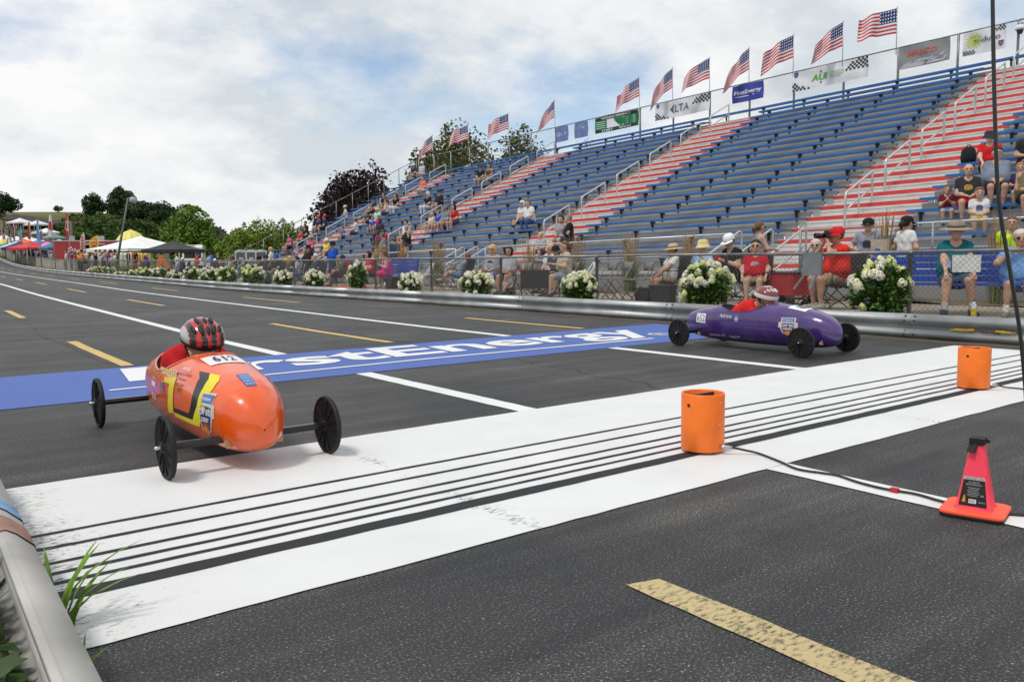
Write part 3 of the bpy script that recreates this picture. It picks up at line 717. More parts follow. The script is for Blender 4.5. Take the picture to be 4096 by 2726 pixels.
for k in range(3):
    mb = MB(); u = .51
    for w_ in (.018, .03, .022, .034, .02, .03)[:6-(k == 2)]: mb.add([pl(u, .58-.11*k), pl(u+w_, .58-.11*k), pl(u+w_, .64-.11*k), pl(u, .64-.11*k)], [(0, 1, 2, 3)]); u += w_+.007
    mb.build('small_print', m_pgreen, t_)
for v0, v1 in ((.72, .85), (.28, .15)):
    mb = MB(); mb.add([pl(.375, v0), pl(.405, v0), pl(.39, v1)], [(0, 1, 2)]); mb.build('diamond_tip', m_gry, t_)
checks(t_, pl, 0, .24, 0, .42, 9, 4, 3); checks(t_, pl, .72, 1, .50, 1, 11, 5, 1); shield(t_, pl, .045, .84, .24, asp)
y0, y1 = span((1700, 247), (1965, 312))
t_, pl, asp = banner('grey banner with red lettering over pale racing stripes', y0, y1, zt(y0, .84), zt(y0, .05), (.24, .235, .235))
text_on('lettering', 'MALCO', lambda u, v: pl(.16+.60*u, .52+.22*v), m_ora, t_, bold=.03, shear=.3)
m_pale = mat('print_pale_grey', (.5, .5, .5), .7, 0, .1); m_mid = mat('print_mid_grey', (.33, .33, .33), .7, 0, .1)
for k, (u0, u1, v0, v1, mm) in enumerate(((.02, .55, .02, .20, m_pale), (.30, .70, .20, .34, m_mid), (.55, .95, .06, .28, m_pale), (.62, .72, .28, .42, m_pale), (.80, .92, .30, .46, m_pale), (.12, .32, .20, .28, m_mid))):
    mb = MB(); mb.add([pl(u0, v0), pl(u1-.06, v0), pl(u1, v1), pl(u0+.10, v1)], [(0, 1, 2, 3)]); mb.build('stripe', mm, t_)
y0, y1 = span((2040, 170), (2258, 255))
t_, pl, asp = banner('white banner with a lime sunburst logo behind the hanging cable', y0, y1, zt(y0, .84), zt(y0, .05), (.66, .66, .65))
text_on('lettering', 'enduro', lambda u, v: pl(.22+.66*u, .46+.22*v), m_gry, t_, bold=.01, shear=.15)
mb = MB()
for k in range(16):
    a = 2*PI*k/16; c_, s_ = math.cos(a), math.sin(a)
    f_ = lambda rr, dd: pl(.26+(rr*c_-dd*s_)/asp, .58+(rr*s_+dd*c_))
    mb.add([f_(.20, -.035), f_(.20, .035), f_(.36, .012), f_(.36, -.012)], [(0, 1, 2, 3)])
mb.add([pl(.26+.17*math.cos(2*PI*k/20)/asp, .58+.17*math.sin(2*PI*k/20)) for k in range(20)], [tuple(range(20))]); mb.build('sunburst', m_lime, t_)
checks(t_, pl, 0, .30, 0, .20, 8, 3, 0); checks(t_, pl, .70, 1, .80, 1, 8, 3, 1); shield(t_, pl, .9, .25, .2, asp)
z3 = zoom(1200, 400, .5093)
for lab, xl, xr, txt in (('faded blue banner with a pale round logo, left of a pair', 2010, 2105, 'jump'), ('faded blue banner with pale lettering beside the green banner', 2157, 2260, 'Tula')):
    a, c_ = on_x(z3(xl, 180), BX-.09), on_x(z3(xr, 180), BX-.09)
    t_, pl, asp = banner(lab, a.y, c_.y, zt(a.y, .88), zt(a.y, .06), (.13, .19, .38))
    mpb = mat('print_pale_blue', (.42, .48, .62), .7, 0, 0)
    if txt == 'Tula':
        text_on('lettering', txt, lambda u, v: pl(.26+.46*u, .55+.20*v), mpb, t_, bold=.02); mb = MB()
        P_ = [(.2, .75), (.5, .82), (.8, .75), (.72, .45), (.5, .2), (.28, .45)]
        for i_ in range(6):
            a_, b2_ = P_[i_], P_[(i_+1) % 6]; mb.add([pl(*a_), pl(*b2_), pl(lerp(b2_[0], .5, .06), lerp(b2_[1], .5, .06)), pl(lerp(a_[0], .5, .06), lerp(a_[1], .5, .06))], [(0, 1, 2, 3)])
        mb.build('emblem_outline', mpb, t_)
    else:
        mb = MB(); nn = 18
        for i_ in range(nn):
            a0_, a1_ = 2*PI*i_/nn, 2*PI*(i_+1)/nn; mb.add([pl(.24+r_*math.cos(a_), .5+r_*1.3*math.sin(a_)) for r_, a_ in ((.06, a0_), (.12, a0_), (.12, a1_), (.06, a1_))], [(0, 1, 2, 3)])
        mb.add([pl(.40, .38), pl(.84, .40), pl(.84, .62), pl(.40, .60)], [(0, 1, 2, 3)]); mb.build('logo', mpb, t_)
# security camera on the fence at the right edge
cm = thing('security_camera', 'white dome security camera bracketed to the top fence at the right edge', 'camera', (BX-.15, on_x((4080, 120), BX-.15).y, 0))
cz = on_x((4080, 120), BX-.15).z
MB().lathe([(0, .17), (.12, .15), (.15, .05), (.14, 0), (0, 0)], 14).build('housing', mat('camera_white', (.7, .7, .7), .4), cm, (0, 0, cz))
MB().lathe([(.10, 0), (.10, -.06), (.06, -.13), (0, -.15)], 14).build('dome', mat('camera_dome', (.03, .03, .035), .15), cm, (0, 0, cz))
MB().tube([(0, 0, cz+.15), (0, 0, cz+.25), (.2, 0, cz+.25)], .03, 8).build('bracket', m_rail, cm)
# ================================================================ soap box racers
HS = [0, .012, .04, .09, .16, .25, .36, .5, .65, .8, .95, 1.15, 1.4, 1.6, 1.8, 1.95, 2.05, 2.09, 2.10]
HW = [.004, .055, .098, .140, .176, .203, .222, .235, .243, .246, .246, .240, .222, .198, .165, .132, .105, .085, .004]
HT = [.215, .275, .322, .366, .403, .432, .456, .480, .500, .515, .524, .522, .500, .468, .432, .400, .374, .348, .25]
HB = [.205, .150, .118, .096, .082, .073, .067, .062, .060, .058, .058, .058, .062, .068, .082, .100, .122, .145, .25]
HS = [q*.922 for q in HS]; DS = .21
NOSE, REAR, TRACK = .19, -1.575, .402
CK_S, CK_L, CK_A = 1.09, .36, R(64)
class Hull:
    def __init__(s, wscale, tscale=1.0): s.w = wscale; s.t = tscale
    def sec(s, q): return interp(q, HS, HW)*s.w, interp(q, HS, HT)*s.t, interp(q, HS, HB)
    def pt(s, q, th, lift=0.0):
        hw, zt, zb = s.sec(q); c_ = math.cos(th); si = math.sin(th); e = 2/2.45
        x = hw*math.copysign(abs(si)**e, si); z = (zt+zb)/2 - (zt-zb)/2*math.copysign(abs(c_)**e, c_)
        p = Vector((x, NOSE-q, z))
        if lift:
            d = 1e-3; a = s.pt(q+.01, th)-s.pt(q-.01, th); b_ = s.pt(q, th+.01)-s.pt(q, th-.01); nn = b_.cross(a)
            if nn.length > 1e-9:
                nn.normalize()
                if nn.dot(Vector((x, 0, z-(zt+zb)/2))) < 0: nn = -nn
                p = p+nn*lift
        return p
    def th(s, q, z):
        hw, zt, zb = s.sec(q); v = ((zt+zb)/2-z)/((zt-zb)/2); v = max(-1, min(1, v)); return math.acos(math.copysign(abs(v)**(2.45/2), v))
    def at(s, q, z, lift=.003): return s.pt(q, s.th(q, z), lift)
def car_paint(name, col, flake=.0, rough=.24):
    m, n, l, b, t = nodes_of(name, rough); b.inputs['Specular IOR Level'].default_value = .5
    b.inputs['Coat Weight'].default_value = .7; b.inputs['Coat Roughness'].default_value = .045
    v = ramp(n, l, nz(n, l, t.outputs['Object'], 260, 2, .6), [(.3, tuple(c_*(1-flake) for c_ in col)), (.7, tuple(min(1, c_*(1+flake)) for c_ in col))])
    dust = ramp(n, l, nz(n, l, t.outputs['Object'], 7, 6, .65), [(.45, 0.0), (.75, 1.0)])
    f = n.new('ShaderNodeMath'); f.operation = 'MULTIPLY'; l.new(dust, f.inputs[0]); f.inputs[1].default_value = .07
    l.new(mixn(n, l, f.outputs[0], v, (.45, .40, .36)), b.inputs['Base Color'])
    wav = n.new('ShaderNodeBump'); wav.inputs['Strength'].default_value = .12; wav.inputs['Distance'].default_value = .02
    l.new(nz(n, l, t.outputs['Object'], 5, 2), wav.inputs['Height']); l.new(wav.outputs[0], b.inputs['Coat Normal']); return m
m_tyre = mat('black_rubber', (.013, .013, .014), .6, 0, .2, 20, .1, 60, spec=.3); m_disc = mat('black_wheel_plastic', (.010, .010, .011), .5, 0, .15, 10, spec=.3)
m_axle = mat('black_axle', (.012, .012, .013), .25, .1, .1); m_chrome = mat('bright_steel', (.5, .5, .5), .25, 1, .1)
m_lining = mat('cockpit_lining', (.02, .018, .018), .8); m_woodblk = mat('pine_block', (.45, .28, .10), .7, 0, .2, 30)
XROT = Matrix.Rotation(PI/2, 4, 'Y')
mb = MB(); mb.lathe([(.1385, -.010), (.143, -.0135), (.149, -.012), (.1525, -.006), (.1535, 0), (.1525, .006), (.149, .012), (.143, .0135), (.1385, .010), (.1365, 0), (.1385, -.010)], 40, M=XROT); tyre_mesh = mb.mesh('tyre', m_tyre)
mb = MB(); mb.lathe([(0, .024), (.022, .024), (.026, .016), (.05, .011), (.125, .0065), (.139, .009), (.139, -.009), (.125, -.0065), (.05, -.011), (.026, -.016), (.022, -.024), (0, -.024)], 40, M=XROT); disc_mesh = mb.mesh('disc', m_disc)
mb = MB(); mb.beam((.0125, 0, .024), (.0085, 0, .134), .010, .004, up=(0, 1, 0)); mb.beam((-.0125, 0, .024), (-.0085, 0, .134), .010, .004, up=(0, 1, 0)); rib_mesh = mb.mesh('rib', m_disc)
mb = MB(); mb.lathe([(.009, .0), (.009, .022), (.006, .030), (0, .032)], 8, M=XROT); mb.tube([(.028, -.012, .002), (.030, .016, -.004)], .002, 5); hub_mesh = mb.mesh('axle_pin', m_chrome)
valve_mesh = MB().beam((.0145, .075, -.06), (.0145, .10, -.035), .012, .003).mesh('weight_sticker', mat('silver_sticker', (.6, .6, .6), .4))
def wheel(parent, x, y, side, rot):
    w = link('wheel', disc_mesh, parent, None, (x, y, .1535)); w.rotation_euler = (rot, 0, 0)
    link('tyre', tyre_mesh, w)
    for k in range(12): link('rib', rib_mesh, w).rotation_euler = (2*PI*k/12, 0, 0)
    h = link('axle_pin', hub_mesh, w, None, (.02*side, 0, 0)); h.scale.x = side
    return w
def racer(label, loc, hull, paint_m, wheel_rot, heading=PI):
    car = thing('soap_box_racer', label, 'racer', loc, heading, 'soap box racers on the track')
    NS, NT = 96, 56; ss = [0.5*(1-math.cos(PI*k/NS))*HS[-1]*.55 + HS[-1]*.45*k/NS for k in range(NS+1)]
    V = []; 
    for q in ss:
        o = (q-CK_S)/CK_L; lim = PI - (CK_A*math.sqrt(max(0, 1-o*o)) if abs(o) < 1 else 0)
        for k in range(NT+1): V.append(tuple(hull.pt(q, -lim+2*lim*k/NT)))
    F = []
    for i in range(NS):
        for k in range(NT): F.append((i*(NT+1)+k, i*(NT+1)+k+1, (i+1)*(NT+1)+k+1, (i+1)*(NT+1)+k))
    me = np_mesh('body', V, F, paint_m, smooth=True)
    bm = bmesh.new(); bm.from_mesh(me); bmesh.ops.remove_doubles(bm, verts=bm.verts, dist=.0008); bmesh.ops.recalc_face_normals(bm, faces=bm.faces); bm.to_mesh(me); bm.free()
    body = link('body', me, car)
    rim = []; nn = 48
    for k in range(nn):
        a = 2*PI*k/nn; q = CK_S+CK_L*.995*math.cos(a); o = (q-CK_S)/CK_L; th = PI-CK_A*math.sqrt(max(0, 1-o*o))
        rim.append(hull.pt(q, th if math.sin(a) >= 0 else -th))
    MB().tube(rim+[rim[0]], .0065, 6, caps=False).build('cockpit_rim', paint_m, body)
    mb = MB(); Vv = [tuple(p+Vector((0, 0, -.002))) for p in rim] + [(p.x*.86, lerp(p.y, NOSE-CK_S, .1), max(.12, p.z-.2)) for p in rim]
    mb.add(Vv, [(k, (k+1) % nn, nn+(k+1) % nn, nn+k) for k in range(nn)] + [tuple(range(nn, 2*nn))], 0, True); mb.build('cockpit_lining', m_lining, body)
    for y in (0, REAR):
        mb = MB(); P = [(-.022, -.012), (-.018, -.016), (.016, -.016), (.022, 0), (.016, .016), (-.018, .016), (-.022, .012)]
        V2 = [(x, y+a, .1535+c_) for x in (-TRACK+.022, TRACK-.022) for a, c_ in P]
        mb.add(V2, [tuple(range(6, -1, -1)), tuple(range(7, 14))]+[(k, (k+1) % 7, 7+(k+1) % 7, 7+k) for k in range(7)]); mb.build('axle', m_axle, car)
        for sd_ in (-1, 1):
            wheel(car, sd_*TRACK, y, sd_, wheel_rot + y)
            q = NOSE-y; MB().box(-.012, .012, -.016, .016, -.02, .045).build('wood_block', m_woodblk, body, tuple(hull.at(q-.045, .135, -.004)*1.0) if sd_ > 0 else (-hull.at(q-.045, .135, -.004).x, NOSE-q+.045, .135))
    for q in (.10, .40, .6, .8, 1.05, 1.3):
        for sd_ in (1,): link('screw', bolt_mesh, body, None, tuple(hull.at(q, .085, .0))).scale = (.35, .35, .35)
    return car, body
def side_sheet(name, hull, body, pts, m, nsub=10, lift=.003):
    """Quad patch on the hull from four (s, z) corners: bottom-left, bottom-right, top-right, top-left."""
    a, b_, c_, d = [Vector(p) for p in pts]; V = []
    for j in range(nsub+1):
        for i in range(nsub+1):
            u, v = i/nsub, j/nsub; p = a.lerp(b_, u).lerp(d.lerp(c_, u), v); V.append(tuple(hull.at(p.x-DS, p.y, lift)))
    F = [(j*(nsub+1)+i, j*(nsub+1)+i+1, (j+1)*(nsub+1)+i+1, (j+1)*(nsub+1)+i) for j in range(nsub) for i in range(nsub)]
    return link(name, np_mesh(name, V, F, m, smooth=True), body)
def side_strip(name, hull, body, left, right, m, lift=.003, n_=24):
    """Curved strip between two polylines of (s, z)."""
    def samp(P, t): 
        k = min(len(P)-2, int(t*(len(P)-1))); f = t*(len(P)-1)-k; return Vector(P[k]).lerp(Vector(P[k+1]), f)
    V = []
    for j in range(n_+1):
        for i in range(5):
            p = samp(left, j/n_).lerp(samp(right, j/n_), i/4); V.append(tuple(hull.at(p.x-DS, p.y, lift)))
    F = [(j*5+i, j*5+i+1, (j+1)*5+i+1, (j+1)*5+i) for j in range(n_) for i in range(4)]
    return link(name, np_mesh(name, V, F, m, smooth=True), body)
def side_text(name, txt, hull, body, s0, s1, z0, z1, m, lift=.004, tilt_=0.0, **k):
    return text_on(name, txt, lambda u, v: hull.at(lerp(s0, s1, u)-DS, lerp(z0, z1, v)+tilt_*u, lift), m, body, **k)
m_dw = mat('decal_white', (.74, .74, .74), .35, 0, .03); m_dk = mat('decal_black', (.012, .012, .012), .3, 0, 0); m_dy = mat('decal_yellow', (.72, .60, .02), .35, 0, .03)
m_dnavy = mat('decal_navy', (.03, .03, .16), .35, 0, 0); m_dblue = mat('decal_blue', (.05, .15, .42), .35, 0, .05); m_dred = mat('decal_red', (.45, .06, .03), .35, 0, 0); m_dor = mat('decal_orange', (.72, .27, .02), .35, 0, .05); m_dnum = mat('decal_dark_number', (.02, .03, .07), .35, 0, 0)
def derby_shield(hull, body, s_l, s_r, zb, zt):
    """Shield badge: cream outline, blue cap, navy field, red and orange base, white lettering."""
    P = lambda u, v, lift: hull.at(lerp(s_l, s_r, u)-DS, lerp(zb, zt, v), lift)
    def poly(name, pts, m, lift):
        mb = MB(); c_ = (sum(p[0] for p in pts)/len(pts), sum(p[1] for p in pts)/len(pts)); nn = len(pts)
        dense = []
        for k in range(nn):
            for t_ in range(3): dense.append((lerp(pts[k][0], pts[(k+1) % nn][0], t_/3), lerp(pts[k][1], pts[(k+1) % nn][1], t_/3)))
        mid = [(lerp(c_[0], a, .5), lerp(c_[1], b_, .5)) for a, b_ in dense]; nd = len(dense)
        V = [tuple(P(c_[0], c_[1], lift))]+[tuple(P(a, b_, lift)) for a, b_ in mid]+[tuple(P(a, b_, lift)) for a, b_ in dense]
        F3 = [(0, 1+k, 1+(k+1) % nd) for k in range(nd)]+[(1+k, 1+nd+k, 1+nd+(k+1) % nd, 1+(k+1) % nd) for k in range(nd)]
        mb.add(V, F3, 0, True); return mb.build(name, m, body)
    out = [(.5, 0), (.78, .12), (.88, .36), (.90, .42), (1, .44), (.97, .74), (.86, .74), (.86, 1), (.14, 1), (.14, .74), (.03, .74), (0, .44), (.10, .42), (.12, .36), (.22, .12)]
    sh = lambda k, dx=0: [(.5+(a-.5)*k, .5+(b_-.5)*k) for a, b_ in out]
    cream = mat('decal_cream', (.62, .56, .46), .35, 0, .05)
    poly('shield_outline', out, cream, .0025)
    poly('shield_field', [(.5, .06), (.74, .16), (.82, .40), (.82, .70), (.18, .70), (.18, .40), (.26, .16)], m_dnavy, .0032)
    poly('shield_cap', [(.2, .76), (.8, .76), (.8, .96), (.2, .96)], m_dblue, .0032)
    poly('shield_base', [(.5, .045), (.68, .14), (.74, .26), (.5, .30), (.26, .26), (.32, .14)], m_dred, .0038)
    poly('shield_car', [(.30, .10), (.60, .07), (.66, .13), (.50, .25), (.38, .20)], m_dor, .0046)
    text_on('shield_lettering', 'FirstEnergy', lambda u, v: P(.26+.48*u, .80+.10*v, .0046), m_dw, body, bold=.02)
    text_on('shield_lettering', 'ALL-AMERICAN', lambda u, v: P(.10+.80*u, .64+.07*v+.05*math.sin(PI*u), .0046), m_dw, body, bold=.01)
    text_on('shield_lettering', 'SOAP BOX', lambda u, v: P(.06+.88*u, .46+.15*v+.03*math.sin(PI*u), .0048), m_dw, body, bold=.03)
    text_on('shield_lettering', 'DERBY', lambda u, v: P(.26+.48*u, .32+.11*v, .0048), m_dw, body, bold=.03)
def number_plate(hull, body, txt, s0, s1, a0, a1, m_txt):
    """White plate wrapped over the hood; a0..a1 are angles across the top, seen from the front."""
    pl = lambda u, v, lift: hull.pt(lerp(s0, s1, v)-DS, lerp(PI-a0, PI+a1, u), lift)
    V = [tuple(pl(i/12, j/6, .003)) for j in range(7) for i in range(13)]
    F = [(j*13+i, j*13+i+1, (j+1)*13+i+1, (j+1)*13+i) for j in range(6) for i in range(12)]
    o = link('number_plate', np_mesh('number_plate', V, F, m_dw, smooth=True), body)
    text_on('number', txt, lambda u, v: pl(.24+.50*u, .22+.60*v, .005), m_txt, o, bold=.03)

# ---- orange racer
HO = Hull(.90, 1.0)
m_orange = car_paint('orange_car_paint', (.74, .092, .004), .12)
oc, ob = racer('orange soap box racer with yellow and black stripes crossing the finish band', (1.355, 3.966, 0), HO, m_orange, .3)
number_plate(HO, ob, '612', .705, .875, R(20), R(24), m_dnavy)
# ---- purple racer
HP = Hull(.86, 1.0)
m_purple = car_paint('purple_car_paint', (.048, .018, .145), .6, .26)
pc, pb = racer('metallic purple soap box racer nearing the finish band beside the guardrail', (7.48, 4.70, 0), HP, m_purple, .9)
number_plate(HP, pb, '652', .55, .75, R(30), R(30), m_dnum)
# decals of the purple racer
side_sheet('number_panel', HP, pb, [(1.955, .262), (1.80, .258), (1.80, .365), (1.955, .362)], m_dw); side_text('number', '652', HP, pb, 1.940, 1.815, .274, .352, m_dnum, spacing=1.15)
side_text('lettering', 'Adriana', HP, pb, 1.58, 1.40, .338, .378, m_dw, shear=.3)
side_text('lettering', 'Jamestown, NY', HP, pb, 1.75, 1.51, .118, .150, m_dw, shear=.35); side_text('lettering', 'Region 9', HP, pb, 1.45, 1.31, .116, .146, m_dw, shear=.35)
for r_, m_, lf in ((.030, m_dw, .003), (.027, m_dblue, .0036), (.012, m_dw, .0044)):
    mb = MB(); mb.add([tuple(HP.at(1.335-DS+r_*math.cos(2*PI*k/20), .330+r_*math.sin(2*PI*k/20), lf)) for k in range(20)], [tuple(range(20))]); mb.build('round_badge', m_, pb)
derby_shield(HP, pb, .80, .575, .195, .375)
# decals of the orange racer
bl, br_ = [(.72, .452), (.655, .425), (.64, .381), (.65, .30), (.70, .225)], [(.62, .448), (.575, .425), (.56, .388), (.575, .30), (.64, .222)]
yr_ = [(.54, .443), (.50, .425), (.48, .392), (.49, .30), (.56, .198)]
side_strip('black_stripe', HO, ob, bl, br_, m_dk); side_strip('yellow_stripe', HO, ob, br_, yr_, m_dy)
side_strip('black_stripe', HO, ob, [(.64, .248), (.95, .243)], [(.64, .222), (.95, .219)], m_dk); side_strip('yellow_stripe', HO, ob, [(.56, .222), (.95, .2185)], [(.56, .196), (.95, .195)], m_dy)
side_strip('yellow_numeral', HO, ob, [(1.01, .392), (1.03, .30), (1.08, .196)], [(.92, .402), (.935, .30), (.96, .210)], m_dy)
side_strip('yellow_numeral', HO, ob, [(1.13, .388), (1.0, .392)], [(1.13, .360), (1.0, .362)], m_dy)
for txt, z_, s0, s1 in (('Region 6 Rally', .418, .925, .75), ('Champion', .394, .915, .79), ('2022 2024', .368, .91, .79), ('2025', .344, .87, .80)):
    side_text('lettering', txt, HO, ob, s0, s1, z_, z_+.016, m_dk)
side_text('lettering', 'STOLL', HO, ob, .90, .80, .444, .456, m_dw, bold=.02)
mb = MB()
for i in range(18):
    for j in range(2):
        s0, s1 = lerp(1.27, .93, i/18), lerp(1.27, .93, (i+1)/18); z0_, z1_ = .408+.010*j, .418+.010*j
        mb.add([tuple(HO.at(s-DS, z, .004)) for s, z in ((s0, z0_), (s1, z0_), (s1, z1_), (s0, z1_))], [(0, 1, 2, 3)], (i+j) % 2)
mb.build('chequered_strip', [m_dk, m_dy], ob)
V = [tuple(HO.pt(lerp(.36, .50, j/6)-DS, lerp(R(174), R(186), i/6), .003)) for j in range(7) for i in range(7)]
stk = link('sponsor_sticker', np_mesh('sponsor_sticker', V, [(j*7+i, j*7+i+1, (j+1)*7+i+1, (j+1)*7+i) for j in range(6) for i in range(6)], m_dblue, smooth=True), ob)
for k in range(4): text_on('lettering', '= = =', lambda u, v: HO.pt(.375+.030*k+.012*v-DS, lerp(R(176), R(184), u), .0045), m_dw, stk)
for r_, m_, lf in ((.026, m_dw, .003), (.023, m_dblue, .0036)):
    mb = MB(); mb.add([tuple(HO.at(1.16-DS+r_*math.cos(2*PI*k/20), .335+r_*1.1*math.sin(2*PI*k/20), lf)) for k in range(20)], [tuple(range(20))]); mb.build('round_badge', m_, ob)
side_text('lettering', 'Inc.', HO, ob, 1.42, 1.34, .345, .362, m_dw); side_text('lettering', 'ss', HO, ob, 1.48, 1.34, .23, .262, m_dw, shear=.2)
side_sheet('white_sticker', HO, ob, [(1.46, .305), (1.34, .305), (1.34, .332), (1.46, .332)], m_dw)
derby_shield(HO, ob, .565, .405, .165, .372)

# ================================================================ timing cans, cone and cables
m_can = mat('orange_plastic_pipe', (.93, .185, .012), .45, 0, .10, 9, .08, 25); m_candark = mat('dark_divider', (.03, .03, .032), .6)
def timing_can(label, loc, rz):
    t_ = thing('timing_can', label, 'timing can', loc, rz, 'orange timing cans on the finish line')
    mb = MB(); mb.lathe([(.108, .008), (.110, .012), (.110, .297), (.109, .301), (.101, .301), (.100, .297), (.100, .02), (0, .02), (0, .010), (.108, .008)], 48); mb.build('shell', m_can, t_)
    MB().box(-.098, .098, .01, .018, .03, .293).build('divider', m_candark, t_)
    for a, z in ((180, .245),):
        p = Vector((.1095*math.cos(R(a)), .1095*math.sin(R(a)), z)); M_ = Matrix.Translation(p) @ Vector((math.cos(R(a)), math.sin(R(a)), 0)).to_track_quat('Z', 'Y').to_matrix().to_4x4()
        MB().lathe([(0, .0012), (.0095, .0012), (.0105, 0)], 16, M=M_).build('sensor_hole', m_lining, t_)
    for z in (.26, .15):
        a = -89; p = Vector((.1095*math.cos(R(a)), .1095*math.sin(R(a)), z)); M_ = Matrix.Translation(p) @ Vector((math.cos(R(a)), math.sin(R(a)), 0)).to_track_quat('Z', 'Y').to_matrix().to_4x4()
        MB().lathe([(0, .003), (.0045, .002), (.005, 0)], 8, M=M_).build('screw', m_chrome, t_)
    p = Vector((.004, -.105, .035)); MB().tube([p, p+Vector((.015, -.02, 0)), p+Vector((.045, -.045, -.004))], [.009, .011, .008], 10).build('cable_plug', m_chrome, t_)
    for a in (20, 140, 260): MB().lathe([(.008, 0), (.008, .012), (0, .012)], 8).build('foot', m_candark, t_, (.09*math.cos(R(a)), .09*math.sin(R(a)), 0))
    return t_
timing_can('nearer orange timing can with a black cable running to the pink cone', (3.285, 2.745, .009), 0)
timing_can('farther orange timing can standing near the right guardrail', (6.375, 2.77, .009), 0)
m_cable = mat('black_cable', (.012, .012, .013), .45, 0, .1)
def spline(P, n_=8):
    P = [Vector(p) for p in P]; out = []
    for i in range(len(P)-1):
        p0, p1, p2, p3 = P[max(i-1, 0)], P[i], P[i+1], P[min(i+2, len(P)-1)]
        for k in range(n_):
            t_ = k/n_; out.append(.5*((2*p1)+(p2-p0)*t_+(2*p0-5*p1+4*p2-p3)*t_*t_+(3*p1-p0-3*p2+p3)*t_**3))
    return out+[P[-1]]
cb = tag(MB().tube(spline([(3.335, 2.597, .040), (3.385, 2.56, .026), (3.425, 2.50, .013), (3.37, 2.34, .012), (3.31, 2.20, .012), (3.335, 2.09, .012), (3.35, 2.02, .012), (3.315, 1.90, .012), (3.305, 1.78, .012), (3.33, 1.66, .012), (3.31, 1.55, .012), (3.30, 1.46, .014)]), .0055, 8).build('cable', m_cable), 'black cable snaking over the white line from the can to the cone', 'cable')
MB().box(-.011, .011, -.016, .016, -.009, .009).build('tape_marker', mat('red_tape', (.45, .01, .02), .4), cb, (3.312, 1.735, .014))
tag(MB().tube(spline([(6.42, 2.62, .040), (6.50, 2.60, .02), (6.56, 2.56, .012), (6.56, 2.50, .012), (6.52, 2.35, .012), (6.50, 2.1, .010)]), .0055, 8).build('cable', m_cable), 'black cable leaving the farther timing can towards the right edge', 'cable')
tag(MB().tube(spline([(3.32, 1.34, .012), (3.37, 1.27, .011), (3.39, 1.235, .03), (3.385, 1.245, .10), (3.37, 1.262, .22), (3.375, 1.272, .42), (3.37, 1.305, .70), (3.35, 1.345, .95), (3.335, 1.385, 1.19), (3.335, 1.41, 1.46), (3.36, 1.45, 1.93), (3.40, 1.50, 2.6), (3.5, 1.6, 4.2)]), .0072, 8).build('cable', m_cable), 'black cable hanging down from overhead to the foot of the pink cone', 'cable')
cone = thing('traffic_cone', 'small pink and orange traffic cone with a black label', 'traffic cone', (3.285, 1.40, .004), R(14))
def rsq(h, n_=32, e=3.2): 
    return [(h*math.copysign(abs(math.cos(a))**(2/e), math.cos(a)), h*math.copysign(abs(math.sin(a))**(2/e), math.sin(a))) for a in [2*PI*k/n_ for k in range(n_)]]
m_pink = mat('fluorescent_pink', (.95, .055, .10), .5, 0, .06, 6, .08, 30); m_cbase = mat('fluorescent_orange', (.92, .10, .04), .5, 0, .08, 8, .1, 30)
mb = MB(); rings = [(.068, .022, 5), (.062, .034, 5), (.050, .11, 4.4), (.036, .20, 3.6), (.027, .262, 2.6), (.024, .285, 2.2), (.020, .287, 2.2), (.018, .25, 2.2)]
V = []; 
for h, z, e in rings: V += [(x, y, z) for x, y in rsq(h, 40, e)]
mb.add(V, [(j*40+k, j*40+(k+1) % 40, (j+1)*40+(k+1) % 40, (j+1)*40+k) for j in range(len(rings)-1) for k in range(40)], 0, True); mb.build('body', m_pink, cone)
mb = MB(); V = []
for h, z in ((.108, .008), (.111, .013), (.110, .020), (.102, .024), (.066, .026)): V += [(x, y, z) for x, y in rsq(h, 40, 9)]
mb.add(V, [(j*40+k, j*40+(k+1) % 40, (j+1)*40+(k+1) % 40, (j+1)*40+k) for j in range(4) for k in range(40)], 0, False); mb.build('base', m_cbase, cone)
mb = MB(); mb.add([(x, y, z) for z in (0, .0075) for x, y in rsq(.109, 40, 9)], [(k, (k+1) % 40, 40+(k+1) % 40, 40+k) for k in range(40)]+[tuple(range(39, -1, -1)), tuple(range(40, 80))]); mb.build('rubber_foot', m_tyre, cone)
def cface(u, v, lift=.0015):      # front (-x side) face of the cone: u across, v up
    z = lerp(.040, .150, v); h = interp(z, [r_[1] for r_ in rings[:6]], [r_[0] for r_ in rings[:6]]); return (-h-lift, lerp(.044, -.044, u)*(h/.056), z)
mb = MB(); V = [cface(i/4, j/4) for j in range(5) for i in range(5)]; mb.add(V, [(j*5+i, j*5+i+1, (j+1)*5+i+1, (j+1)*5+i) for j in range(4) for i in range(4)]); lab = mb.build('label', m_dk, cone)
def clab(body_, u0, u1, v0, v1, m=None): return text_on('label_print', body_, lambda u, v: cface(lerp(u0, u1, u), lerp(v0, v1, v), .0025), m or m_pale, lab)
mb = MB(); mb.add([cface(0, .9, .002), cface(1, .9, .002), cface(1, 1, .002), cface(0, 1, .002)], [(0, 1, 2, 3)]); mb.build('label_stripe', m_pale, lab)
clab('TRAFFIC SAFETY CONE', .06, .94, .915, .98, m_dk); clab('ALL WEATHER', .25, .75, .79, .84); clab('INDUSTRIAL PREMIUM CONE', .15, .85, .71, .76)
for k in range(6): clab('-----------', .25+.03*(k % 2), .75-.04*(k % 3), .62-.055*k, .635-.055*k)
mb = MB(); mb.add([cface(u, v, .0022) for u, v in ((.34, .10), (.62, .10), (.62, .24), (.34, .24))], [(0, 1, 2, 3)]); mb.build('bar_code_panel', m_dw, lab)
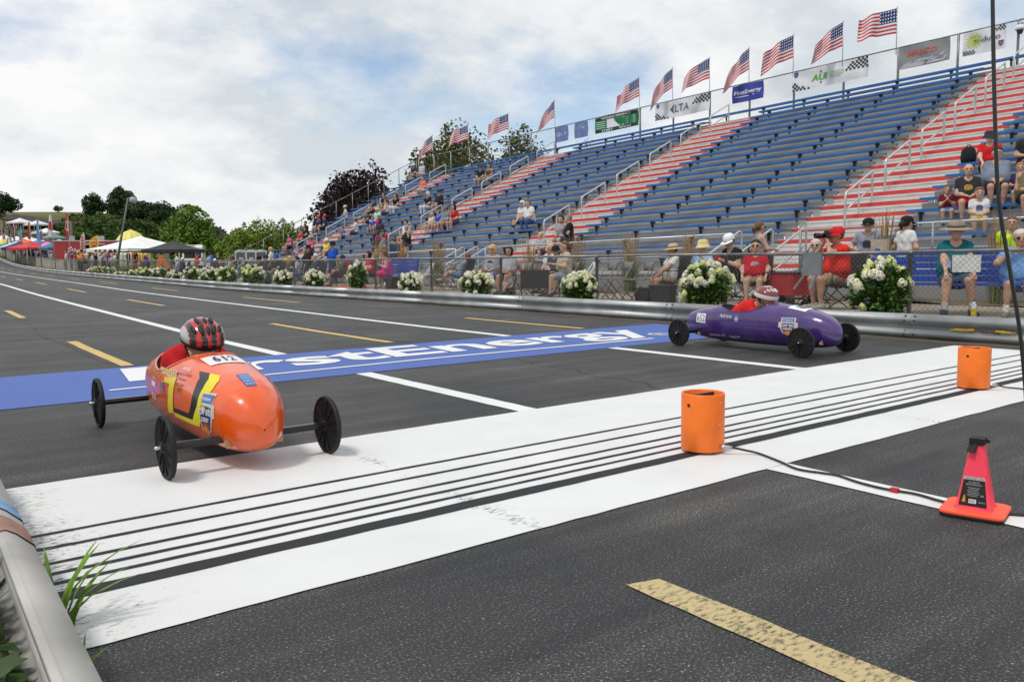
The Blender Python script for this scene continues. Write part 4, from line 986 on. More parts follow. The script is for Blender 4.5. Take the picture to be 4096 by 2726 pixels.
for k in range(8):
    mb = MB(); u0 = .37+.028*k; mb.add([cface(u0+a*(.008+.006*(k % 3 == 0)), v, .003) for a, v in ((0, .13), (1, .13), (1, .22), (0, .22))], [(0, 1, 2, 3)]); mb.build('bar', m_dk, lab)
clab('USA', .78, .92, .36, .42); clab('radians', .70, .95, .14, .19)
mb = MB(); mb.add([cface(u, v, .0022) for u, v in ((.08, .12), (.24, .12), (.22, .15), (.18, .36), (.14, .36), (.10, .15))], [(0, 1, 2, 3, 4, 5)]); mb.build('cone_symbol', m_dor, lab)
mb = MB(); mb.box(-.030, .026, -.026, .026, .272, .296); mb.beam((-.025, .01, .275), (-.045, .018, .245), .03, .006); mb.beam((.02, -.012, .285), (.036, -.02, .278), .035, .01); mb.build('black_tape', m_tyre, cone)
# ================================================================ people: smooth implicit bodies meshed with surface nets
def surface_net(field, lo, hi, h):
    """Mesh of field(P) = 0 over a box; field takes an (n,3) array."""
    n3 = np.maximum(3, np.ceil((np.asarray(hi)-np.asarray(lo))/h).astype(int)+1)
    ax = [lo[k]+h*np.arange(n3[k]) for k in range(3)]
    G = np.stack(np.meshgrid(*ax, indexing='ij'), -1)
    D = field(G.reshape(-1, 3)).reshape(n3)
    c = n3-1; S = np.zeros((*c, 3)); C = np.zeros(c)
    corner = {}
    for i in (0, 1):
        for j in (0, 1):
            for k in (0, 1): corner[i, j, k] = D[i:i+c[0], j:j+c[1], k:k+c[2]]
    for axis in range(3):
        for a in (0, 1):
            for b_ in (0, 1):
                p = [a, b_]; p.insert(axis, 0); q = [a, b_]; q.insert(axis, 1)
                A, B = corner[tuple(p)], corner[tuple(q)]; m = (A < 0) != (B < 0)
                t = np.where(m, A/np.where(m, A-B, 1), 0); off = np.zeros((*c, 3)); off[..., axis] = t
                o = [k for k in range(3) if k != axis]; off[..., o[0]] = a; off[..., o[1]] = b_
                S += off*m[..., None]; C += m
    act = C > 0; idx = -np.ones(c, int); idx[act] = np.arange(act.sum())
    cell = np.argwhere(act); V = np.asarray(lo)+h*(cell+S[act]/C[act][:, None])
    F = []
    for axis in range(3):
        o = [k for k in range(3) if k != axis]
        sl0 = [slice(None)]*3; sl1 = [slice(None)]*3; sl0[axis] = slice(0, c[axis]); sl1[axis] = slice(1, c[axis]+1)
        A = D[tuple(sl0)]; B = D[tuple(sl1)]; m = (A < 0) != (B < 0)
        for k in o:
            e = [slice(None)]*3; e[k] = [0, -1]; m[tuple(e)] = False
        W = np.argwhere(m)
        if len(W) == 0: continue
        fl = (A[m] < 0)
        def cid(d0, d1):
            q = W.copy(); q[:, o[0]] += d0; q[:, o[1]] += d1; return idx[q[:, 0], q[:, 1], q[:, 2]]
        a, b_, cc, d = cid(-1, -1), cid(0, -1), cid(0, 0), cid(-1, 0)
        Q = np.stack([a, b_, cc, d], 1); fl = fl if axis != 1 else ~fl
        Q[~fl] = Q[~fl][:, ::-1]; F.append(Q)
    F = np.concatenate(F) if F else np.zeros((0, 4), int)
    F = F[(F >= 0).all(1)]
    return V, F
def cap_d(P, a, b_, ra, rb):
    a = np.asarray(a, float); b_ = np.asarray(b_, float); ab = b_-a; L2 = max(1e-9, ab @ ab)
    t = np.clip(((P-a) @ ab)/L2, 0, 1)
    return np.linalg.norm(P-a-t[:, None]*ab, axis=1) - (ra+(rb-ra)*t)
def blend(P, bones, k=.016, grow=0.0):
    acc = np.zeros(len(P))
    for a, b_, ra, rb in bones: acc += np.exp(-np.clip((cap_d(P, a, b_, ra+grow, rb+grow))/k, -30, 60))
    return -k*np.log(np.maximum(acc, 1e-30))
def wrinkle(P, seed):
    """Small folds for cloth surfaces."""
    a = .5+.5*math.sin(seed*1.7); x, y, z = P[:, 0], P[:, 1], P[:, 2]
    return .0045*np.sin(31*z+14*x*(1+a)+9*np.sin(11*y+seed))+.0035*np.sin(47*x-23*z+17*y+seed*2)+.003*np.sin(63*y+29*z-seed)
def bounds(bones, pad):
    pts = np.array([p for b_ in bones for p in (b_[0], b_[1])]); r = max(max(b_[2], b_[3]) for b_ in bones)
    return pts.min(0)-r*1.1-pad, pts.max(0)+r*1.1+pad
def ik(a, c, l1, l2, pole):
    a = Vector(a); c = Vector(c); d = c-a; L_ = min(d.length, (l1+l2)*.999); dn = d.normalized()
    x = (l1*l1-l2*l2+L_*L_)/(2*L_); hgt = math.sqrt(max(1e-6, l1*l1-x*x)); p = Vector(pole); p = (p-dn*p.dot(dn)).normalized()
    return a+dn*x+p*hgt, a+dn*L_
SKINS = [(.50, .30, .21), (.42, .24, .16), (.56, .36, .27), (.34, .18, .11), (.09, .045, .028)]
def skin_mat(k): return mat('skin_%d' % k, SKINS[k], .55, 0, .10, 12, .05, 80, spec=.35)
PEOPLE = []
def person(label, loc, yaw, seat=.45, scale=1.0, fat=0.0, lean=0.0, look=(0, 0), wrists=None, ankles=None, shirt=(.5, .5, .5), sleeve=.62,
           legs='shorts', legcol=(.05, .05, .06), shoes=(.06, .06, .07), hair='short', haircol=(.05, .03, .02), hat=None, hatcol=(.1, .1, .1), glasses=False,
           skin=0, res=.03, group=None, socks=None, female=False, fingers=False, elbow=None, shirt_print=None, child=False, hem=None, barefoot=False, shoulder_drop=0.0):
    """One figure: continuous body mesh, clothing and hair as children. Local frame: x right, y the way it faces, z up; origin on the floor under the hips."""
    head_k = 1.22 if child else 1.0; seed_ = (sum(map(ord, label)) % 97)*.37
    hip_z = (seat+.095) if seat else .93
    piv = Vector((0, 0, hip_z)); Rl = Matrix.Rotation(-lean, 3, 'X')
    def T(x, y, z): return piv + Rl @ Vector((x, y, z))
    hw = .075 if female else .085; sh = (.155 if female else .178)
    bw = .105+fat*.10
    torso = []
    for s in (-1, 1):
        torso.append((T(s*hw, -.01, -.02), T(s*.07, .015+fat*.10, .16), .108+fat*.05, bw+fat*.05))
        torso.append((T(s*.07, .015+fat*.10, .16), T(s*(.085), .0, .36), bw+fat*.05, .103+fat*.03))
        torso.append((T(s*.085, 0, .36), T(s*.075, -.01, .46), .100, .068))
        torso.append((T(s*.05, -.01, .475), T(s*sh, -.005, .462-shoulder_drop), .052, .056))
    if female:
        for s in (-1, 1): torso.append((T(s*.065, .065, .335), T(s*.07, .085, .325), .068, .062))
    neck = (T(0, -.005, .46), T(0, .02, .60), .055, .05)
    # head frame
    Hc = T(0, .03, .685*(1.0)); Rh = Matrix.Rotation(look[0], 3, 'Z') @ Matrix.Rotation(-look[1], 3, 'X')
    def Hp(x, y, z): return Hc + (Rh @ Vector((x, y, z)))*head_k
    k_ = head_k
    head = [(Hp(0, -.015, .035), Hp(0, -.02, .045), .098*k_, .098*k_), (Hp(0, .015, .02), Hp(0, .025, -.055), .082*k_, .062*k_), (Hp(0, .045, -.075), Hp(0, .05, -.085), .046*k_, .040*k_)]
    nose = (Hp(0, .098, .012), Hp(0, .112, -.025), .011*k_, .017*k_)
    ears = [(Hp(s*.088, -.01, .0), Hp(s*.092, -.015, -.02), .018*k_, .014*k_) for s in (-1, 1)]
    # arms
    wr = wrists or [(-.13, .30, .10), (.13, .30, .10)]
    arms = []; hands = []
    for s, w in zip((-1, 1), wr):
        S_ = T(s*sh, -.005, .455-shoulder_drop); Wt = Vector((w[0], w[1], hip_z+w[2])); pole = elbow[0 if s < 0 else 1] if elbow else (s*.6, -.5, -.5)
        E_, Wt = ik(S_, Wt, .285, .25, pole)
        d = (Wt-E_).normalized(); Hd = Wt + d*.075 + Vector((0, 0, -.01))
        arms.append(((S_, E_, .052+fat*.015, .041), (E_, Wt, .041, .027), (Wt, Hd, .030, .033))); hands.append((Wt, Hd, d, s))
    # legs
    an = ankles or ([(-.12, .46, .085), (.12, .46, .085)] if seat else [(-.10, -.02, .085), (.10, .02, .085)])
    lg = []; feet = []
    for s, a_ in zip((-1, 1), an):
        Hj = Vector((s*.088, 0.0, hip_z-.02)); K, A = ik(Hj, a_, .42, .42, (s*.12, 1, .35 if seat else .1))
        lg.append(((Hj, K, .088+fat*.02, .058), (K, A, .055, .036), (K.lerp(A, .2)+Vector((0, -.015, 0)), K.lerp(A, .45)+Vector((0, -.015, 0)), .05, .046)))
        fd = Vector((s*.18, 1, 0)).normalized(); dirz = -.05 if A.z < .2 else -.03
        feet.append((A+Vector((0, -.03, -.035)), A+fd*.17+Vector((0, 0, dirz))))
    bones = torso + [neck] + head + [b_ for a_ in arms for b_ in a_] + [b_ for a_ in lg for b_ in a_] + [(a_, b_, .042, .034) for a_, b_ in feet]
    if res <= .035: bones = bones+[nose]+ears
    lo, hi = bounds(bones, res*2)
    def body_f(P):
        d = blend(P, torso+[neck]+[b_ for a_ in arms for b_ in a_[:2]]+[b_ for a_ in lg for b_ in a_], .020)
        d2 = blend(P, head+[neck]+([nose]+ears if res <= .035 else []), .012)
        d3 = blend(P, [a_[2] for a_ in arms]+[(a_, b_, .042, .034) for a_, b_ in feet], .012)
        return np.minimum(np.minimum(d, d2), d3)
    V, F = surface_net(body_f, lo, hi, res)
    smat = skin_mat(skin)
    mb_v = [tuple(v) for v in V]; mb_f = [tuple(f) for f in F]; mi = [0]*len(F)
    extra = MB()
    if res <= .03:      # eyes, brows, lips; fingers
        for s in (-1, 1):
            c_ = Hp(s*.034, .092, .012); extra.lathe([(0, .010), (.010, .006), (.013, 0), (.010, -.006), (0, -.010)], 6, 1, Matrix.Translation(c_))
            extra.beam(Hp(s*.016, .101, .034), Hp(s*.055, .086, .034), .010, .008, 2)
        extra.beam(Hp(-.024, .086, -.056), Hp(.024, .086, -.056), .014, .009, 3)
    if fingers:
        for Wt, Hd, d, s in hands:
            side_ = d.cross(Vector((0, 0, 1))); side_ = side_.normalized() if side_.length > .1 else Vector((1, 0, 0)); dn = side_.cross(d).normalized()
            if dn.z > 0: dn = -dn
            for k, (o, Ln) in enumerate(((-.027, .062), (-.009, .074), (.009, .070), (.026, .054))):
                b0 = Hd + side_*o + d*.012; b1 = b0 + d*Ln*.5 + dn*.006; b2 = b1 + d*Ln*.32 + dn*Ln*.38
                extra.tube([b0, b1, b2], [.0095, .0085, .0065], 5, 0)
            b0 = Wt + d*.035 + side_*(.028*-s); b1 = b0 + d*.03 + side_*(.03*-s); b2 = b1 + d*.032 + side_*(.006*-s)
            extra.tube([b0, b1, b2], [.011, .0095, .007], 5, 0)
    k0_ = len(mb_v); mb_v += extra.v; mb_f += [tuple(i+k0_ for i in f) for f in extra.f]; mi += extra.mi
    me = bpy.data.meshes.new('person'); me.from_pydata(mb_v, [], mb_f); me.polygons.foreach_set('material_index', mi); me.polygons.foreach_set('use_smooth', [True]*len(mb_f))
    for m_ in (smat, mat('eye_dark', (.02, .015, .012), .3, 0, 0), mat('brow_'+('dark' if haircol[0] < .3 else 'pale'), tuple(min(.4, c_) for c_ in haircol), .8), mat('lip', (.34, .12, .10), .5, 0, 0)): me.materials.append(m_)
    me.update()
    o = link('person', me, None, None, loc); o.rotation_euler = (0, 0, yaw); o.scale = (scale,)*3
    tag(o, label, 'person', group)
    def part(name, f, bs, m_, r_=None, pad=.03):
        lo, hi = bounds(bs, (r_ or res)*2+pad); V, F = surface_net(f, lo, hi, r_ or res)
        if len(F) == 0: return None
        return link(name, np_mesh(name, V, F, m_, smooth=True), o)
    up = np.array(Rl @ Vector((0, 0, 1))); pv = np.array(piv)
    # shirt
    hz = hem if hem is not None else (-.10 if seat else -.13)
    if shirt is not None:
        sl = sleeve
        ab = []
        for a_ in arms:
            S_, E_, r0, r1 = a_[0]
            if sl > 0: ab.append((S_, S_.lerp(E_, min(1, sl)), r0+.016, lerp(r0, r1, min(1, sl))+.022))
            if sl > 1: ab.append((E_, E_.lerp(a_[1][1], sl-1), a_[1][2]+.015, a_[1][3]+.016))
        cuts = []
        for a_ in arms:
            S_, E_, _, _ = a_[0]
            if 0 < sl <= 1: cuts.append((np.array(S_.lerp(E_, sl)), np.array((E_-S_).normalized())))
        nk = np.array(T(0, .03, .535)); 
        tb = torso if sl > 0 else torso[:3]+torso[4:7]+torso[8:]
        skirt = []
        if legs == 'dress':
            for s, l_ in zip((-1, 1), lg):
                skirt += [(l_[0][0], l_[0][0].lerp(l_[0][1], .92), .125, .115)]
        def f(P):
            d = blend(P, tb, .022, .017)
            d = np.maximum(d, -((P-pv) @ up - hz)) if legs != 'dress' else d
            d = np.maximum(d, .085*head_k-np.linalg.norm((P-nk)*np.array([1, 1, .9]), axis=1))
            if ab:
                da = blend(P, ab, .01)
                for (c_, n_) in cuts:
                    near = np.linalg.norm(P-c_, axis=1) < .14
                    da = np.where(near, np.maximum(da, (P-c_) @ n_), da)
                d = -.015*np.log(np.exp(-np.clip(d/.015, -30, 30))+np.exp(-np.clip(da/.015, -30, 30)))
            if skirt: d = np.minimum(d, blend(P, skirt, .04))
            return d+wrinkle(P, seed_)
        part('dress' if legs == 'dress' else 'shirt', f, tb+ab+skirt, cloth(shirt))
        if shirt_print and res <= .03:
            mbp = MB(); c_ = T(0, .145+fat*.06, .30)
            P_ = [(c_+Rl @ Vector((x, -abs(x)*.25, z))) for x, z in ((-.075, -.06), (.075, -.06), (.085, .03), (.04, .07), (-.04, .07), (-.085, .03))]
            P_ = [p + Vector((0, .012, 0)) for p in P_]; mbp.add(P_, [tuple(range(6))]); 
            q_ = mbp.build('shirt_print', cloth(shirt_print), o); q_.data.polygons[0].use_smooth = False
            sm = q_.modifiers.new('solid', 'SOLIDIFY'); sm.thickness = .03; sm.offset = -1
    # legwear
    if legs in ('shorts', 'pants', 'capri'):
        fr = {'shorts': .80, 'capri': 1, 'pants': 1}[legs]; lb = []; cuts2 = []
        for l_ in lg:
            Hj, K, r0, r1 = l_[0]; lb.append((Hj, Hj.lerp(K, fr), r0+.016, lerp(r0, r1, fr)+(.028 if legs == 'shorts' else .018)))
            if legs == 'shorts': cuts2.append((np.array(Hj.lerp(K, fr)), np.array((K-Hj).normalized())))
            else: lb.append((K, K.lerp(l_[1][1], .92 if legs == 'pants' else .4), .074, .056)); 
        pb_ = [(T(s*hw, -.01, -.03), T(s*.072, .0, .06), .118+fat*.05, .112+fat*.06) for s in (-1, 1)]
        def f(P):
            d = blend(P, pb_+lb, .022, .004)
            for c_, n_ in cuts2:
                near = np.linalg.norm(P-c_, axis=1) < .16
                d = np.where(near, np.maximum(d, (P-c_) @ n_), d)
            return d+wrinkle(P, seed_+3)
        part('shorts' if legs == 'shorts' else 'trousers', f, pb_+lb, cloth(legcol))
    # shoes, socks
    if not barefoot:
        for (a_, b_) in feet:
            sb = [(a_+Vector((0, 0, -.002)), b_+Vector((0, .0, -.002)), .052, .043), (a_+Vector((0, 0, .03)), a_+Vector((0, .01, .035)), .044, .042)]
            part('shoe', lambda P: np.maximum(blend(P, sb, .015), -(P[:, 2]-(min(a_.z, b_.z)-.045))), sb, cloth(shoes) if shoes[0] < .5 else mat('white_shoe', shoes, .6), min(res, .024))
    if socks:
        for l_ in lg:
            K, A = l_[1][0], l_[1][1]; sb = [(A.lerp(K, .0), A.lerp(K, .22), .044, .047)]; part('sock', lambda P: blend(P, sb, .01), sb, cloth(socks), min(res, .024))
    # hair
    hm = mat('hair_%02x%02x%02x' % tuple(int(c_*255) for c_ in haircol), haircol, .6, 0, .3, 40, .5, 90, spec=.3)
    if hair:
        hb = [(Hp(0, -.022, .045), Hp(0, -.028, .04), .110*k_, .110*k_)]
        if hair == 'long': hb += [(Hp(s*.06, -.055, .02), Hp(s*.065, -.06, -.20), .055*k_, .045*k_) for s in (-1, 1)] + [(Hp(0, -.08, .0), Hp(0, -.075, -.24), .06*k_, .05*k_)]
        if hair == 'bob': hb += [(Hp(s*.075, -.02, .02), Hp(s*.085, -.01, -.09), .045*k_, .035*k_) for s in (-1, 1)] + [(Hp(0, -.07, .0), Hp(0, -.07, -.08), .06*k_, .05*k_)]
        if hair == 'tail': hb += [(Hp(0, -.12, .03), Hp(0, -.16, -.02), .035*k_, .04*k_), (Hp(0, -.16, -.02), Hp(0, -.15, -.14), .038*k_, .015*k_)]
        Ri = np.array(Rh.transposed()); hc = np.array(Hc)
        def f(P):
            d = blend(P, hb, .02); Q = ((P-hc) @ Ri.T)/k_
            front = Q[:, 1] - np.where(Q[:, 2] > .055, .085, np.where(np.abs(Q[:, 0]) > .072, .035 if hair in ('long', 'bob') else -.005, .02))
            face = np.where((Q[:, 2] < .075), front, -1.0)
            low = -(Q[:, 2] + .055) if hair in ('short', 'tail') else np.full(len(P), -1.0)
            if hair == 'tail': low = np.where(Q[:, 1] < -.09, -1.0, low)
            return np.maximum(np.maximum(d, face*k_), low*k_)
        part('hair', f, hb, hm, min(res, .022) if res < .04 else res)
    # headgear and glasses
    HM = Matrix.Translation(Hc) @ Rh.to_4x4() @ Matrix.Scale(k_, 4)
    if hat:
        hmt = cloth(hatcol) if hat != 'straw' else mat('straw', (.50, .38, .20), .9, 0, .25, 60, .6, 120)
        mbh = MB(); Mt = HM @ Matrix.Translation((0, -.022, .055)) @ Matrix.Rotation(R(-6), 4, 'X')
        if hat == 'cap':
            mbh.lathe([(.116, -.02), (.118, .02), (.108, .06), (.075, .095), (.03, .108), (0, .110)], 16, M=Mt, sy=1.08)
            nV = [];
            for i in range(9):
                a = R(200+i*17.5)*1.0; a = R(15+i*18.75)
                for rr, zz in ((.112, -.012), (.195*(.72+.28*math.sin(a)), -.030), (.195*(.72+.28*math.sin(a)), -.036), (.112, -.022)): nV.append(tuple(Mt @ Vector((rr*math.cos(a), rr*math.sin(a)*1.05, zz))))
            mbh.add(nV, [(i*4+j, i*4+(j+1) % 4, (i+1)*4+(j+1) % 4, (i+1)*4+j) for i in range(8) for j in range(4)], 0, False)
        else:
            br = .235 if hat in ('wide', 'straw') else .165; dz = -.02 if hat != 'bucket' else -.06
            mbh.lathe([(br, dz-.004), (br*.8, -.012), (.122, .0), (.118, .04), (.108, .085), (.07, .105), (0, .108)], 24, M=Mt, sy=1.06); mbh.lathe([(br, dz-.008), (br*.8, -.020), (.112, -.012)], 24, M=Mt, sy=1.06)
        mbh.build('hat', hmt, o)
        if hat in ('wide', 'straw'): MB().lathe([(.121, .002), (.1225, .004), (.1205, .030), (.119, .032)], 24, M=Mt, sy=1.06).build('hat_band', cloth((.16, .13, .10) if hat == 'straw' else (.08, .07, .06)), o)
    if glasses:
        mg = MB()
        for s in (-1, 1):
            mg.lathe([(0, .006), (.024, .004), (.027, 0), (.024, -.004), (0, -.006)], 10, M=HM @ Matrix.Translation((s*.036, .100, .010)) @ Matrix.Rotation(R(90), 4, 'X') @ Matrix.Rotation(R(s*14), 4, 'Y'))
            mg.beam(HM @ Vector((s*.062, .088, .016)), HM @ Vector((s*.092, -.01, .014)), .005, .008)
        mg.beam(HM @ Vector((-.014, .104, .016)), HM @ Vector((.014, .104, .016)), .005, .006); mg.build('sunglasses', mat('dark_lens', (.01, .01, .012), .12), o)
    PEOPLE.append(o); return o, dict(hands=hands, Hc=Hc, HM=HM, T=T)
# ================================================================ the two drivers
def helmet(o, HM, kind):
    Mh = HM @ Matrix.Translation((0, -.02, .035)) @ Matrix.Rotation(R(-8), 4, 'X'); NU, NV = 72, 26; V = []; mi = []
    for j in range(NV+1):
        v = j/NV*PI*.56
        for i in range(NU):
            u = 2*PI*i/NU; x = math.sin(v)*math.cos(u); y = math.sin(v)*math.sin(u); z = math.cos(v)
            band = math.floor((x+1.0)*4.5+.001); g = abs(((x+1)*4.5) % 1-.5)*2
            r = 1.0 + (.016 if (band % 2 == 0) else -.006)*sstep(z, -.1, .25)
            rear = 1.0+.10*max(0, -y)*(1-z*z)
            V.append(tuple(Mh @ Vector((x*.122*r, y*.150*r*rear, z*.118*r+.015))))
    F = []
    for j in range(NV):
        for i in range(NU):
            q = (i+1) % NU; F.append((j*NU+i, j*NU+q, (j+1)*NU+q, (j+1)*NU+i)); u = 2*PI*(i+.5)/NU; v = (j+.5)/NV*PI*.56
            x = math.sin(v)*math.cos(u); y = math.sin(v)*math.sin(u); z = math.cos(v); band = math.floor((x+1.0)*4.5)
            if kind == 'red': mi.append(2 if z < .0 else (1 if band % 2 else (3 if abs(x) > .8 else 0)))
            else: mi.append(1 if z < .22 else 0)
    if kind == 'red': ms = [mat('helmet_red', (.52, .012, .012), .22, 0, .05, coat=.8), mat('helmet_black', (.012, .012, .013), .25, coat=.6), mat('helmet_liner', (.01, .01, .01), .7), mat('helmet_silver', (.45, .46, .47), .3, .3)]
    else: ms = [mat('helmet_maroon', (.16, .008, .018), .2, 0, .05, coat=.9), mat('helmet_white', (.62, .60, .58), .35)]
    hel = link('helmet', np_mesh('helmet', V, F, ms, mi, True), o)
    for k, (x, y, ln) in enumerate(((0, .62, .055), (-.30, .55, .06), (.30, .55, .06), (-.58, .40, .055), (.58, .40, .055), (0, .05, .05), (-.33, -.05, .06), (.33, -.05, .06))):
        z = math.sqrt(max(0, 1-x*x-y*y)); p = Vector((x*.127, y*.157, z*.123+.016)); d = Vector((0, 1, 0)); nrm = Vector((x/.122, y/.15, z/.118)).normalized(); d = (d-nrm*d.dot(nrm)).normalized()
        Mv = Mh @ Matrix.Translation(p) @ Matrix((nrm.cross(d)*-1, d, nrm)).transposed().to_4x4()
        MB().lathe([(0, .003), (.9, .002), (1, -.004)], 12, M=Mv @ Matrix.Diagonal((.012, ln*.62, 1, 1))).build('vent', mat('vent_dark', (.008, .008, .008), .6) if kind == 'red' else mat('vent_pale', (.55, .50, .48), .4), hel)
    for s in (-1, 1): MB().tube([HM @ Vector((s*.105, .0, .01)), HM @ Vector((s*.085, .03, -.06)), HM @ Vector((s*.02, .06, -.115))], .006, 5).build('chin_strap', mat('strap_black', (.01, .01, .01), .7), hel)
    return hel
RED = (.48, .015, .02)
d1, i1 = person('driver in a red shirt and red and black helmet tucked into the orange racer', (1.355, 5.20, -.004), PI, seat=.16, scale=.88, lean=R(55), look=(0, R(16)), wrists=[(-.07, .86, .02), (.07, .86, .02)], elbow=[(0, -.1, -1), (0, -.1, -1)],
    ankles=[(-.07, .84, .19), (.07, .84, .19)], shirt=RED, sleeve=.75, legs=None, hair=None, res=.02, female=True)
helmet(d1, i1['HM'], 'red').scale.x = 1.27; d1.scale.x *= .86
d2, i2 = person('driver in a red shirt, maroon and white helmet and orange goggles in the purple racer', (7.48, 5.90, -.004), PI, seat=.16, scale=.88, lean=R(56), look=(0, R(6)), wrists=[(-.07, .86, .02), (.07, .86, .02)], elbow=[(0, -.1, -1), (0, -.1, -1)],
    ankles=[(-.07, .84, .19), (.07, .84, .19)], shirt=(.60, .02, .02), sleeve=.75, legs=None, hair='short', res=.02, female=True)
helmet(d2, i2['HM'], 'maroon').scale.x = 1.26; d2.scale.x *= .84
mg = MB(); HMx = i2['HM']
Vg = []
for i in range(9):
    a = R(-62+i*15.5)
    for z in (-.018, .030): Vg.append(tuple(HMx @ Vector((.098*math.sin(a), .012+.098*math.cos(a), z))))
mg.add(Vg, [(i*2, i*2+2, i*2+3, i*2+1) for i in range(8)], 0, True); mg.build('goggles', mat('orange_lens', (.42, .075, .008), .12), d2)
# ================================================================ seats for the spectators
m_camp = mat('camp_fabric_black', (.02, .02, .022), .85, 0, .2); m_campr = mat('camp_fabric_red', (.30, .012, .015), .8, 0, .2); m_tube = mat('dark_steel_tube', (.05, .05, .052), .45, .5)
m_fold = mat('grey_folding_chair', (.16, .155, .145), .5, .1, .15); m_foldw = mat('white_folding_chair', (.62, .62, .60), .45, 0, .08)
m_bbench = mat('blue_park_bench', (.010, .06, .34), .45, 0, .15, 3)
CHAIR_N = [0]
def camp_chair(loc, yaw, label, red=False):
    c_ = thing('camp_chair', label, 'chair', loc, yaw, 'folding camp chairs behind the fence'); m_ = m_campr if red else m_camp
    V = [(x, y, z) for y, z in ((.28, .42), (.05, .36), (-.20, .38)) for x in (-.26, 0, .26)]; V = [(x, y, z-.03*(x == 0)) for x, y, z in V]
    MB().add(V, [(j*3+i, j*3+i+1, (j+1)*3+i+1, (j+1)*3+i) for j in range(2) for i in range(2)], 0, True).build('seat', m_, c_)
    V = [(x, y-(.03 if x == 0 else 0), z) for y, z in ((-.22, .40), (-.27, .65), (-.32, .88)) for x in (-.27, 0, .27)]
    MB().add(V, [(j*3+i, j*3+i+1, (j+1)*3+i+1, (j+1)*3+i) for j in range(2) for i in range(2)], 0, True).build('backrest', m_, c_)
    for s in (-1, 1):
        MB().tube([(s*.27, -.33, .9), (s*.27, -.20, .38), (s*.10, .25, .02)], .010, 6).build('leg', m_tube, c_)
        MB().tube([(s*.28, .28, .58), (s*.27, .28, .40), (s*.10, -.22, .02)], .010, 6).build('leg', m_tube, c_)
        MB().tube([(s*.27, .27, .02), (-s*.10, .27, .40)], .009, 6).build('brace', m_tube, c_)
        MB().beam((s*.29, -.26, .59), (s*.29, .28, .60), .06, .015).build('armrest', m_, c_)
    return c_
def folding_chair(loc, yaw, label, white=False):
    c_ = thing('folding_chair', label, 'chair', loc, yaw, 'metal folding chairs behind the fence'); m_ = m_foldw if white else m_fold
    MB().box(-.20, .20, -.20, .20, .425, .445).build('seat', m_, c_)
    V = []; 
    for j, z in enumerate((.60, .68, .78)):
        for i in range(7): x = lerp(-.20, .20, i/6); V.append((x, -.24-(z-.6)*.2-.03*(1-(2*i/6-1)**2), z))
    mb = MB(); mb.add(V, [(j*7+i, j*7+i+1, (j+1)*7+i+1, (j+1)*7+i) for j in range(2) for i in range(6)], 0, True); bk = mb.build('backrest', m_, c_); bk.modifiers.new('s', 'SOLIDIFY').thickness = .012
    for s in (-1, 1):
        MB().tube([(s*.21, -.27, .78), (s*.21, .26, .01)], .012, 6).build('leg', m_, c_); MB().tube([(s*.19, .14, .43), (s*.19, -.26, .01)], .012, 6).build('leg', m_, c_)
    MB().tube([(-.21, .17, .12), (.21, .17, .12)], .008, 6).build('stretcher', m_, c_); MB().tube([(-.19, -.18, .12), (.19, -.18, .12)], .008, 6).build('stretcher', m_, c_)
    return c_
def park_bench(loc, yaw, label, w=2.3):
    c_ = thing('park_bench', label, 'bench', loc, yaw, 'blue slatted park benches')
    for k in range(4): MB().box(-w/2, w/2, -.20+.12*k, -.095+.12*k, .42, .445).build('seat_slat', m_bbench, c_)
    for k in range(5): MB().beam((-w/2, -.235-.02*k, .50+.095*k), (w/2, -.235-.02*k, .50+.095*k), .025, .08).build('back_slat', m_bbench, c_)
    for x in (-w/2+.06, w/2-.06):
        MB().beam((x, -.22, 0), (x, -.335, .95), .05, .06, up=(0, 1, 0)).build('end_frame', m_bbench, c_); MB().beam((x, .24, 0), (x, .24, .42), .05, .06, up=(0, 1, 0)).build('leg', m_bbench, c_); MB().beam((x, -.25, .64), (x, .26, .64), .06, .03).build('armrest', m_bbench, c_)
    return c_

# ================================================================ spectators on the patio, placed by where their heads stand in the photograph
zf, zr_, zc_, zL_ = zoom(2900, 750, .5076), zoom(3396, 850, .3827), zoom(1900, 750, .467), zoom(1000, 950, .4244)
z2_, z1_ = zoom(500, 1000, .3396), zoom(0, 980, .2547)
WHITE, BLACK, NAVY, KHAKI, DENIM = (.62, .62, .62), (.018, .018, .02), (.03, .04, .09), (.28, .21, .13), (.10, .17, .30)
GREYT, BLOND, BROWN, DARK, SILVER = (.25, .26, .28), (.50, .34, .15), (.13, .07, .035), (.02, .014, .012), (.50, .49, .47)
KNEES = [(-.14, .40, .10), (.14, .40, .10)]; LAP = [(-.07, .26, .11), (.07, .27, .13)]; CROSS = [(-.02, .62, .34), (.13, .46, .085)]
HANG = [(-.25, .06, -.08), (.25, .06, -.08)]; PHONE = [(-.08, .30, .26), (.10, .33, .28)]
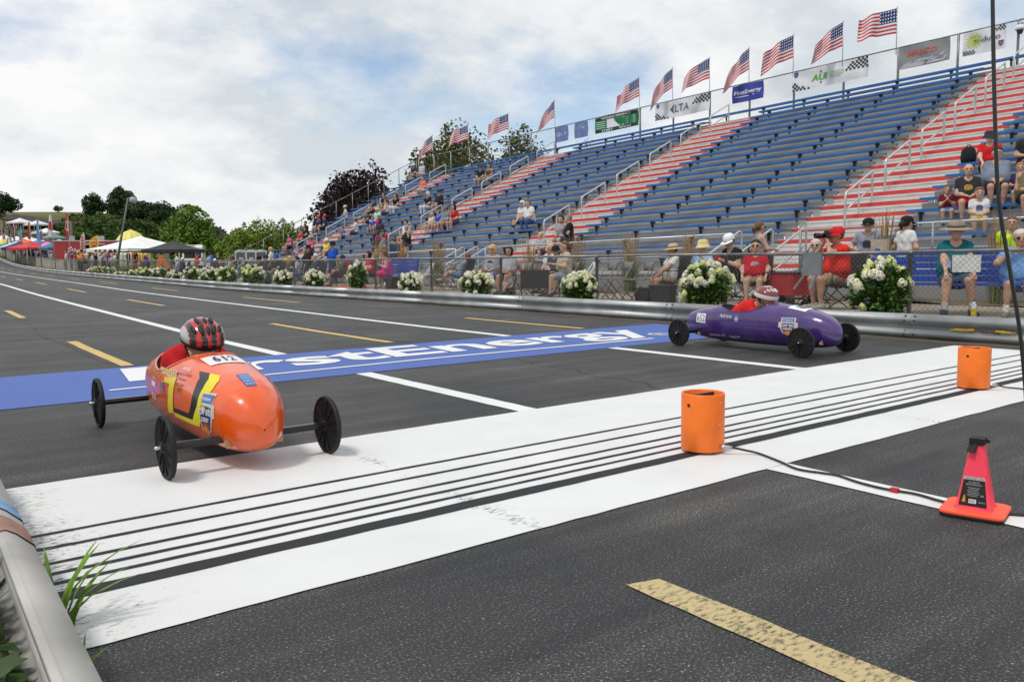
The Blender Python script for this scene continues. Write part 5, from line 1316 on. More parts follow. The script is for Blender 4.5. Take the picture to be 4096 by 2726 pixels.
def patio_person(label, head, X, yaw, standing=False, child=False, chair='camp', small=1.0, **k):
    h = on_x(head, X); fl = patio_z(h.y); lean = k.get('lean', 0); seat = k.pop('seat', .44)
    base = (seat+.095) if not standing else .93
    nominal = base + math.cos(lean)*.685+.145 + (.035 if k.get('hat') else 0) + (.03 if child else 0)
    sc = max(.55 if (child or small < 1) else .80, min(1.14, (h.z-fl)/nominal))
    rr = .022 if h.y < 14 else (.028 if h.y < 26 else .036)
    dirv = Vector((-math.sin(R(yaw)), math.cos(R(yaw)))); off = .685*math.sin(lean)*sc
    loc = (X-dirv.x*off, h.y-dirv.y*off, fl)
    o, inf = person(label, loc, R(yaw), seat=0 if standing else seat, scale=sc, res=rr, child=child, fingers=h.y < 16, group='spectators behind the track fence', **k)
    short = ' '.join(label.split(',')[0].split(' holding')[0].split()[:10])
    if short.endswith((' a', ' the', ' and', ' with', ' in')): short = short.rsplit(' ', 1)[0]
    if not standing and chair == 'camp': camp_chair(loc, R(yaw), ('red' if k.get('fat', 0) == .35 and not k.get('hat') == 'wide' else 'black')+' camp chair under the '+short, red=k.get('fat', 0) == .35 and not k.get('hat') == 'wide')
    elif not standing and chair == 'fold': folding_chair(loc, R(yaw), 'grey folding chair under the '+short)
    return o, inf, loc, sc
def straw(k): return (.60, .50, .27)
PP = patio_person
PP('grey-haired man in light blue shirt and sunglasses resting chin on hand', zr_(1800, 168), 12.05, 118, chair=None, shirt=(.15, .32, .60), legs='shorts', legcol=(.07, .13, .36), shoes=(.20, .17, .14), haircol=SILVER, glasses=True, fat=.3, lean=R(16), wrists=[(-.10, .36, -.02), (.13, .30, .46)], skin=1, socks=WHITE, ankles=[(-.16, .44, .085), (.18, .42, .085)])
b1 = PP('seated woman in teal shirt and wide brown sun hat', zr_(1125, 65), 12.05, 122, chair=None, shirt=(.006, .12, .15), legs='shorts', legcol=(.05, .09, .15), shoes=(.03, .035, .05), hair='short', haircol=BROWN, hat='wide', hatcol=(.27, .22, .16), fat=.35, wrists=[(-.19, .40, .09), (.16, .40, .09)], ankles=[(-.19, .44, .085), (.17, .46, .085)], socks=(.4, .4, .42), female=True)
PP('woman in white T-shirt and black cap walking past the blue bench', zr_(605, 22), 14.3, -112, True, shirt=WHITE, legs='shorts', legcol=BLACK, hair='tail', haircol=DARK, hat='cap', hatcol=BLACK, glasses=True, wrists=[(-.24, .12, .02), (.20, .22, .06)], female=True)
PP('youth in grey printed T-shirt and dark cap carrying a tote bag', zr_(205, 45), 14.2, 112, True, shirt=(.22, .24, .29), legs='shorts', legcol=BLACK, hat='cap', hatcol=(.012, .02, .02), wrists=[(-.22, .10, -.02), (.22, .20, .20)], shirt_print=(.04, .04, .05))
ph = PP('photographer in red shirt and red cap holding a black camera to his eye', zf(890, 296), 12.0, 62, shirt=(.62, .025, .015), legs='shorts', legcol=KHAKI, shoes=(.30, .29, .27), haircol=BROWN, hat='cap', hatcol=(.55, .02, .03), fat=.42, wrists=[(-.07, .27, .60), (.07, .25, .58)], elbow=[(-.6, .2, -.8), (.6, .2, -.8)], skin=1, ankles=[(-.14, .40, .085), (.16, .36, .085)], lean=R(4))
PP('grey-haired woman in blue tie-dye shirt and sunglasses behind the photographer', zf(715, 405), 13.3, 116, shirt=(.20, .36, .55), legs='shorts', legcol=DENIM, hair='short', haircol=SILVER, glasses=True, female=True, fat=.4, wrists=LAP)
PP('woman in red printed T-shirt and sunglasses seated in a camp chair', zf(245, 408), 12.4, 120, shirt=(.42, .012, .025), legs='shorts', legcol=KHAKI, hair='tail', haircol=DARK, glasses=True, female=True, fat=.3, shirt_print=(.45, .42, .42), wrists=[(-.24, .26, .06), (.24, .26, .06)])
PP('woman in grey tank top standing with a phone by the stairs', zf(270, 268), 13.9, -118, True, shirt=(.20, .23, .26), sleeve=0, legs='shorts', legcol=BLACK, hair='tail', haircol=BROWN, glasses=True, female=True, wrists=[(-.22, .1, .0), (.10, .32, .20)])
PP('man in white cap and black vest looking down', zf(40, 353), 13.0, 78, shirt=BLACK, sleeve=.5, legs='shorts', legcol=BLACK, haircol=BROWN, hat='cap', hatcol=(.70, .70, .70), lean=R(14), look=(0, R(22)), fat=.4, wrists=PHONE)
PP('woman in light blue T-shirt and yellow bucket hat eating', zc_(1955, 437), 12.7, 100, shirt=(.24, .42, .66), legs='shorts', legcol=(.17, .25, .42), shoes=(.30, .45, .60), hair='short', haircol=SILVER, hat='bucket', hatcol=(.62, .52, .26), female=True, fat=.35, wrists=[(-.1, .24, .46), (.12, .28, .22)], ankles=CROSS)
PP('man in white T-shirt and wide straw hat seated by the black bins', zc_(1700, 472), 12.3, 66, shirt=WHITE, legs='shorts', legcol=KHAKI, hair='short', haircol=DARK, hat='straw', skin=1, lean=R(-6), wrists=[(-.12, .36, .12), (.1, .34, .14)])
PP('woman in beige T-shirt and grey shorts on a folding chair', zc_(772, 455), 12.1, 72, shirt=(.40, .35, .26), legs='shorts', legcol=(.22, .26, .33), hair='tail', haircol=BROWN, female=True, fat=.25, wrists=PHONE, chair='fold')
PP('bearded man in black cap and dark glasses beside the woman in beige', zc_(692, 488), 12.9, 118, shirt=(.05, .06, .10), legs='shorts', legcol=BLACK, hat='cap', hatcol=BLACK, glasses=True, wrists=LAP, haircol=DARK)
PP('blonde woman in white top half hidden behind the man in black cap', zc_(645, 480), 13.4, 98, shirt=(.55, .55, .56), legs='shorts', legcol=DENIM, hair='long', haircol=BLOND, female=True, wrists=LAP)
PP('blonde woman in grey T-shirt and sunglasses on a folding chair', zc_(150, 486), 12.6, 118, shirt=(.28, .29, .31), legs='shorts', legcol=DENIM, hair='bob', haircol=BLOND, glasses=True, female=True, fat=.3, wrists=LAP, chair='fold', shirt_print=(.05, .05, .06))
PP('dark-haired woman in pale grey T-shirt and black shorts on a folding chair', zc_(295, 504), 12.35, 112, shirt=(.33, .34, .36), legs='shorts', legcol=BLACK, hair='bob', haircol=DARK, female=True, fat=.3, wrists=LAP, chair='fold', skin=1)
PP('small child in grey sitting on the ground between the folding chairs', zc_(310, 705), 12.0, 80, child=True, seat=.05, chair=None, shirt=(.20, .21, .23), legs='shorts', legcol=BLACK, haircol=BROWN, ankles=[(-.12, .50, .085), (.12, .45, .085)], wrists=[(-.14, .30, .14), (.14, .30, .14)])
PP('reclining woman in plaid shirt with bare feet up', zL_(2050, 163), 12.9, 30, shirt=(.22, .27, .38), legs='shorts', legcol=DENIM, hair='long', haircol=BROWN, female=True, lean=R(-22), ankles=[(-.10, .74, .42), (.08, .76, .47)], barefoot=True, wrists=LAP)
PP('woman in bright pink dress bending over her phone on the blue bench', zL_(1270, 114), 12.7, 62, chair=None, shirt=(.62, .02, .20), sleeve=0, legs='dress', hair='long', haircol=BROWN, female=True, fat=.3, lean=R(12), look=(0, R(24)), wrists=PHONE, shoes=(.4, .3, .25), ankles=[(-.10, .38, .085), (.10, .34, .085)])
PP('woman in red and blue T-shirt and glasses beside the pink dress', zL_(1120, 125), 12.95, 78, chair=None, shirt=(.42, .025, .06), legs='capri', legcol=NAVY, hair='bob', haircol=DARK, female=True, fat=.4, lean=R(8), wrists=PHONE, shirt_print=(.05, .08, .30))
PP('man in olive T-shirt and navy cap slouching with crossed legs', zL_(872, 165), 12.6, 96, shirt=(.075, .085, .04), legs='shorts', legcol=NAVY, hat='cap', hatcol=NAVY, lean=R(-16), ankles=CROSS, wrists=LAP, haircol=BROWN, fat=.35)
PP('standing man in blue polo shirt, black cap and sunglasses', zL_(780, 28), 13.7, 112, True, shirt=(.012, .07, .40), legs='pants', legcol=(.02, .035, .12), hat='cap', hatcol=BLACK, glasses=True, fat=.3, wrists=HANG, haircol=DARK, skin=1)
PP('old man in navy T-shirt with white hair', zL_(620, 150), 12.5, 98, shirt=(.03, .035, .06), legs='shorts', legcol=BLACK, haircol=(.6, .59, .57), fat=.45, wrists=LAP, shirt_print=(.45, .45, .45))
PP('standing man in black T-shirt with gold print and black cap', zL_(550, 62), 13.9, 104, True, shirt=BLACK, legs='pants', legcol=BLACK, hat='cap', hatcol=BLACK, fat=.6, wrists=[(-.2, .18, .05), (.2, .18, .05)], shirt_print=(.35, .22, .04))
PP('woman in pale plaid shirt and blue jeans with dark hair', zL_(440, 178), 12.4, 56, shirt=(.38, .38, .43), sleeve=1.2, legs='pants', legcol=(.11, .20, .38), hair='tail', haircol=DARK, female=True, lean=R(8), wrists=PHONE)
PP('blonde woman in black and gold top beside the plaid shirt', zL_(375, 168), 12.75, 84, shirt=(.07, .06, .035), sleeve=.2, legs='shorts', legcol=(.30, .10, .06), hair='bob', haircol=BLOND, female=True, fat=.4, wrists=LAP)
PP('bearded man in black T-shirt and blue cap with khaki trousers', zL_(245, 150), 12.6, 104, shirt=BLACK, legs='pants', legcol=(.20, .17, .13), hat='cap', hatcol=(.03, .09, .35), fat=.3, wrists=[(-.1, .25, .12), (.10, .24, .48)], haircol=DARK)
PP('man in black T-shirt and dark cap with hand at chin', zL_(150, 157), 12.95, 104, shirt=(.03, .03, .03), legs='pants', legcol=BLACK, hat='cap', hatcol=(.03, .03, .035), wrists=[(-.1, .25, .46), (.1, .24, .12)], haircol=DARK)
PP('child in black clothes and a black cap at the fence', zL_(85, 170), 12.3, 100, child=True, shirt=BLACK, legs='shorts', legcol=BLACK, hat='cap', hatcol=BLACK, wrists=LAP)
PP('woman in yellow shirt and dark bucket hat behind the fence', zL_(358, 113), 14.1, 104, shirt=(.62, .36, .02), legs='shorts', legcol=DENIM, hair='bob', haircol=BROWN, hat='bucket', hatcol=(.06, .06, .07), female=True, wrists=LAP)
PP('woman in lavender shirt and pink cap at the foot of the stand', zL_(435, 103), 14.5, 60, shirt=(.36, .35, .48), legs='shorts', legcol=DENIM, hair='bob', haircol=SILVER, hat='cap', hatcol=(.42, .20, .28), female=True, wrists=LAP)
PP('boy in white T-shirt with blond hair standing by the railing', zL_(195, 88), 14.3, 64, True, small=.8, shirt=WHITE, legs='shorts', legcol=NAVY, haircol=BLOND, wrists=HANG)
PP('man in grey T-shirt and pale blue cap behind the white flowers', z2_(990, 98), 12.4, 98, shirt=(.32, .33, .36), legs='shorts', legcol=DENIM, hat='cap', hatcol=(.30, .38, .50), wrists=LAP, fat=.4)
PP('brown-haired woman in pale plaid shirt on a white chair', z2_(1240, 115), 12.7, 60, shirt=(.36, .35, .34), legs='shorts', legcol=KHAKI, hair='bob', haircol=BROWN, female=True, wrists=LAP, fat=.3)
PP('boy in turquoise T-shirt reading a white sheet', z2_(1345, 128), 12.7, 58, shirt=(.04, .34, .46), legs='shorts', legcol=KHAKI, haircol=DARK, wrists=PHONE, child=True)
PP('woman in navy shirt and white cap near the orange ramps', z2_(680, 121), 12.6, 62, shirt=NAVY, legs='shorts', legcol=DENIM, hat='cap', hatcol=(.65, .65, .65), female=True, wrists=LAP)
PP('person in multicoloured tie-dye shirt beside the white cap', z2_(620, 108), 12.3, 60, shirt=(.42, .38, .55), legs='shorts', legcol=DENIM, haircol=SILVER, female=True, wrists=LAP)
PP('standing man in red shirt and navy cap leaning over a table', z2_(855, 62), 14.2, -105, True, shirt=(.55, .03, .03), legs='pants', legcol=KHAKI, hat='cap', hatcol=NAVY, lean=R(12), wrists=[(-.2, .25, .02), (.2, .25, .02)], fat=.3)
PP('standing man in royal blue shirt and navy cap seen from behind', z2_(1000, 32), 14.8, -60, True, shirt=(.02, .12, .48), legs='pants', legcol=DENIM, hat='cap', hatcol=NAVY, wrists=HANG, fat=.3)
PP('person in white T-shirt standing under the black canopy', z2_(605, 62), 15.2, 80, True, shirt=WHITE, legs='shorts', legcol=BLACK, haircol=BROWN, wrists=HANG)
PP('white-haired person in grey shirt standing at the ramps', z2_(490, 62), 15.0, -70, True, shirt=(.34, .34, .36), legs='pants', legcol=NAVY, haircol=(.55, .5, .4), wrists=HANG)
PP('man in purple shirt and wide pale sun hat stooping', z2_(238, 75), 13.8, 40, True, shirt=(.06, .02, .18), legs='shorts', legcol=BLACK, hat='wide', hatcol=(.50, .46, .38), lean=R(20), wrists=[(-.15, .3, .1), (.15, .3, .1)], skin=3)
PP('small boy in grey shirt and orange cap at the fence', z2_(165, 150), 12.2, 100, child=True, shirt=(.12, .20, .30), legs='shorts', legcol=NAVY, hat='cap', hatcol=(.62, .18, .06), wrists=LAP)
PP('man in black clothes standing alone behind the parking rail', z2_(1097, 38), 17, 108, True, shirt=(.03, .035, .05), legs='shorts', legcol=BLACK, haircol=BROWN, wrists=HANG)
# ---- camera, clipboard, tote bag and other things held
oP, inP, lP, sP = ph
HMw = Matrix.Translation(lP) @ Matrix.Rotation(R(62), 4, 'Z') @ Matrix.Scale(sP, 4) @ inP['HM']
cmr = thing('camera', 'black camera with a long lens held by the photographer in red', 'camera', tuple(HMw @ Vector((0, .17, .01))), R(62))
mbk = mat('camera_black', (.012, .012, .013), .4, 0, .1)
MB().box(-.07, .07, -.035, .035, -.05, .045).build('camera_body', mbk, cmr); MB().box(-.03, .03, -.03, .03, .045, .08).build('viewfinder', mbk, cmr)
MB().lathe([(0, .035), (.036, .035), (.038, .09), (.044, .10), (.045, .19), (.040, .20), (.032, .185), (0, .18)], 18, M=Matrix.Rotation(R(-90), 4, 'X')).build('lens', mbk, cmr)
tb = thing('tote_bag', 'beige cloth tote bag on the arm of the youth in grey', 'bag', tuple(on_x(zr_(320, 360), 14.1)))
MB().add([(-.02, -.16, -.2), (-.02, .16, -.2), (.04, .16, -.2), (.04, -.16, -.2), (-.03, -.15, .14), (-.03, .15, .14), (.05, .15, .14), (.05, -.15, .14)], [(0, 1, 5, 4), (1, 2, 6, 5), (2, 3, 7, 6), (3, 0, 4, 7), (3, 2, 1, 0)]).build('bag', cloth((.42, .36, .28)), tb); MB().tube([(0, -.1, .13), (0, -.07, .38), (0, .07, .38), (0, .1, .13)], .012, 5).build('strap', cloth((.42, .36, .28)), tb)
cbp = tag(MB().box(-.005, .005, -.17, .17, -.115, .115).build('paper_sheet', mat('white_card', (.62, .62, .60), .8), None, tuple(on_x(zr_(1228, 532), 11.55))), 'white card held on the lap of the woman in teal', 'card'); cbp.rotation_euler = (0, 0, R(30))
bd = tag(MB().box(-.003, .003, -.035, .035, -.05, .05).build('name_badge', mat('badge_print', (.45, .40, .55), .5, 0, .4, 60), None, tuple(on_x(zr_(1035, 540), 11.72))), 'name badge on a lanyard worn by the woman in teal', 'badge'); bd.rotation_euler = (0, 0, R(32))
# ---- benches and empty chairs
bp = on_x(zr_(1200, 600), 12.15)
park_bench((12.05, b1[2][1]-.35, patio_z(4)), R(105), 'blue slatted bench under the woman in teal at the right edge', 3.0)
pk = on_x(zL_(1330, 250), 12.75); park_bench((12.78, pk.y-.2, patio_z(pk.y)), R(80), 'blue slatted bench under the woman in the pink dress', 2.6)
for (px_, py_, X_, yw, wh, lb_) in ((1390, 632, 11.7, 70, 0, 'grey folding chair, rightmost of three empty ones'), (1220, 640, 11.8, 75, 0, 'grey folding chair, middle of three empty ones'), (1090, 640, 11.9, 75, 0, 'grey folding chair, leftmost of three empty ones beside the fence post'), (930, 640, 12.2, 60, 1, 'white folding chair right of the woman in beige'), (380, 645, 11.9, 70, 0, 'grey folding chair beside the small child')):
    q = on_x(zc_(px_, py_), X_); folding_chair((X_, q.y, patio_z(q.y)), R(yw), lb_, bool(wh))
for (px_, py_, X_, yw, wh, lb_) in ((1640, 228, 12.6, 66, 1, 'white folding chair standing empty left of a fence post'), (1745, 235, 12.6, 70, 0, 'grey folding chair right of the empty white chair'), (1840, 235, 12.6, 70, 0, 'grey folding chair, second right of the empty white chair'), (1540, 235, 12.7, 70, 0, 'grey folding chair between the blue bench and the white chair')):
    q = on_x(zL_(px_, py_), X_); folding_chair((X_, q.y, patio_z(q.y)), R(yw), lb_, bool(wh))
# ================================================================ spectators seated in the grandstand
def stand_seat(p):
    """Row and position along the stand where the ray through a photo pixel meets the plane of the bench fronts."""
    d = ray(p); k = RISE/ROW; a = (Z0-k*X0+TILT*12.92-CAM_H)/(d.z-k*d.x+TILT*d.y); P = d*a
    return (P.x-X0)/ROW, P.y
def SP_(label, p, yaw=95, scale=1.0, row=None, **k):
    r_, y = stand_seat(p); i = int(round(r_ if row is None else row)); i = max(-2, min(19, i))
    loc = (X0+i*ROW+.10, y, Z0-SEAT_UP+i*RISE+tilt(y))
    k.setdefault('ankles', [(-.11, .36, .085), (.11, .38, .085)]); rr = .026 if y < 15 else .036
    return person(label, loc, R(yaw), seat=SEAT_UP, scale=scale, res=rr, group='spectators in the grandstand', wrists=k.pop('wrists', LAP), **k)
z3, z5_ = zoom(1200, 400, .5093), zoom(3200, 150, .574)
SP_('man in white T-shirt and jeans beside a white-haired woman', z3(1778, 975), 100, lean=R(12), shirt=WHITE, legs='pants', legcol=(.06, .11, .24), haircol=BROWN, fat=.3, wrists=KNEES)
SP_('white-haired woman in white tank top and sunglasses', z3(1728, 972), 105, shirt=(.55, .55, .52), sleeve=.15, legs='shorts', legcol=(.05, .04, .04), hair='bob', haircol=(.6, .59, .57), glasses=True, female=True, ankles=CROSS)
SP_('blonde boy in grey T-shirt by the front railing', z3(2000, 1105), 110, .8, row=-1, shirt=(.32, .33, .36), haircol=BLOND)
SP_('dark-haired woman in grey tank top with a raised hand', z3(2085, 1080), 120, row=0, shirt=(.28, .28, .32), sleeve=.1, hair='bob', haircol=DARK, female=True, wrists=[(-.15, .26, .62), (.1, .26, .12)])
SP_('grey-haired man in black T-shirt turned towards the dark-haired woman', z3(2145, 1080), 55, row=0, shirt=BLACK, haircol=(.2, .19, .18), fat=.35)
SP_('white-haired woman in black T-shirt with an orange bag', z3(1000, 850), 100, shirt=BLACK, legs='pants', legcol=WHITE, hair='bob', haircol=(.6, .59, .57), female=True)
SP_('man in black T-shirt and dark cap beside the orange bag', z3(1068, 850), 100, shirt=(.02, .02, .022), hat='cap', hatcol=(.03, .03, .06), fat=.45)
SP_('blonde girl in cream top at the left of four', z3(1035, 985), 100, .82, shirt=(.55, .50, .38), hair='long', haircol=BLOND, female=True)
SP_('boy in royal blue T-shirt second of four', z3(1080, 985), 100, .86, shirt=(.02, .08, .45), haircol=BROWN, legcol=KHAKI)
SP_('man in grey-blue T-shirt and grey cap third of four', z3(1127, 985), 100, shirt=(.16, .24, .32), hat='cap', hatcol=(.2, .18, .16), legcol=KHAKI)
SP_('woman in red T-shirt with long dark hair at the right of four', z3(1190, 985), 95, shirt=(.45, .02, .02), hair='long', haircol=DARK, female=True, lean=R(8))
SP_('man in salmon shirt and white shorts sitting alone', z3(990, 700), 110, shirt=(.70, .16, .11), legs='shorts', legcol=WHITE, haircol=BROWN)
SP_('man in navy shirt and white cap near the far top corner', z3(905, 590), 110, shirt=NAVY, legcol=KHAKI, hat='cap', hatcol=WHITE)
SP_('woman in pale blue shirt and white cap near the far top corner', z3(965, 580), 110, shirt=(.42, .55, .66), legs='shorts', legcol=WHITE, hat='cap', hatcol=WHITE, hair='long', haircol=BLOND, female=True)
SP_('man in black printed T-shirt and purple cap', z3(1385, 655), 110, shirt=BLACK, legcol=(.16, .30, .34), hat='cap', hatcol=(.06, .04, .12), shirt_print=None)
SP_('woman in tan tank top with hair tied up', z3(1450, 645), 110, shirt=(.10, .07, .05), sleeve=0, legcol=(.20, .32, .40), hair='tail', haircol=DARK, female=True, skin=1)
SP_('small child in black sitting on the top row', z3(1385, 480), 80, .68, child=True, shirt=BLACK, legs='pants', legcol=(.3, .36, .42), haircol=(.20, .10, .05))
SP_('man in navy shirt and dark cap in the left group', z3(592, 868), 110, shirt=(.03, .04, .08), hat='cap', hatcol=NAVY)
SP_('woman in black shirt between caps in the left group', z3(640, 850), 105, shirt=BLACK, haircol=DARK, hair='bob', female=True)
SP_('dark-haired woman in black top and white skirt', z3(725, 868), 110, shirt=BLACK, sleeve=.4, legs='pants', legcol=WHITE, hair='long', haircol=DARK, female=True)
SP_('woman in white tank top seen from the side', z3(640, 912), 60, shirt=WHITE, sleeve=0, hair='tail', haircol=BROWN, female=True)
SP_('blond boy in black T-shirt at the left aisle', z3(507, 930), 110, .74, child=True, shirt=BLACK, haircol=BLOND)
SP_('second blond boy in dark T-shirt at the left aisle', z3(543, 930), 110, .74, child=True, shirt=(.05, .06, .06), haircol=(.35, .22, .1))
SP_('woman in mint shirt and cream sun hat', z3(567, 985), 110, shirt=(.38, .62, .55), legs='pants', legcol=WHITE, hat='bucket', hatcol=(.5, .42, .28), hair='bob', haircol=SILVER, female=True)
SP_('boy in bright blue shirt beside the mint shirt', z3(597, 985), 110, .78, shirt=(.02, .08, .42), haircol=BROWN)
SP_('girl in magenta shirt beside the bright blue shirt', z3(632, 985), 110, .8, shirt=(.45, .02, .12), hair='bob', haircol=BROWN, female=True)
SP_('man in dark navy T-shirt holding a white cup', z3(592, 1085), 115, shirt=(.025, .03, .045), skin=4, haircol=DARK)
SP_('child in red and blue shirt beside the dark navy T-shirt', z3(642, 1090), 110, .72, child=True, shirt=(.25, .03, .14), skin=4, haircol=DARK)
SP_('child in red shirt at the aisle handrail', z3(680, 1090), 110, .74, child=True, shirt=(.5, .02, .03), skin=4, haircol=DARK)
SP_('man in white T-shirt and grey cap turned sideways', z3(395, 1070), 60, shirt=WHITE, legcol=NAVY, hat='cap', hatcol=(.2, .2, .2))
SP_('little boy in blue shirt beside the sideways man', z3(325, 1062), 110, .7, child=True, shirt=(.03, .12, .4), haircol=BROWN)
SP_('man in white shirt, jeans and cap by the far side fence', z3(377, 925), 60, shirt=(.55, .55, .53), legs='pants', legcol=(.10, .20, .36), hat='cap', hatcol=(.55, .48, .36))
SP_('left one of two people in navy with red caps', z3(122, 1030), 105, shirt=NAVY, legcol=BLACK, hat='cap', hatcol=(.5, .02, .02))
SP_('right one of two people in navy with red caps', z3(160, 1030), 60, shirt=(.04, .05, .10), legcol=BLACK, hat='cap', hatcol=(.55, .02, .02))
SP_('woman in pink shirt and straw sun hat on a low row', z3(120, 1165), 110, row=1, shirt=(.65, .10, .18), hat='straw', female=True, hair='bob', haircol=BROWN)
SP_('woman in yellow tank top and white cap on a low row', z3(300, 1165), 110, row=0, shirt=(.65, .55, .08), sleeve=.1, hat='cap', hatcol=WHITE, female=True, hair='long', haircol=BLOND)
SP_('man in grey polo shirt and grey cap on the front row', z3(745, 1140), 75, row=0, shirt=(.16, .18, .20), legcol=KHAKI, hat='cap', hatcol=(.14, .14, .14), fat=.5, lean=R(8))
SP_('young man in white T-shirt with dark hair above the grey polo', z3(880, 1060), 95, shirt=WHITE, haircol=DARK, row=2)
SP_('bald tanned man in a dark vest on the front rows', z3(893, 1100), 80, row=1, shirt=BLACK, sleeve=0, skin=1, hair=None, fat=.5)
SP_('man in dark blue T-shirt with his back turned', z3(862, 1160), -60, row=-1, shirt=(.03, .05, .10), haircol=BROWN, fat=.6, hair='short')
for k, (x, y, lb_, c_) in enumerate(((-1, 1110, 'person in black hoodie near the far end', (.02, .02, .03)), (40, 1060, 'person in dark jacket at the far aisle', (.04, .04, .05)), (-60, 1150, 'woman in pink and grey at the far end of the front row', (.4, .10, .16)), (-30, 1140, 'man in red T-shirt at the far end of the stand', (.42, .03, .06)))):
    SP_(lb_, z3(x, y), 100, shirt=c_, legcol=BLACK, row=None, hair='short' if k % 2 else 'bob', haircol=DARK)
# nearest section at the right
SP_('man in red T-shirt and dark bucket hat on the blue benches', z5_(1322, 905), 118, shirt=(.55, .015, .02), legcol=BLACK, hat='bucket', hatcol=(.03, .035, .05), wrists=[(-.16, .36, .08), (.16, .36, .08)], skin=2, shoes=(.4, .03, .05))
SP_('person in black shorts leaning out at the right edge', z5_(1560, 905), 125, shirt=(.03, .03, .03), legcol=BLACK, lean=R(14))
SP_('toddler in maroon shirt eating a bun', z5_(925, 1262), 118, .68, child=True, row=1, shirt=(.14, .01, .015), legcol=(.20, .28, .42), haircol=BROWN, wrists=[(-.04, .22, .34), (.04, .22, .34)])
SP_('bald man in black T-shirt with a colourful print', z5_(1050, 1270), 118, row=1, shirt=(.03, .03, .032), legcol=(.42, .01, .02), hair=None, shirt_print=(.45, .30, .05), fat=.2)
SP_('large man in grey-blue T-shirt with a goatee', z5_(1232, 1190), 118, 1.05, row=2, shirt=(.17, .21, .27), legcol=BLACK, hat=None, haircol=DARK, fat=.6, wrists=[(-.05, .32, .10), (.06, .33, .10)])
SP_('boy in white printed T-shirt between two men', z5_(1185, 1300), 118, .78, row=0, child=True, shirt=(.60, .60, .62), legcol=(.5, .42, .05), haircol=BROWN, shirt_print=(.10, .10, .16))
SP_('woman in olive tank top with dark hair tied back', z5_(1457, 1260), 122, row=1, shirt=(.14, .12, .06), sleeve=0, legcol=BLACK, hair='tail', haircol=DARK, female=True, skin=1, fat=.25)
SP_('child in navy leaning on the woman in olive', z5_(1400, 1180), 110, .74, child=True, row=2, shirt=(.03, .03, .10), haircol=(.28, .16, .08), wrists=[(-.3, .25, .5), (.1, .2, .2)])
SP_('toddler in pale printed shirt at the right edge', z5_(1545, 1250), 120, .66, child=True, row=1, shirt=(.5, .55, .6), haircol=BROWN)
PP('boy in lime green T-shirt standing behind the grey-haired man', z5_(1478, 1243), 14.9, 112, True, small=.8, shirt=(.45, .75, .02), legs='shorts', legcol=BLACK, haircol=BROWN, wrists=HANG)
bg_ = on_x(z5_(1165, 960), X0+5*ROW+.1)
bag = thing('backpack', 'black backpack on the bench beside the man in red', 'bag', (X0+5*ROW+.12, bg_.y, Z0+5*RISE+tilt(bg_.y)))
MB().lathe([(0, 0), (.17, .01), (.19, .12), (.17, .30), (.11, .38), (0, .40)], 12, sx=.75).build('pack', cloth(BLACK), bag); MB().tube([(0, -.06, .38), (0, -.03, .44), (0, .03, .44), (0, .06, .38)], .012, 6).build('handle', cloth(BLACK), bag)
# ================================================================ hydrangeas along the fence
m_leaf = mat('hydrangea_leaf', (.06, .135, .02), .5, 0, .55, 14, spec=.3); m_stem = mat('plant_stem', (.10, .07, .035), .8)
m_bloom = [mat('bloom_cream', (.68, .68, .46), .9, 0, .22, 25), mat('bloom_white', (.72, .70, .58), .9, 0, .18, 25), mat('bloom_lime', (.62, .66, .26), .9, 0, .25, 25)]
def leaf_cloud(n_, centre_fn, size, rg, fold=.25):
    """n folded leaves (two triangles each side) around points from centre_fn()."""
    V = []; F = []
    for _ in range(n_):
        p, out = centre_fn(); d = Vector((out.x+rg.gauss(0, .6), out.y+rg.gauss(0, .6), out.z*.6+rg.gauss(0, .5)+.1)).normalized()
        sd_ = d.cross(Vector((rg.gauss(0, .4), rg.gauss(0, .4), 1))); sd_ = sd_.normalized() if sd_.length > .05 else Vector((1, 0, 0)); up = sd_.cross(d); s = size*rg.uniform(.6, 1.3); k = len(V)
        V += [tuple(p), tuple(p+d*s*.5+sd_*s*.30+up*s*fold*.4), tuple(p+d*s), tuple(p+d*s*.5-sd_*s*.30+up*s*fold*.4)]
        F.append((k, k+1, k+2, k+3))
    return V, F
BLOOMS = []
for v in range(4):
    rg = random.Random(50+v); V = []; F = []
    for i in range(95):
        z = rg.uniform(-.55, 1); a = rg.uniform(0, 2*PI); r_ = math.sqrt(max(0, 1-z*z)); cone_k = 1-.35*max(0, z)
        nrm = Vector((r_*math.cos(a), r_*math.sin(a), z)); c_ = Vector((nrm.x*cone_k, nrm.y*cone_k, nrm.z*1.08))*rg.uniform(.85, 1.05)
        t1 = nrm.orthogonal().normalized(); t2 = nrm.cross(t1); s = .30; b_ = rg.uniform(0, PI); e1 = (t1*math.cos(b_)+t2*math.sin(b_))*s; e2 = (t2*math.cos(b_)-t1*math.sin(b_))*s; k = len(V)
        V += [tuple(c_+nrm*.06), tuple(c_+e1), tuple(c_+(e1+e2)*.35-nrm*.05), tuple(c_+e2), tuple(c_+(e2-e1)*.35-nrm*.05), tuple(c_-e1), tuple(c_-(e1+e2)*.35-nrm*.05), tuple(c_-e2), tuple(c_+(e1-e2)*.35-nrm*.05)]
        F += [(k, k+j, k+(j % 8)+1) for j in range(1, 9)]
    k = len(V)
    BLOOMS.append(np_mesh('flower_head', V, F, m_bloom[v % 3]))
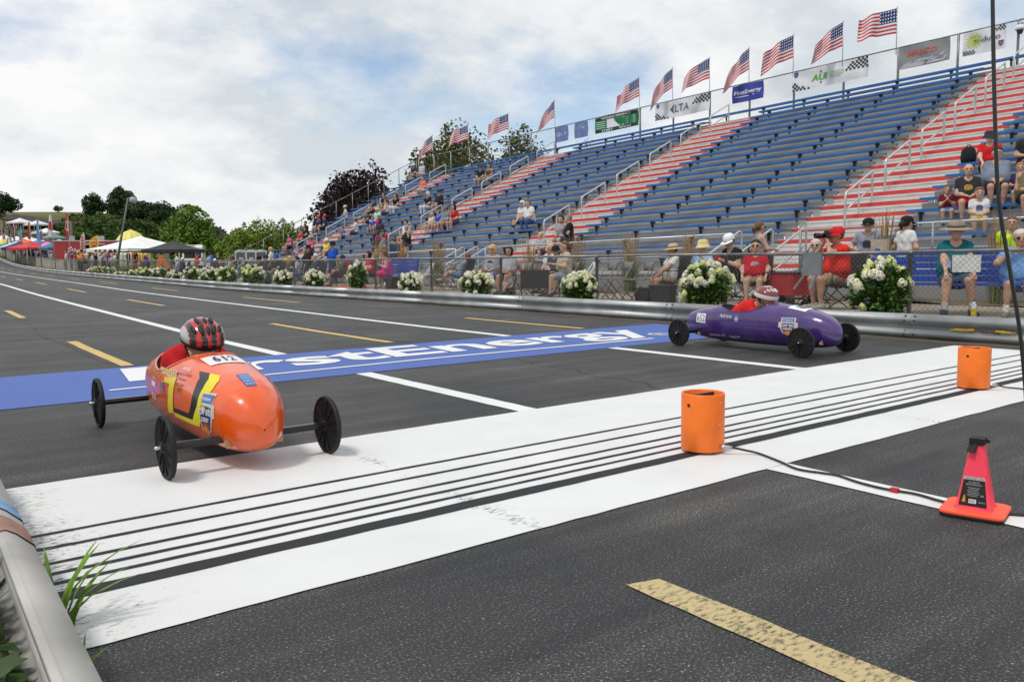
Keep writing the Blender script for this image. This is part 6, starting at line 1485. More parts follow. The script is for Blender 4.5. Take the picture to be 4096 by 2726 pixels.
def hydrangea(label, y, h, w, nb, seed, X_=10.25, lime=.3, leaf=.075, bloom=.062, sparse_low=True):
    rg = random.Random(seed); zb = patio_z(y)-.06 if y < 58 else hill_z(X_, y)
    t_ = thing('hydrangea_bush', label, 'bush', (X_, y, zb), 0, 'flowering hydrangea bushes along the guardrail')
    def cf():
        while True:
            u = Vector((rg.uniform(-1, 1), rg.uniform(-1, 1), rg.uniform(-1, 1)))
            if .25 < u.length <= 1: break
        return Vector((u.x*w*.42*.85, u.y*w*.45, h*.50+u.z*h*.44)), u
    V, F = leaf_cloud(int(1500 if y < 14 else 600), cf, leaf*1.25 if y < 14 else leaf*1.45, rg); f = link('foliage', np_mesh('foliage', V, F, m_leaf), t_); f['kind'] = 'stuff'
    for k in range(6):
        a = rg.uniform(0, 6.28); MB().tube([(.03*math.cos(a), .03*math.sin(a), 0), (.2*w*math.cos(a), .2*w*math.sin(a), h*.5), (.32*w*math.cos(a), .32*w*math.sin(a), h*.85)], [.008, .006, .004], 5).build('stem', m_stem, t_)
    for k in range(nb):
        a = rg.uniform(0, 2*PI); el = rg.uniform(.25, 1) if rg.random() < .86 else rg.uniform(-.5, .2); rr = math.sqrt(max(0, 1-el*el))
        p = Vector((rr*math.cos(a)*w*.44, rr*math.sin(a)*w*.50, h*.50+el*h*.46+rg.uniform(-.03, .03)))
        v = 2 if rg.random() < lime else rg.choice((0, 1, 3)); o = link('flower_head', BLOOMS[v], t_, None, tuple(p)); s = bloom*rg.uniform(.65, 1.25); o.scale = (s*rg.uniform(.85, 1.15), s, s*rg.uniform(1.0, 1.55))
        o.rotation_euler = (rg.gauss(0, .3)-p.y*.9, rg.gauss(0, .3)+p.x*.9, rg.uniform(0, 6))
HY = [(zr_(330, 520), .86, .80, 36, 'large hydrangea with pale green flower heads right of the photographer', .4), (zc_(1990, 660), .86, .85, 60, 'large hydrangea with cream flower heads behind the purple racer', .35), (zc_(890, 735), .62, .70, 42, 'white hydrangea beside the row of empty folding chairs', .12), (zL_(2130, 330), .60, .78, 44, 'white hydrangea in front of the folding chairs at mid-fence', .1), (zL_(1520, 350), .55, .66, 42, 'round white hydrangea below the empty white chair', .1), (zL_(1010, 250), .85, .60, 16, 'tall leafy hydrangea with few blooms left of the pink dress', .4), (zL_(610, 320), .60, .66, 40, 'white hydrangea in front of the old man in navy', .1), (zL_(310, 320), .58, .66, 40, 'white hydrangea right of the green backpack', .05), (zL_(20, 265), .82, .95, 34, 'tall cream hydrangea left of the green backpack', .4),
      (z2_(1200, 210), .72, .85, 16, 'leafy hydrangea with few greenish blooms', .6), (z2_(990, 215), .70, .85, 34, 'loose white hydrangea in front of the pale blue cap', .05), (z2_(780, 205), .70, .80, 30, 'white hydrangea with scattered round blooms below the red shirt', .05), (z2_(570, 265), .52, .85, 30, 'low cream hydrangea below the tie-dye shirt', .2), (z2_(410, 215), .72, .80, 26, 'pinkish white hydrangea near the orange ramps', .0), (z2_(235, 210), .75, .95, 26, 'green hydrangea below the purple shirt', .4), (z2_(115, 245), .55, .90, 26, 'low cream hydrangea left of the purple shirt', .3), (z2_(-60, 262), .42, .70, 18, 'small cream hydrangea right of the lamp post', .3), (z1_(1600, 345), .75, 1.7, 50, 'wide cream hydrangea left of the lamp post', .3)]
for k, (p, h, w, nb, lb_, lime) in enumerate(HY):
    q = on_x(p, 10.25); zb = patio_z(q.y)-.06 if q.y < 58 else hill_z(10.25, q.y); hydrangea(lb_, q.y, max(.4, q.z-zb+.03), w*(1 if q.y < 40 else 1.15), nb, 100+k, lime=lime, bloom=.056 if q.y < 14 else .062)
# ================================================================ ornamental grasses in front of the stand
m_blade = mat('grass_blade_green', (.10, .14, .035), .8, 0, .4, 20); m_plume = mat('grass_plume_gold', (.32, .20, .075), .9, 0, .35, 20)
def ornamental(label, y, seed, X_=14.8, h=1.35):
    rg = random.Random(seed); t_ = thing('ornamental_grass', label, 'grass clump', (X_, y, patio_z(y)+.01), 0, 'clumps of feather reed grass in front of the stand')
    for nm, m_, n_, hh, wd in (('blades', m_blade, 170, .72*h, .007), ('plumes', m_plume, 70, 1.0*h, .0045)):
        V = []; F = []
        for _ in range(n_):
            a = rg.uniform(0, 2*PI); r0 = rg.uniform(0, .16); ln = hh*rg.uniform(.7, 1.1); sp = rg.uniform(.05, .42)*(1 if nm == 'blades' else .6); d = Vector((math.cos(a), math.sin(a), 0)); sd_ = Vector((-d.y, d.x, 0)); base = d*r0; k = len(V); w_ = wd*rg.uniform(.6, 1.3)
            pts = [base, base+d*sp*.3*ln+Vector((0, 0, ln*.55)), base+d*sp*ln*.75+Vector((0, 0, ln*(1 if nm == 'plumes' else .9)))]
            ws = (w_*.7, w_, w_*(1.6 if nm == 'plumes' else .1))
            for p, ww in zip(pts, ws): V += [tuple(p-sd_*ww), tuple(p+sd_*ww)]
            V.append(tuple(pts[2]+d*.03+Vector((0, 0, .12 if nm == 'plumes' else .02)))); F += [(k, k+1, k+3, k+2), (k+2, k+3, k+5, k+4)]; F.append((k+4, k+5, k+6, k+6))
        me = bpy.data.meshes.new(nm); me.from_pydata(V, [], [tuple(dict.fromkeys(f)) for f in F]); me.materials.append(m_); me.update()
        link(nm, me, t_)['kind'] = 'stuff'
for k, (p, lb_) in enumerate(((zr_(370, 150), 'reed grass clump between the youth in grey and the woman in white'), (zr_(1600, 190), 'reed grass clump behind the grey-haired man'), (zc_(1830, 480), 'reed grass clump behind the yellow bucket hat'), (zc_(1330, 480), 'reed grass clump behind the empty folding chairs'), (zc_(880, 480), 'reed grass clump right of the woman in beige'), (zc_(470, 560), 'reed grass clump left of the bearded man'), (zL_(1770, 90), 'reed grass clump behind the empty white chair'), (zL_(1200, 110), 'reed grass clump above the pink dress'), (zL_(1430, 110), 'reed grass clump behind the blue bench'))):
    q = on_x(p, 14.8); ornamental(lb_, q.y, 300+k, 14.8, max(.9, min(1.7, q.z-patio_z(q.y)+.1)))
# ================================================================ weeds at the near guardrail
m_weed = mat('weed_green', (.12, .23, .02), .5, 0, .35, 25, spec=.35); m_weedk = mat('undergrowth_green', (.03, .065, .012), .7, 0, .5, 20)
def blade_patch(name, label, cx, cy, n_, h0, h1, spread, seed, m_, wide=.007, lean_x=.35, kind=None):
    rg = random.Random(seed); V = []; F = []
    for _ in range(n_):
        b0 = Vector((cx+rg.gauss(0, min(.06, spread*.35)), cy+rg.gauss(0, spread), -.03)); ln = rg.uniform(h0, h1); a = rg.gauss(0, 1.2) if lean_x < 1 else rg.gauss(-.2, .75); d = Vector((math.cos(a), math.sin(a), 0)); sd_ = Vector((-d.y, d.x, 0)); k = len(V); dr = rg.uniform(.35, .9)
        for t_ in (0, .3, .6, .85, 1): 
            p = b0+d*(ln*dr*t_*t_)+Vector((0, 0, ln*(t_-.45*t_*t_*dr))); ww = wide*(1-t_)**.6*(.6+1.2*t_ if t_ < .3 else 1)+.0005
            V += [tuple(p-sd_*ww), tuple(p+Vector((0, 0, -ww*.4))), tuple(p+sd_*ww)]
        for j in range(4):
            q = k+j*3; F += [(q, q+1, q+4, q+3), (q+1, q+2, q+5, q+4)]
    o = link(name, np_mesh(name, V, F, m_, smooth=True))
    return tag(o, label, None if kind else 'weed', None, kind)
wc = on_z((265, 2560), 0)
blade_patch('grass_tuft', 'tuft of broad green grass growing under the near guardrail', .29, wc.y+.06, 9, .20, .36, .035, 5, m_weed, .0135, lean_x=1)
blade_patch('grass_tuft', 'small grass tuft at the bottom edge beside the near guardrail', .285, on_z((320, 2700), 0).y, 9, .06, .14, .05, 9, m_weed, .006)
rgw = random.Random(31)
def cfw():
    p = Vector((rgw.uniform(-.45, .13), rgw.uniform(.9, 3.6), rgw.uniform(-.03, .17))); return p, Vector((rgw.gauss(0, 1), rgw.gauss(0, 1), .6)).normalized()
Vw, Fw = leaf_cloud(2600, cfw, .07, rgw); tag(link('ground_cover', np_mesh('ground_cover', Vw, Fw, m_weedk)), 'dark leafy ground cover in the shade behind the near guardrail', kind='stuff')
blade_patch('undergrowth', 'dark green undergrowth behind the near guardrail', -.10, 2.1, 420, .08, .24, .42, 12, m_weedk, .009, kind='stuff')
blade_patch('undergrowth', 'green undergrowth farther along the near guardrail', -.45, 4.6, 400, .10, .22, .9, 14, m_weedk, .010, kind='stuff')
blade_patch('grass_tuft', 'weed leaning over the near guardrail at the left edge', .12, on_z((10, 2120), .25).y, 10, .22, .40, .05, 15, m_weed, .007)
# ================================================================ small things on the patio
m_bin = mat('black_bin_plastic', (.02, .02, .021), .55, 0, .15)
def crate(label, x, y, w, d_, h, name='storage_bin', m_=None, cat='bin'):
    t_ = thing(name, label, cat, (x, y, patio_z(y)), R(20)); m_ = m_ or m_bin
    mb = MB(); mb.add([(-w*.45, -d_*.45, 0), (w*.45, -d_*.45, 0), (w*.45, d_*.45, 0), (-w*.45, d_*.45, 0), (-w/2, -d_/2, h), (w/2, -d_/2, h), (w/2, d_/2, h), (-w/2, d_/2, h)], [(3, 2, 1, 0), (0, 1, 5, 4), (1, 2, 6, 5), (2, 3, 7, 6), (3, 0, 4, 7)]); mb.build('tub', m_, t_)
    mb = MB(); mb.box(-w*.53, w*.53, -d_*.53, d_*.53, h-.012, h+.018); mb.build('rim', m_, t_); return t_
for p, X_, w, h, lb_ in ((zc_(1455, 930), 11.75, .30, .26, 'black bin, left of two beside the straw hat'), (zc_(1610, 930), 11.7, .42, .32, 'black bin, right of two beside the straw hat')):
    q = on_x(p, X_); crate(lb_, X_, q.y, .36, w, h)
q = on_x(zc_(560, 760), 11.75); tbl = thing('folding_table', 'black cloth-covered camp table in front of the bearded man', 'table', (11.75, q.y, patio_z(q.y)), R(15))
MB().box(-.25, .25, -.40, .40, .58, .61).build('top', m_camp, tbl); MB().box(-.24, -.235, -.39, .39, .20, .58).build('cloth', m_camp, tbl)
for x, y in ((-.22, -.37), (.22, -.37), (-.22, .37), (.22, .37)): MB().tube([(x, y, 0), (x, y, .58)], .012, 6).build('leg', m_tube, tbl)
q = on_x(zL_(1330, 420), 12.3); crate('black bin under the blue bench by the pink dress', 12.3, q.y, .36, .36, .34)
q = on_x(zf(480, 760), 12.6); wg = thing('folding_wagon', 'red folding wagon beside the photographer', 'wagon', (12.6, q.y, patio_z(q.y)), R(-10))
MB().box(-.27, .27, -.42, .42, .18, .56).build('bag', m_campr, wg); MB().tube([(-.28, -.43, .57), (.28, -.43, .57), (.28, .43, .57), (-.28, .43, .57), (-.28, -.43, .57)], .014, 6).build('frame', m_tube, wg)
for x in (-.26, .26):
    for y in (-.36, .36): MB().lathe([(0, -.025), (.09, -.025), (.095, 0), (.09, .025), (0, .025)], 14, M=Matrix.Translation((x, y, .095)) @ XROT).build('wheel', m_tyre, wg)
q = on_x(zL_(180, 400), 11.3); bk = thing('backpack', 'dark green backpack standing on the ground behind the fence', 'bag', (11.2, q.y, patio_z(q.y)))
MB().lathe([(0, 0), (.20, .02), (.22, .18), (.20, .40), (.12, .50), (0, .52)], 14, sx=.7).build('pack', cloth((.02, .06, .05)), bk); MB().box(-.17, -.13, -.12, .12, .06, .26).build('pocket', cloth((.03, .09, .08)), bk); MB().tube([(-.13, -.1, .45), (-.19, -.09, .25), (-.13, -.1, .05)], .018, 6).build('strap', cloth((.12, .25, .22)), bk)
def bottle(label, p, X_, col, h=.24, r=.035):
    q = on_x(p, X_); t_ = thing('drink_bottle', label, 'bottle', (X_, q.y, patio_z(q.y)), 0, 'drink bottles on the ground')
    MB().lathe([(0, 0), (r, .005), (r, h*.68), (r*.5, h*.85), (r*.4, h*.9), (0, h*.9)], 12).build('bottle', mat('clear_plastic', (.55, .60, .62), .15, 0, .1), t_); MB().lathe([(r+.001, h*.1), (r+.001, h*.5)], 12).build('label', mat('bottle_'+label[:6], col, .5), t_); MB().lathe([(r*.42, h*.88), (r*.42, h), (0, h)], 10).build('cap', m_bin, t_)
bottle('yellow-labelled bottle on the ground by the teal woman\'s feet', zr_(1305, 1000), 11.6, (.55, .42, .01)); bottle('clear water bottle beside the hydrangea', zc_(1755, 900), 11.8, (.45, .55, .62)); bottle('clear water bottle near the camp table', zc_(620, 900), 11.9, (.5, .56, .62)); bottle('orange-capped bottle beside the bin under the blue bench', zL_(1270, 440), 12.0, (.55, .12, .03))
tag(MB().add([(11.5, on_x(zL_(830, 450), 11.6).y+dy, patio_z(20)+.015+.01*((i*7) % 3)) for i, dy in enumerate((-1.2, -.6, 0, .6, 1.2))]+[(12.3, on_x(zL_(830, 450), 11.6).y+dy, patio_z(20)+.02) for dy in (-1.2, -.6, 0, .6, 1.2)], [(i, i+1, i+6, i+5) for i in range(4)]).build('blanket', cloth((.55, .08, .02))), 'orange blanket spread on the ground in front of the olive T-shirt', 'blanket')
for (pa, lb_, c_) in (((1180, 1225), 'yellow strap caught in the guardrail at the right', (.6, .36, .01)), ((1610, 1250), 'bundle of yellow cord tucked in the guardrail at the far right', (.6, .38, .02)), ((1450, 1245), 'brown cord tucked in the guardrail', (.12, .07, .04))):
    q = on_x(zr_(*pa), 9.66); rg = random.Random(pa[0]); mb = MB()
    for k in range(5): mb.tube([(9.66+rg.uniform(-.01, .01), q.y+rg.uniform(-.14, -.05), q.z+rg.uniform(-.015, .015)), (9.648, q.y, q.z+rg.uniform(-.012, .015)), (9.66, q.y+rg.uniform(.05, .14), q.z+rg.uniform(-.015, .015))], .006, 5)
    tag(mb.build('cord', mat('cord_'+lb_[:4]+str(pa[0]), c_, .7)), lb_, 'cord')

q = on_x(zf(690, 640), FX-.06); ss_ = thing('stadium_seat', 'grey plastic stadium seat hanging on the fence beside the photographer', 'seat', (FX-.07, q.y, q.z), 0); m_ss = mat('grey_plastic_seat', (.17, .175, .18), .5, 0, .15)
MB().add([(-.02, -.16, -.10), (-.02, .16, -.10), (-.01, .15, .24), (-.01, -.15, .24), (.02, -.16, -.10), (.02, .16, -.10), (.03, .15, .24), (.03, -.15, .24)], [(3, 2, 1, 0), (4, 5, 6, 7), (0, 1, 5, 4), (1, 2, 6, 5), (2, 3, 7, 6), (3, 0, 4, 7)]).build('backrest', m_ss, ss_)
for s_ in (-1, 1): MB().beam((-.03, .02+s_*.10, -.10), (-.10, .10+s_*.14, -.30), .06, .03).build('hook', m_ss, ss_)
MB().tube([(.0, -.10, .24), (.04, -.07, .31), (.04, .07, .31), (.0, .10, .24)], .012, 6).build('handle', m_ss, ss_)
# ================================================================ trees
def tree(label, px_, top, dist, width, leafcol, seed, name='tree', n_=7000, leaf=.5, trunk=True, squash=1.0, low=.0, rough=.75, group='trees beyond the track', clumps=46, core_k=.42):
    base = on_dist(px_, top, dist); gz = ground_z(base.x, base.y); H = max(1.5, base.z-gz); rg = np.random.default_rng(seed)
    t_ = thing(name, label, 'tree' if H > 3 else 'bush', (base.x, base.y, gz), 0, group)
    cz = H*(.56-low*.25); hz_ = H*(.46+low*.24); wr_ = width/2
    cc = rg.normal(size=(clumps, 3)); cc /= np.linalg.norm(cc, axis=1)[:, None]; rad = rg.uniform(.40, 1.0, clumps)[:, None]; cc = cc*rad
    size = rg.uniform(.14, .40, clumps)
    k = rg.integers(0, clumps, n_); d = rg.normal(size=(n_, 3)); d /= np.linalg.norm(d, axis=1)[:, None]; r_ = rg.uniform(.35, 1.05, n_)**.5
    P = cc[k]+d*(size[k]*r_)[:, None]; taper = 1-.22*np.clip(P[:, 2], 0, 1); az_ = np.arctan2(P[:, 1], P[:, 0]); ph_ = rg.uniform(0, 6.28, 4); rag = 1+.16*np.sin(3*az_+ph_[0]+2*P[:, 2])+.11*np.sin(5*az_+ph_[1]-3*P[:, 2])+.10*np.sin(7*P[:, 2]+ph_[2]+2*az_); P = P*rag[:, None]; pn_ = np.linalg.norm(P, axis=1); P = P*np.minimum(1, (1.0+.10*rg.random(n_))/np.maximum(pn_, 1e-6))[:, None]
    core = rg.random(n_) < core_k; U = rg.normal(size=(n_, 3)); U /= np.linalg.norm(U, axis=1)[:, None]; U *= (rg.random(n_)**(1/2.4)*.88)[:, None]; P = np.where(core[:, None], U, P)
    C = np.stack([P[:, 0]*wr_*taper, P[:, 1]*wr_*taper, cz+P[:, 2]*hz_*squash], 1)
    nrm = d+.45*rg.normal(size=(n_, 3))+np.array([0, 0, .35]); nrm /= np.linalg.norm(nrm, axis=1)[:, None]
    t1 = np.cross(nrm, rg.normal(size=(n_, 3))); t1 /= np.linalg.norm(t1, axis=1)[:, None]; t2 = np.cross(nrm, t1); s = leaf*rg.uniform(.5, 1.2, n_)[:, None]*.5
    V = np.stack([C+t1*s, C+t2*s*.7, C-t1*s, C-t2*s*.7], 1).reshape(-1, 3); F = np.arange(n_*4).reshape(-1, 4)
    m_ = mat('leaf_%s' % '_'.join('%03d' % int(c_*1000) for c_ in leafcol), leafcol, rough, 0, .55, .9, spec=.25)
    link('crown', np_mesh('crown', V, F, m_), t_)['kind'] = 'stuff'
    mt = mat('bark', (.07, .055, .042), .95, 0, .3, 8, .5, 20); tr = .02*H+.06
    if trunk:
        mb = MB(); mb.tube([(0, 0, -.3), (.1*tr, 0, H*.3), (0, .1*tr, H*.62)], [tr*1.3, tr, tr*.4], 8)
        tk = mb.build('trunk', mt, t_)
        for q in range(6):
            a = 2*PI*q/6+seed; z0_ = H*(.22+.05*q); e = Vector((math.cos(a)*wr_*.55, math.sin(a)*wr_*.55, z0_+H*.22)); MB().tube([(0, 0, z0_), tuple(Vector((0, 0, z0_)).lerp(e, .5)+Vector((0, 0, H*.03))), tuple(e)], [tr*.5, tr*.32, tr*.12], 6).build('limb', mt, tk)
    return t_
DK, MID, BRT, LIM, PUR, OLV = (.026, .055, .016), (.050, .092, .018), (.10, .185, .022), (.165, .24, .035), (.030, .014, .017), (.085, .090, .020)
tree('tall dark tree cut off by the left edge of the photo', -14, 770, 200, 8.5, DK, 1, n_=6000)
tree('small lone bush on the crest of the grassy hill', 232, 826, 212, 2.6, MID, 2, n_=900, leaf=.3, clumps=14)
tree('rounded dark tree on the hill crest, left of the tall cluster', 372, 776, 190, 5.0, DK, 3, n_=3600)
tree('tallest dark tree with a ragged top behind the lamp post', 478, 752, 185, 6.2, DK, 4, squash=1.05)
tree('dark spreading tree right of the lamp post', 560, 800, 182, 8.5, DK, 5)
tree('dark tree at the right end of the hill cluster', 640, 806, 178, 7.0, DK, 6)
tree('low dark tree beside the hill cluster', 690, 860, 170, 5.0, DK, 7, n_=3000)
for k, (x, tp, w_, lb_) in enumerate(((300, 905, 5.5, 'mid-green tree left of the utility pole'), (350, 872, 6.5, 'mid-green tree behind the utility pole'), (420, 852, 8, 'broad mid-green tree behind the red trailer'), (500, 868, 7.5, 'mid-green tree behind the lamp post'), (570, 872, 7, 'mid-green tree behind the yellow dome'), (620, 890, 6, 'mid-green tree left of the bright green tree'))):
    tree(lb_, x, tp, 150+4*(k % 3), w_, MID, 20+k, n_=4200, low=.5)
for k in range(7):
    tree(['scrubby bush on the hillside left of the dark trees', 'scrubby bush below the hill crest', 'dark scrub patch beside the hill path', 'low scrub behind the national flags', 'scrub at the foot of the dark trees', 'olive scrub on the slope', 'scrub behind the shelter roof'][k], (300, 330, 270, 250, 410, 330, 245)[k], (852, 850, 880, 905, 850, 866, 885)[k], 186-3*k, 4.5, OLV if k % 2 else MID, 60+k, n_=1500, leaf=.35, trunk=False, low=.9, clumps=24)
tree('bright green leafy tree behind the white van', 745, 832, 118, 8.6, BRT, 30, n_=13000, leaf=.45, low=.6)
tree('dark green bush right of the bright green tree', 870, 945, 140, 6.0, MID, 31, n_=2600, low=.8)
for k, (x, tp, w_, lb_) in enumerate(((925, 925, 4.2, 'light green bush left of the portable toilets'), (985, 892, 5, 'light green leafy bush behind the portable toilets'), (1065, 862, 5.2, 'tallest light green bush behind the side fence'), (1140, 885, 4.6, 'light green bush right of the toilets'), (1210, 915, 4.2, 'light green bush below the purple-leaved tree'))):
    tree(lb_, x, tp, 96, w_, LIM, 40+k, n_=6500, leaf=.30, low=.8, trunk=k == 2)
tree('dark purple-leaved tree behind the far end of the stand', 1425, 645, 86, 10.6, PUR, 50, n_=26000, leaf=.40, low=.9, clumps=110, core_k=.72)
tree('olive green tree rising behind the top row of the stand', 1825, 500, 98, 11.5, OLV, 51, n_=18000, leaf=.42, clumps=70, core_k=.62)
tree('olive green tree right of the taller one behind the stand', 2085, 518, 100, 8.4, OLV, 52, n_=11000, leaf=.42, core_k=.62)
tree('treetop just showing above the stand below the blue banners', 2330, 545, 102, 5.0, MID, 53, n_=3000, leaf=.34)
tree('treetop left of the olive green tree behind the stand', 1700, 590, 104, 6.0, OLV, 54, n_=6000, leaf=.45)
rgp = np.random.default_rng(9); V = []; 
for _ in range(5200):
    a = R(rgp.uniform(11, 40)); d = rgp.uniform(380, 560); x, y = d*math.sin(a), d*math.cos(a); z = ground_z(x, y)+rgp.uniform(0, 4.5)*abs(math.sin(a*70)+.3*math.sin(a*190)); s = rgp.uniform(.8, 2.2); n1 = rgp.normal(size=3); n1 /= np.linalg.norm(n1); n2 = np.cross(n1, rgp.normal(size=3)); n2 /= np.linalg.norm(n2); c_ = np.array((x, y, z)); V += [c_+n1*s, c_+n2*s, c_-n1*s, c_-n2*s]
tag(link('distant_woods', np_mesh('distant_woods', np.array(V), np.arange(len(V)).reshape(-1, 4), mat('distant_leaf', (.05, .065, .03), .9, 0, .4, .05))), 'low distant woods along the far ridge', kind='stuff')

# ================================================================ far shelter, tents and stalls
def tent(label, px_, peak, eave, dist, w, col, rz=R(25), h=2.0, ph=None, striped=None):
    c_ = on_dist(px_, peak, dist); e = on_dist(px_, eave, dist); gz = ground_z(c_.x, c_.y); he = max(1.9, e.z-gz); hp = max(he+.7, c_.z-gz)
    t_ = thing('canopy_tent', label, 'tent', (c_.x, c_.y, gz), rz, 'canopy tents along the far side of the track'); m_ = mat('tent_%02x%02x%02x' % tuple(int(q*255) for q in col), col, .7, 0, .1, 1.2)
    a = w/2; n_ = 6; V = []; F = []
    ringpts = [(-a, -a), (0, -a), (a, -a), (a, 0), (a, a), (0, a), (-a, a), (-a, 0)]
    for j in range(n_+1):
        q = j/n_; z = he+(hp-he)*(q**1.25); V += [(x*(1-q), y*(1-q), z) for x, y in ringpts]
    for j in range(n_):
        for i in range(8): F.append((j*8+i, j*8+(i+1) % 8, (j+1)*8+(i+1) % 8, (j+1)*8+i))
    MB().add(V, F).build('canopy', m_, t_)
    mb = MB(); nn = 24
    for s in range(4):
        A, B = Vector((*[(-a, -a), (a, -a), (a, a), (-a, a)][s], he)), Vector((*[(a, -a), (a, a), (-a, a), (-a, -a)][s], he)); P = []
        for k in range(nn+1): p = A.lerp(B, k/nn); P += [tuple(p), (p.x, p.y, he-.22-.05*abs(math.sin(k*PI/4)))]
        mb.add(P, [(2*k, 2*k+2, 2*k+3, 2*k+1) for k in range(nn)])
    mb.build('valance', m_, t_)
    for x, y in ((-a, -a), (a, -a), (a, a), (-a, a)): MB().tube([(x*.98, y*.98, 0), (x*.98, y*.98, he)], .025, 6).build('leg', m_rail, t_)
    return t_
W_, BLU = (.70, .70, .69), (.05, .13, .33)
for a in ((82, 904, 922, 162, 2.9, W_, 'white arched tent highest on the hillside'), (150, 908, 922, 160, 3, (.66, .68, .66), 'white tent below the shelter, right of the highest one'), (186, 925, 942, 150, 3, W_, 'white tent with blue back on the hillside'), (212, 946, 958, 140, 3, (.16, .22, .22), 'grey-green tent on the hillside'), (16, 937, 966, 130, 3.2, W_, 'white tent at the left edge'), (66, 944, 966, 130, 3.2, W_, 'white tent behind the orange one'), (114, 947, 966, 128, 3.2, W_, 'white tent behind the big red one'), (24, 962, 978, 118, 3, (.55, .45, .06), 'yellow and blue tent at the left edge'), (58, 960, 982, 115, 3, (.04, .16, .26), 'teal tent left of the orange one'), (92, 955, 975, 118, 3, (.65, .15, .03), 'orange tent behind the big red one'), (66, 966, 990, 111, 2.8, (.66, .67, .68), 'white tent left of the navy one'), (78, 975, 994, 107, 2.6, (.02, .03, .10), 'navy tent left of the big red one'), (122, 964, 996, 104, 3.3, (.55, .03, .035), 'big red tent in front of the others'), (152, 963, 982, 116, 3, (.06, .14, .42), 'bright blue tent behind the red one'), (170, 964, 982, 118, 3, (.55, .52, .45), 'beige tent right of the blue one'), (192, 966, 985, 110, 3.2, (.025, .027, .03), 'black tent behind the pink one'), (191, 981, 993, 104, 2.8, (.62, .20, .45), 'pink tent between the red and blue ones'), (223, 975, 996, 102, 3, (.035, .13, .25), 'steel blue tent beside the red trailer'), (237, 963, 980, 112, 3, (.40, .52, .44), 'pale green tent behind the steel blue one')):
    tent(a[6], a[0], a[1], a[2], a[3], a[4], a[5], R(15+(a[0]*7) % 40))
tent('large white tent behind the lamp post', 560, 944, 1004, 80, 6.6, (.74, .74, .73), R(20))
tent('black canopy tent in front of the white van', 692, 967, 1008, 69, 3.3, (.022, .023, .026), R(40))
sh_ = on_dist(120, 880, 172); gz = ground_z(sh_.x, sh_.y)
shl = thing('open_shelter', 'dark open-sided shelter with a low brown roof on the hill', 'shelter', (sh_.x, sh_.y, gz), R(-8))
zr0 = on_dist(70, 864, 172).z-gz; zr1 = on_dist(200, 905, 172).z-gz
mb = MB(); mb.add([(-4.5, -3, zr0-.8), (-2.6, 3, zr0+.3), (5, 3, zr1+.9), (5, -3, zr1-.1), (-4.5, -3, zr0-.6), (-2.6, 3, zr0+.55), (5, 3, zr1+1.15), (5, -3, zr1+.1)], [(3, 2, 1, 0), (4, 5, 6, 7), (0, 1, 5, 4), (1, 2, 6, 5), (2, 3, 7, 6), (3, 0, 4, 7)]); mb.build('roof', mat('brown_shingle', (.045, .03, .025), .9, 0, .2), shl)
for x in (-4, -2.8, -1.4, 1, 4.6): MB().beam((x, -2.6, -.5), (x, -2.6, zr0-.7 if x < 0 else zr1), .16, .16).build('post', m_wood_post, shl)
MB().box(-3, 5, 2.4, 2.6, 0, max(1.5, zr1-.3)).build('back_wall', mat('dark_boards', (.03, .024, .02), .9, 0, .2), shl)
# concrete barrier wall in separate panels
cw = thing('concrete_wall', 'long grey concrete wall in panels below the far crowd', 'wall', (12.3, 0, 0)); m_conc = mat('stained_concrete', (.30, .285, .25), .9, 0, .35, 1.6, .4, 12)
ya = on_x((306, 1085), 12.3).y
for k in range(26):
    y0 = ya+2.45*k; z0_ = min(hill_z(12.3, y0), hill_z(12.3, y0+2.4)); dx = .03*math.sin(k*2.2); o = MB().box(-.12+dx, .12+dx, y0+.015, y0+2.43, z0_-.5, z0_+.86+.03*math.sin(k*1.3)).build('panel', m_conc, cw)
    link('cap', MB().box(-.14+dx, .14+dx, y0, y0+2.445, z0_+.88, z0_+.94).mesh('cap', m_conc), cw)
# ---- vehicles
m_vanw = mat('white_vehicle_paint', (.80, .80, .80), .3, 0, .05, coat=.6); m_vglass = mat('vehicle_glass', (.015, .018, .02), .08); m_trailer = mat('red_trailer_paint', (.40, .012, .02), .35, 0, .1, coat=.4); m_lamp_r = mat('red_tail_lamp', (.35, .01, .01), .3)
vp = on_dist(772, 1055, 92); gz = ground_z(vp.x, vp.y); zt_ = on_dist(772, 979, 92).z-gz
van = thing('delivery_van', 'white high-roofed van with its dark rear window showing', 'van', (vp.x, vp.y, gz), R(-20)); hv = max(2.5, zt_)
def extr(name, prof, x0, x1, m_, parent, inset=.0):
    """Side profile (y, z) extruded across x with slightly tucked edges."""
    n_ = len(prof); cy_ = sum(p[0] for p in prof)/n_; cz_ = sum(p[1] for p in prof)/n_; mb = MB(); V = []
    for x, s in ((x0, 1-inset), (x0+.06, 1), (x1-.06, 1), (x1, 1-inset)): V += [(x, cy_+(y-cy_)*s, cz_+(z-cz_)*s) for y, z in prof]
    F = [tuple(range(n_-1, -1, -1)), tuple(3*n_+k for k in range(n_))]+[(j*n_+k, j*n_+(k+1) % n_, (j+1)*n_+(k+1) % n_, (j+1)*n_+k) for j in range(3) for k in range(n_)]
    mb.add(V, F); return mb.build(name, m_, parent)
vb = extr('body', [(-.0, .45), (-.02, 1.0), (.05, hv-.25), (.16, hv-.06), (.45, hv), (3.9, hv), (4.4, hv-.15), (5.0, 1.55), (5.7, 1.25), (5.8, .45)], -1.02, 1.02, m_vanw, van, .04)
MB().box(-.82, .82, -.012, .0, 1.28, hv-.55).build('rear_window', m_vglass, vb); MB().box(-.25, .25, -.012, .005, .62, .78).build('number_plate', mat('plate_white', (.5, .5, .5), .5), vb)
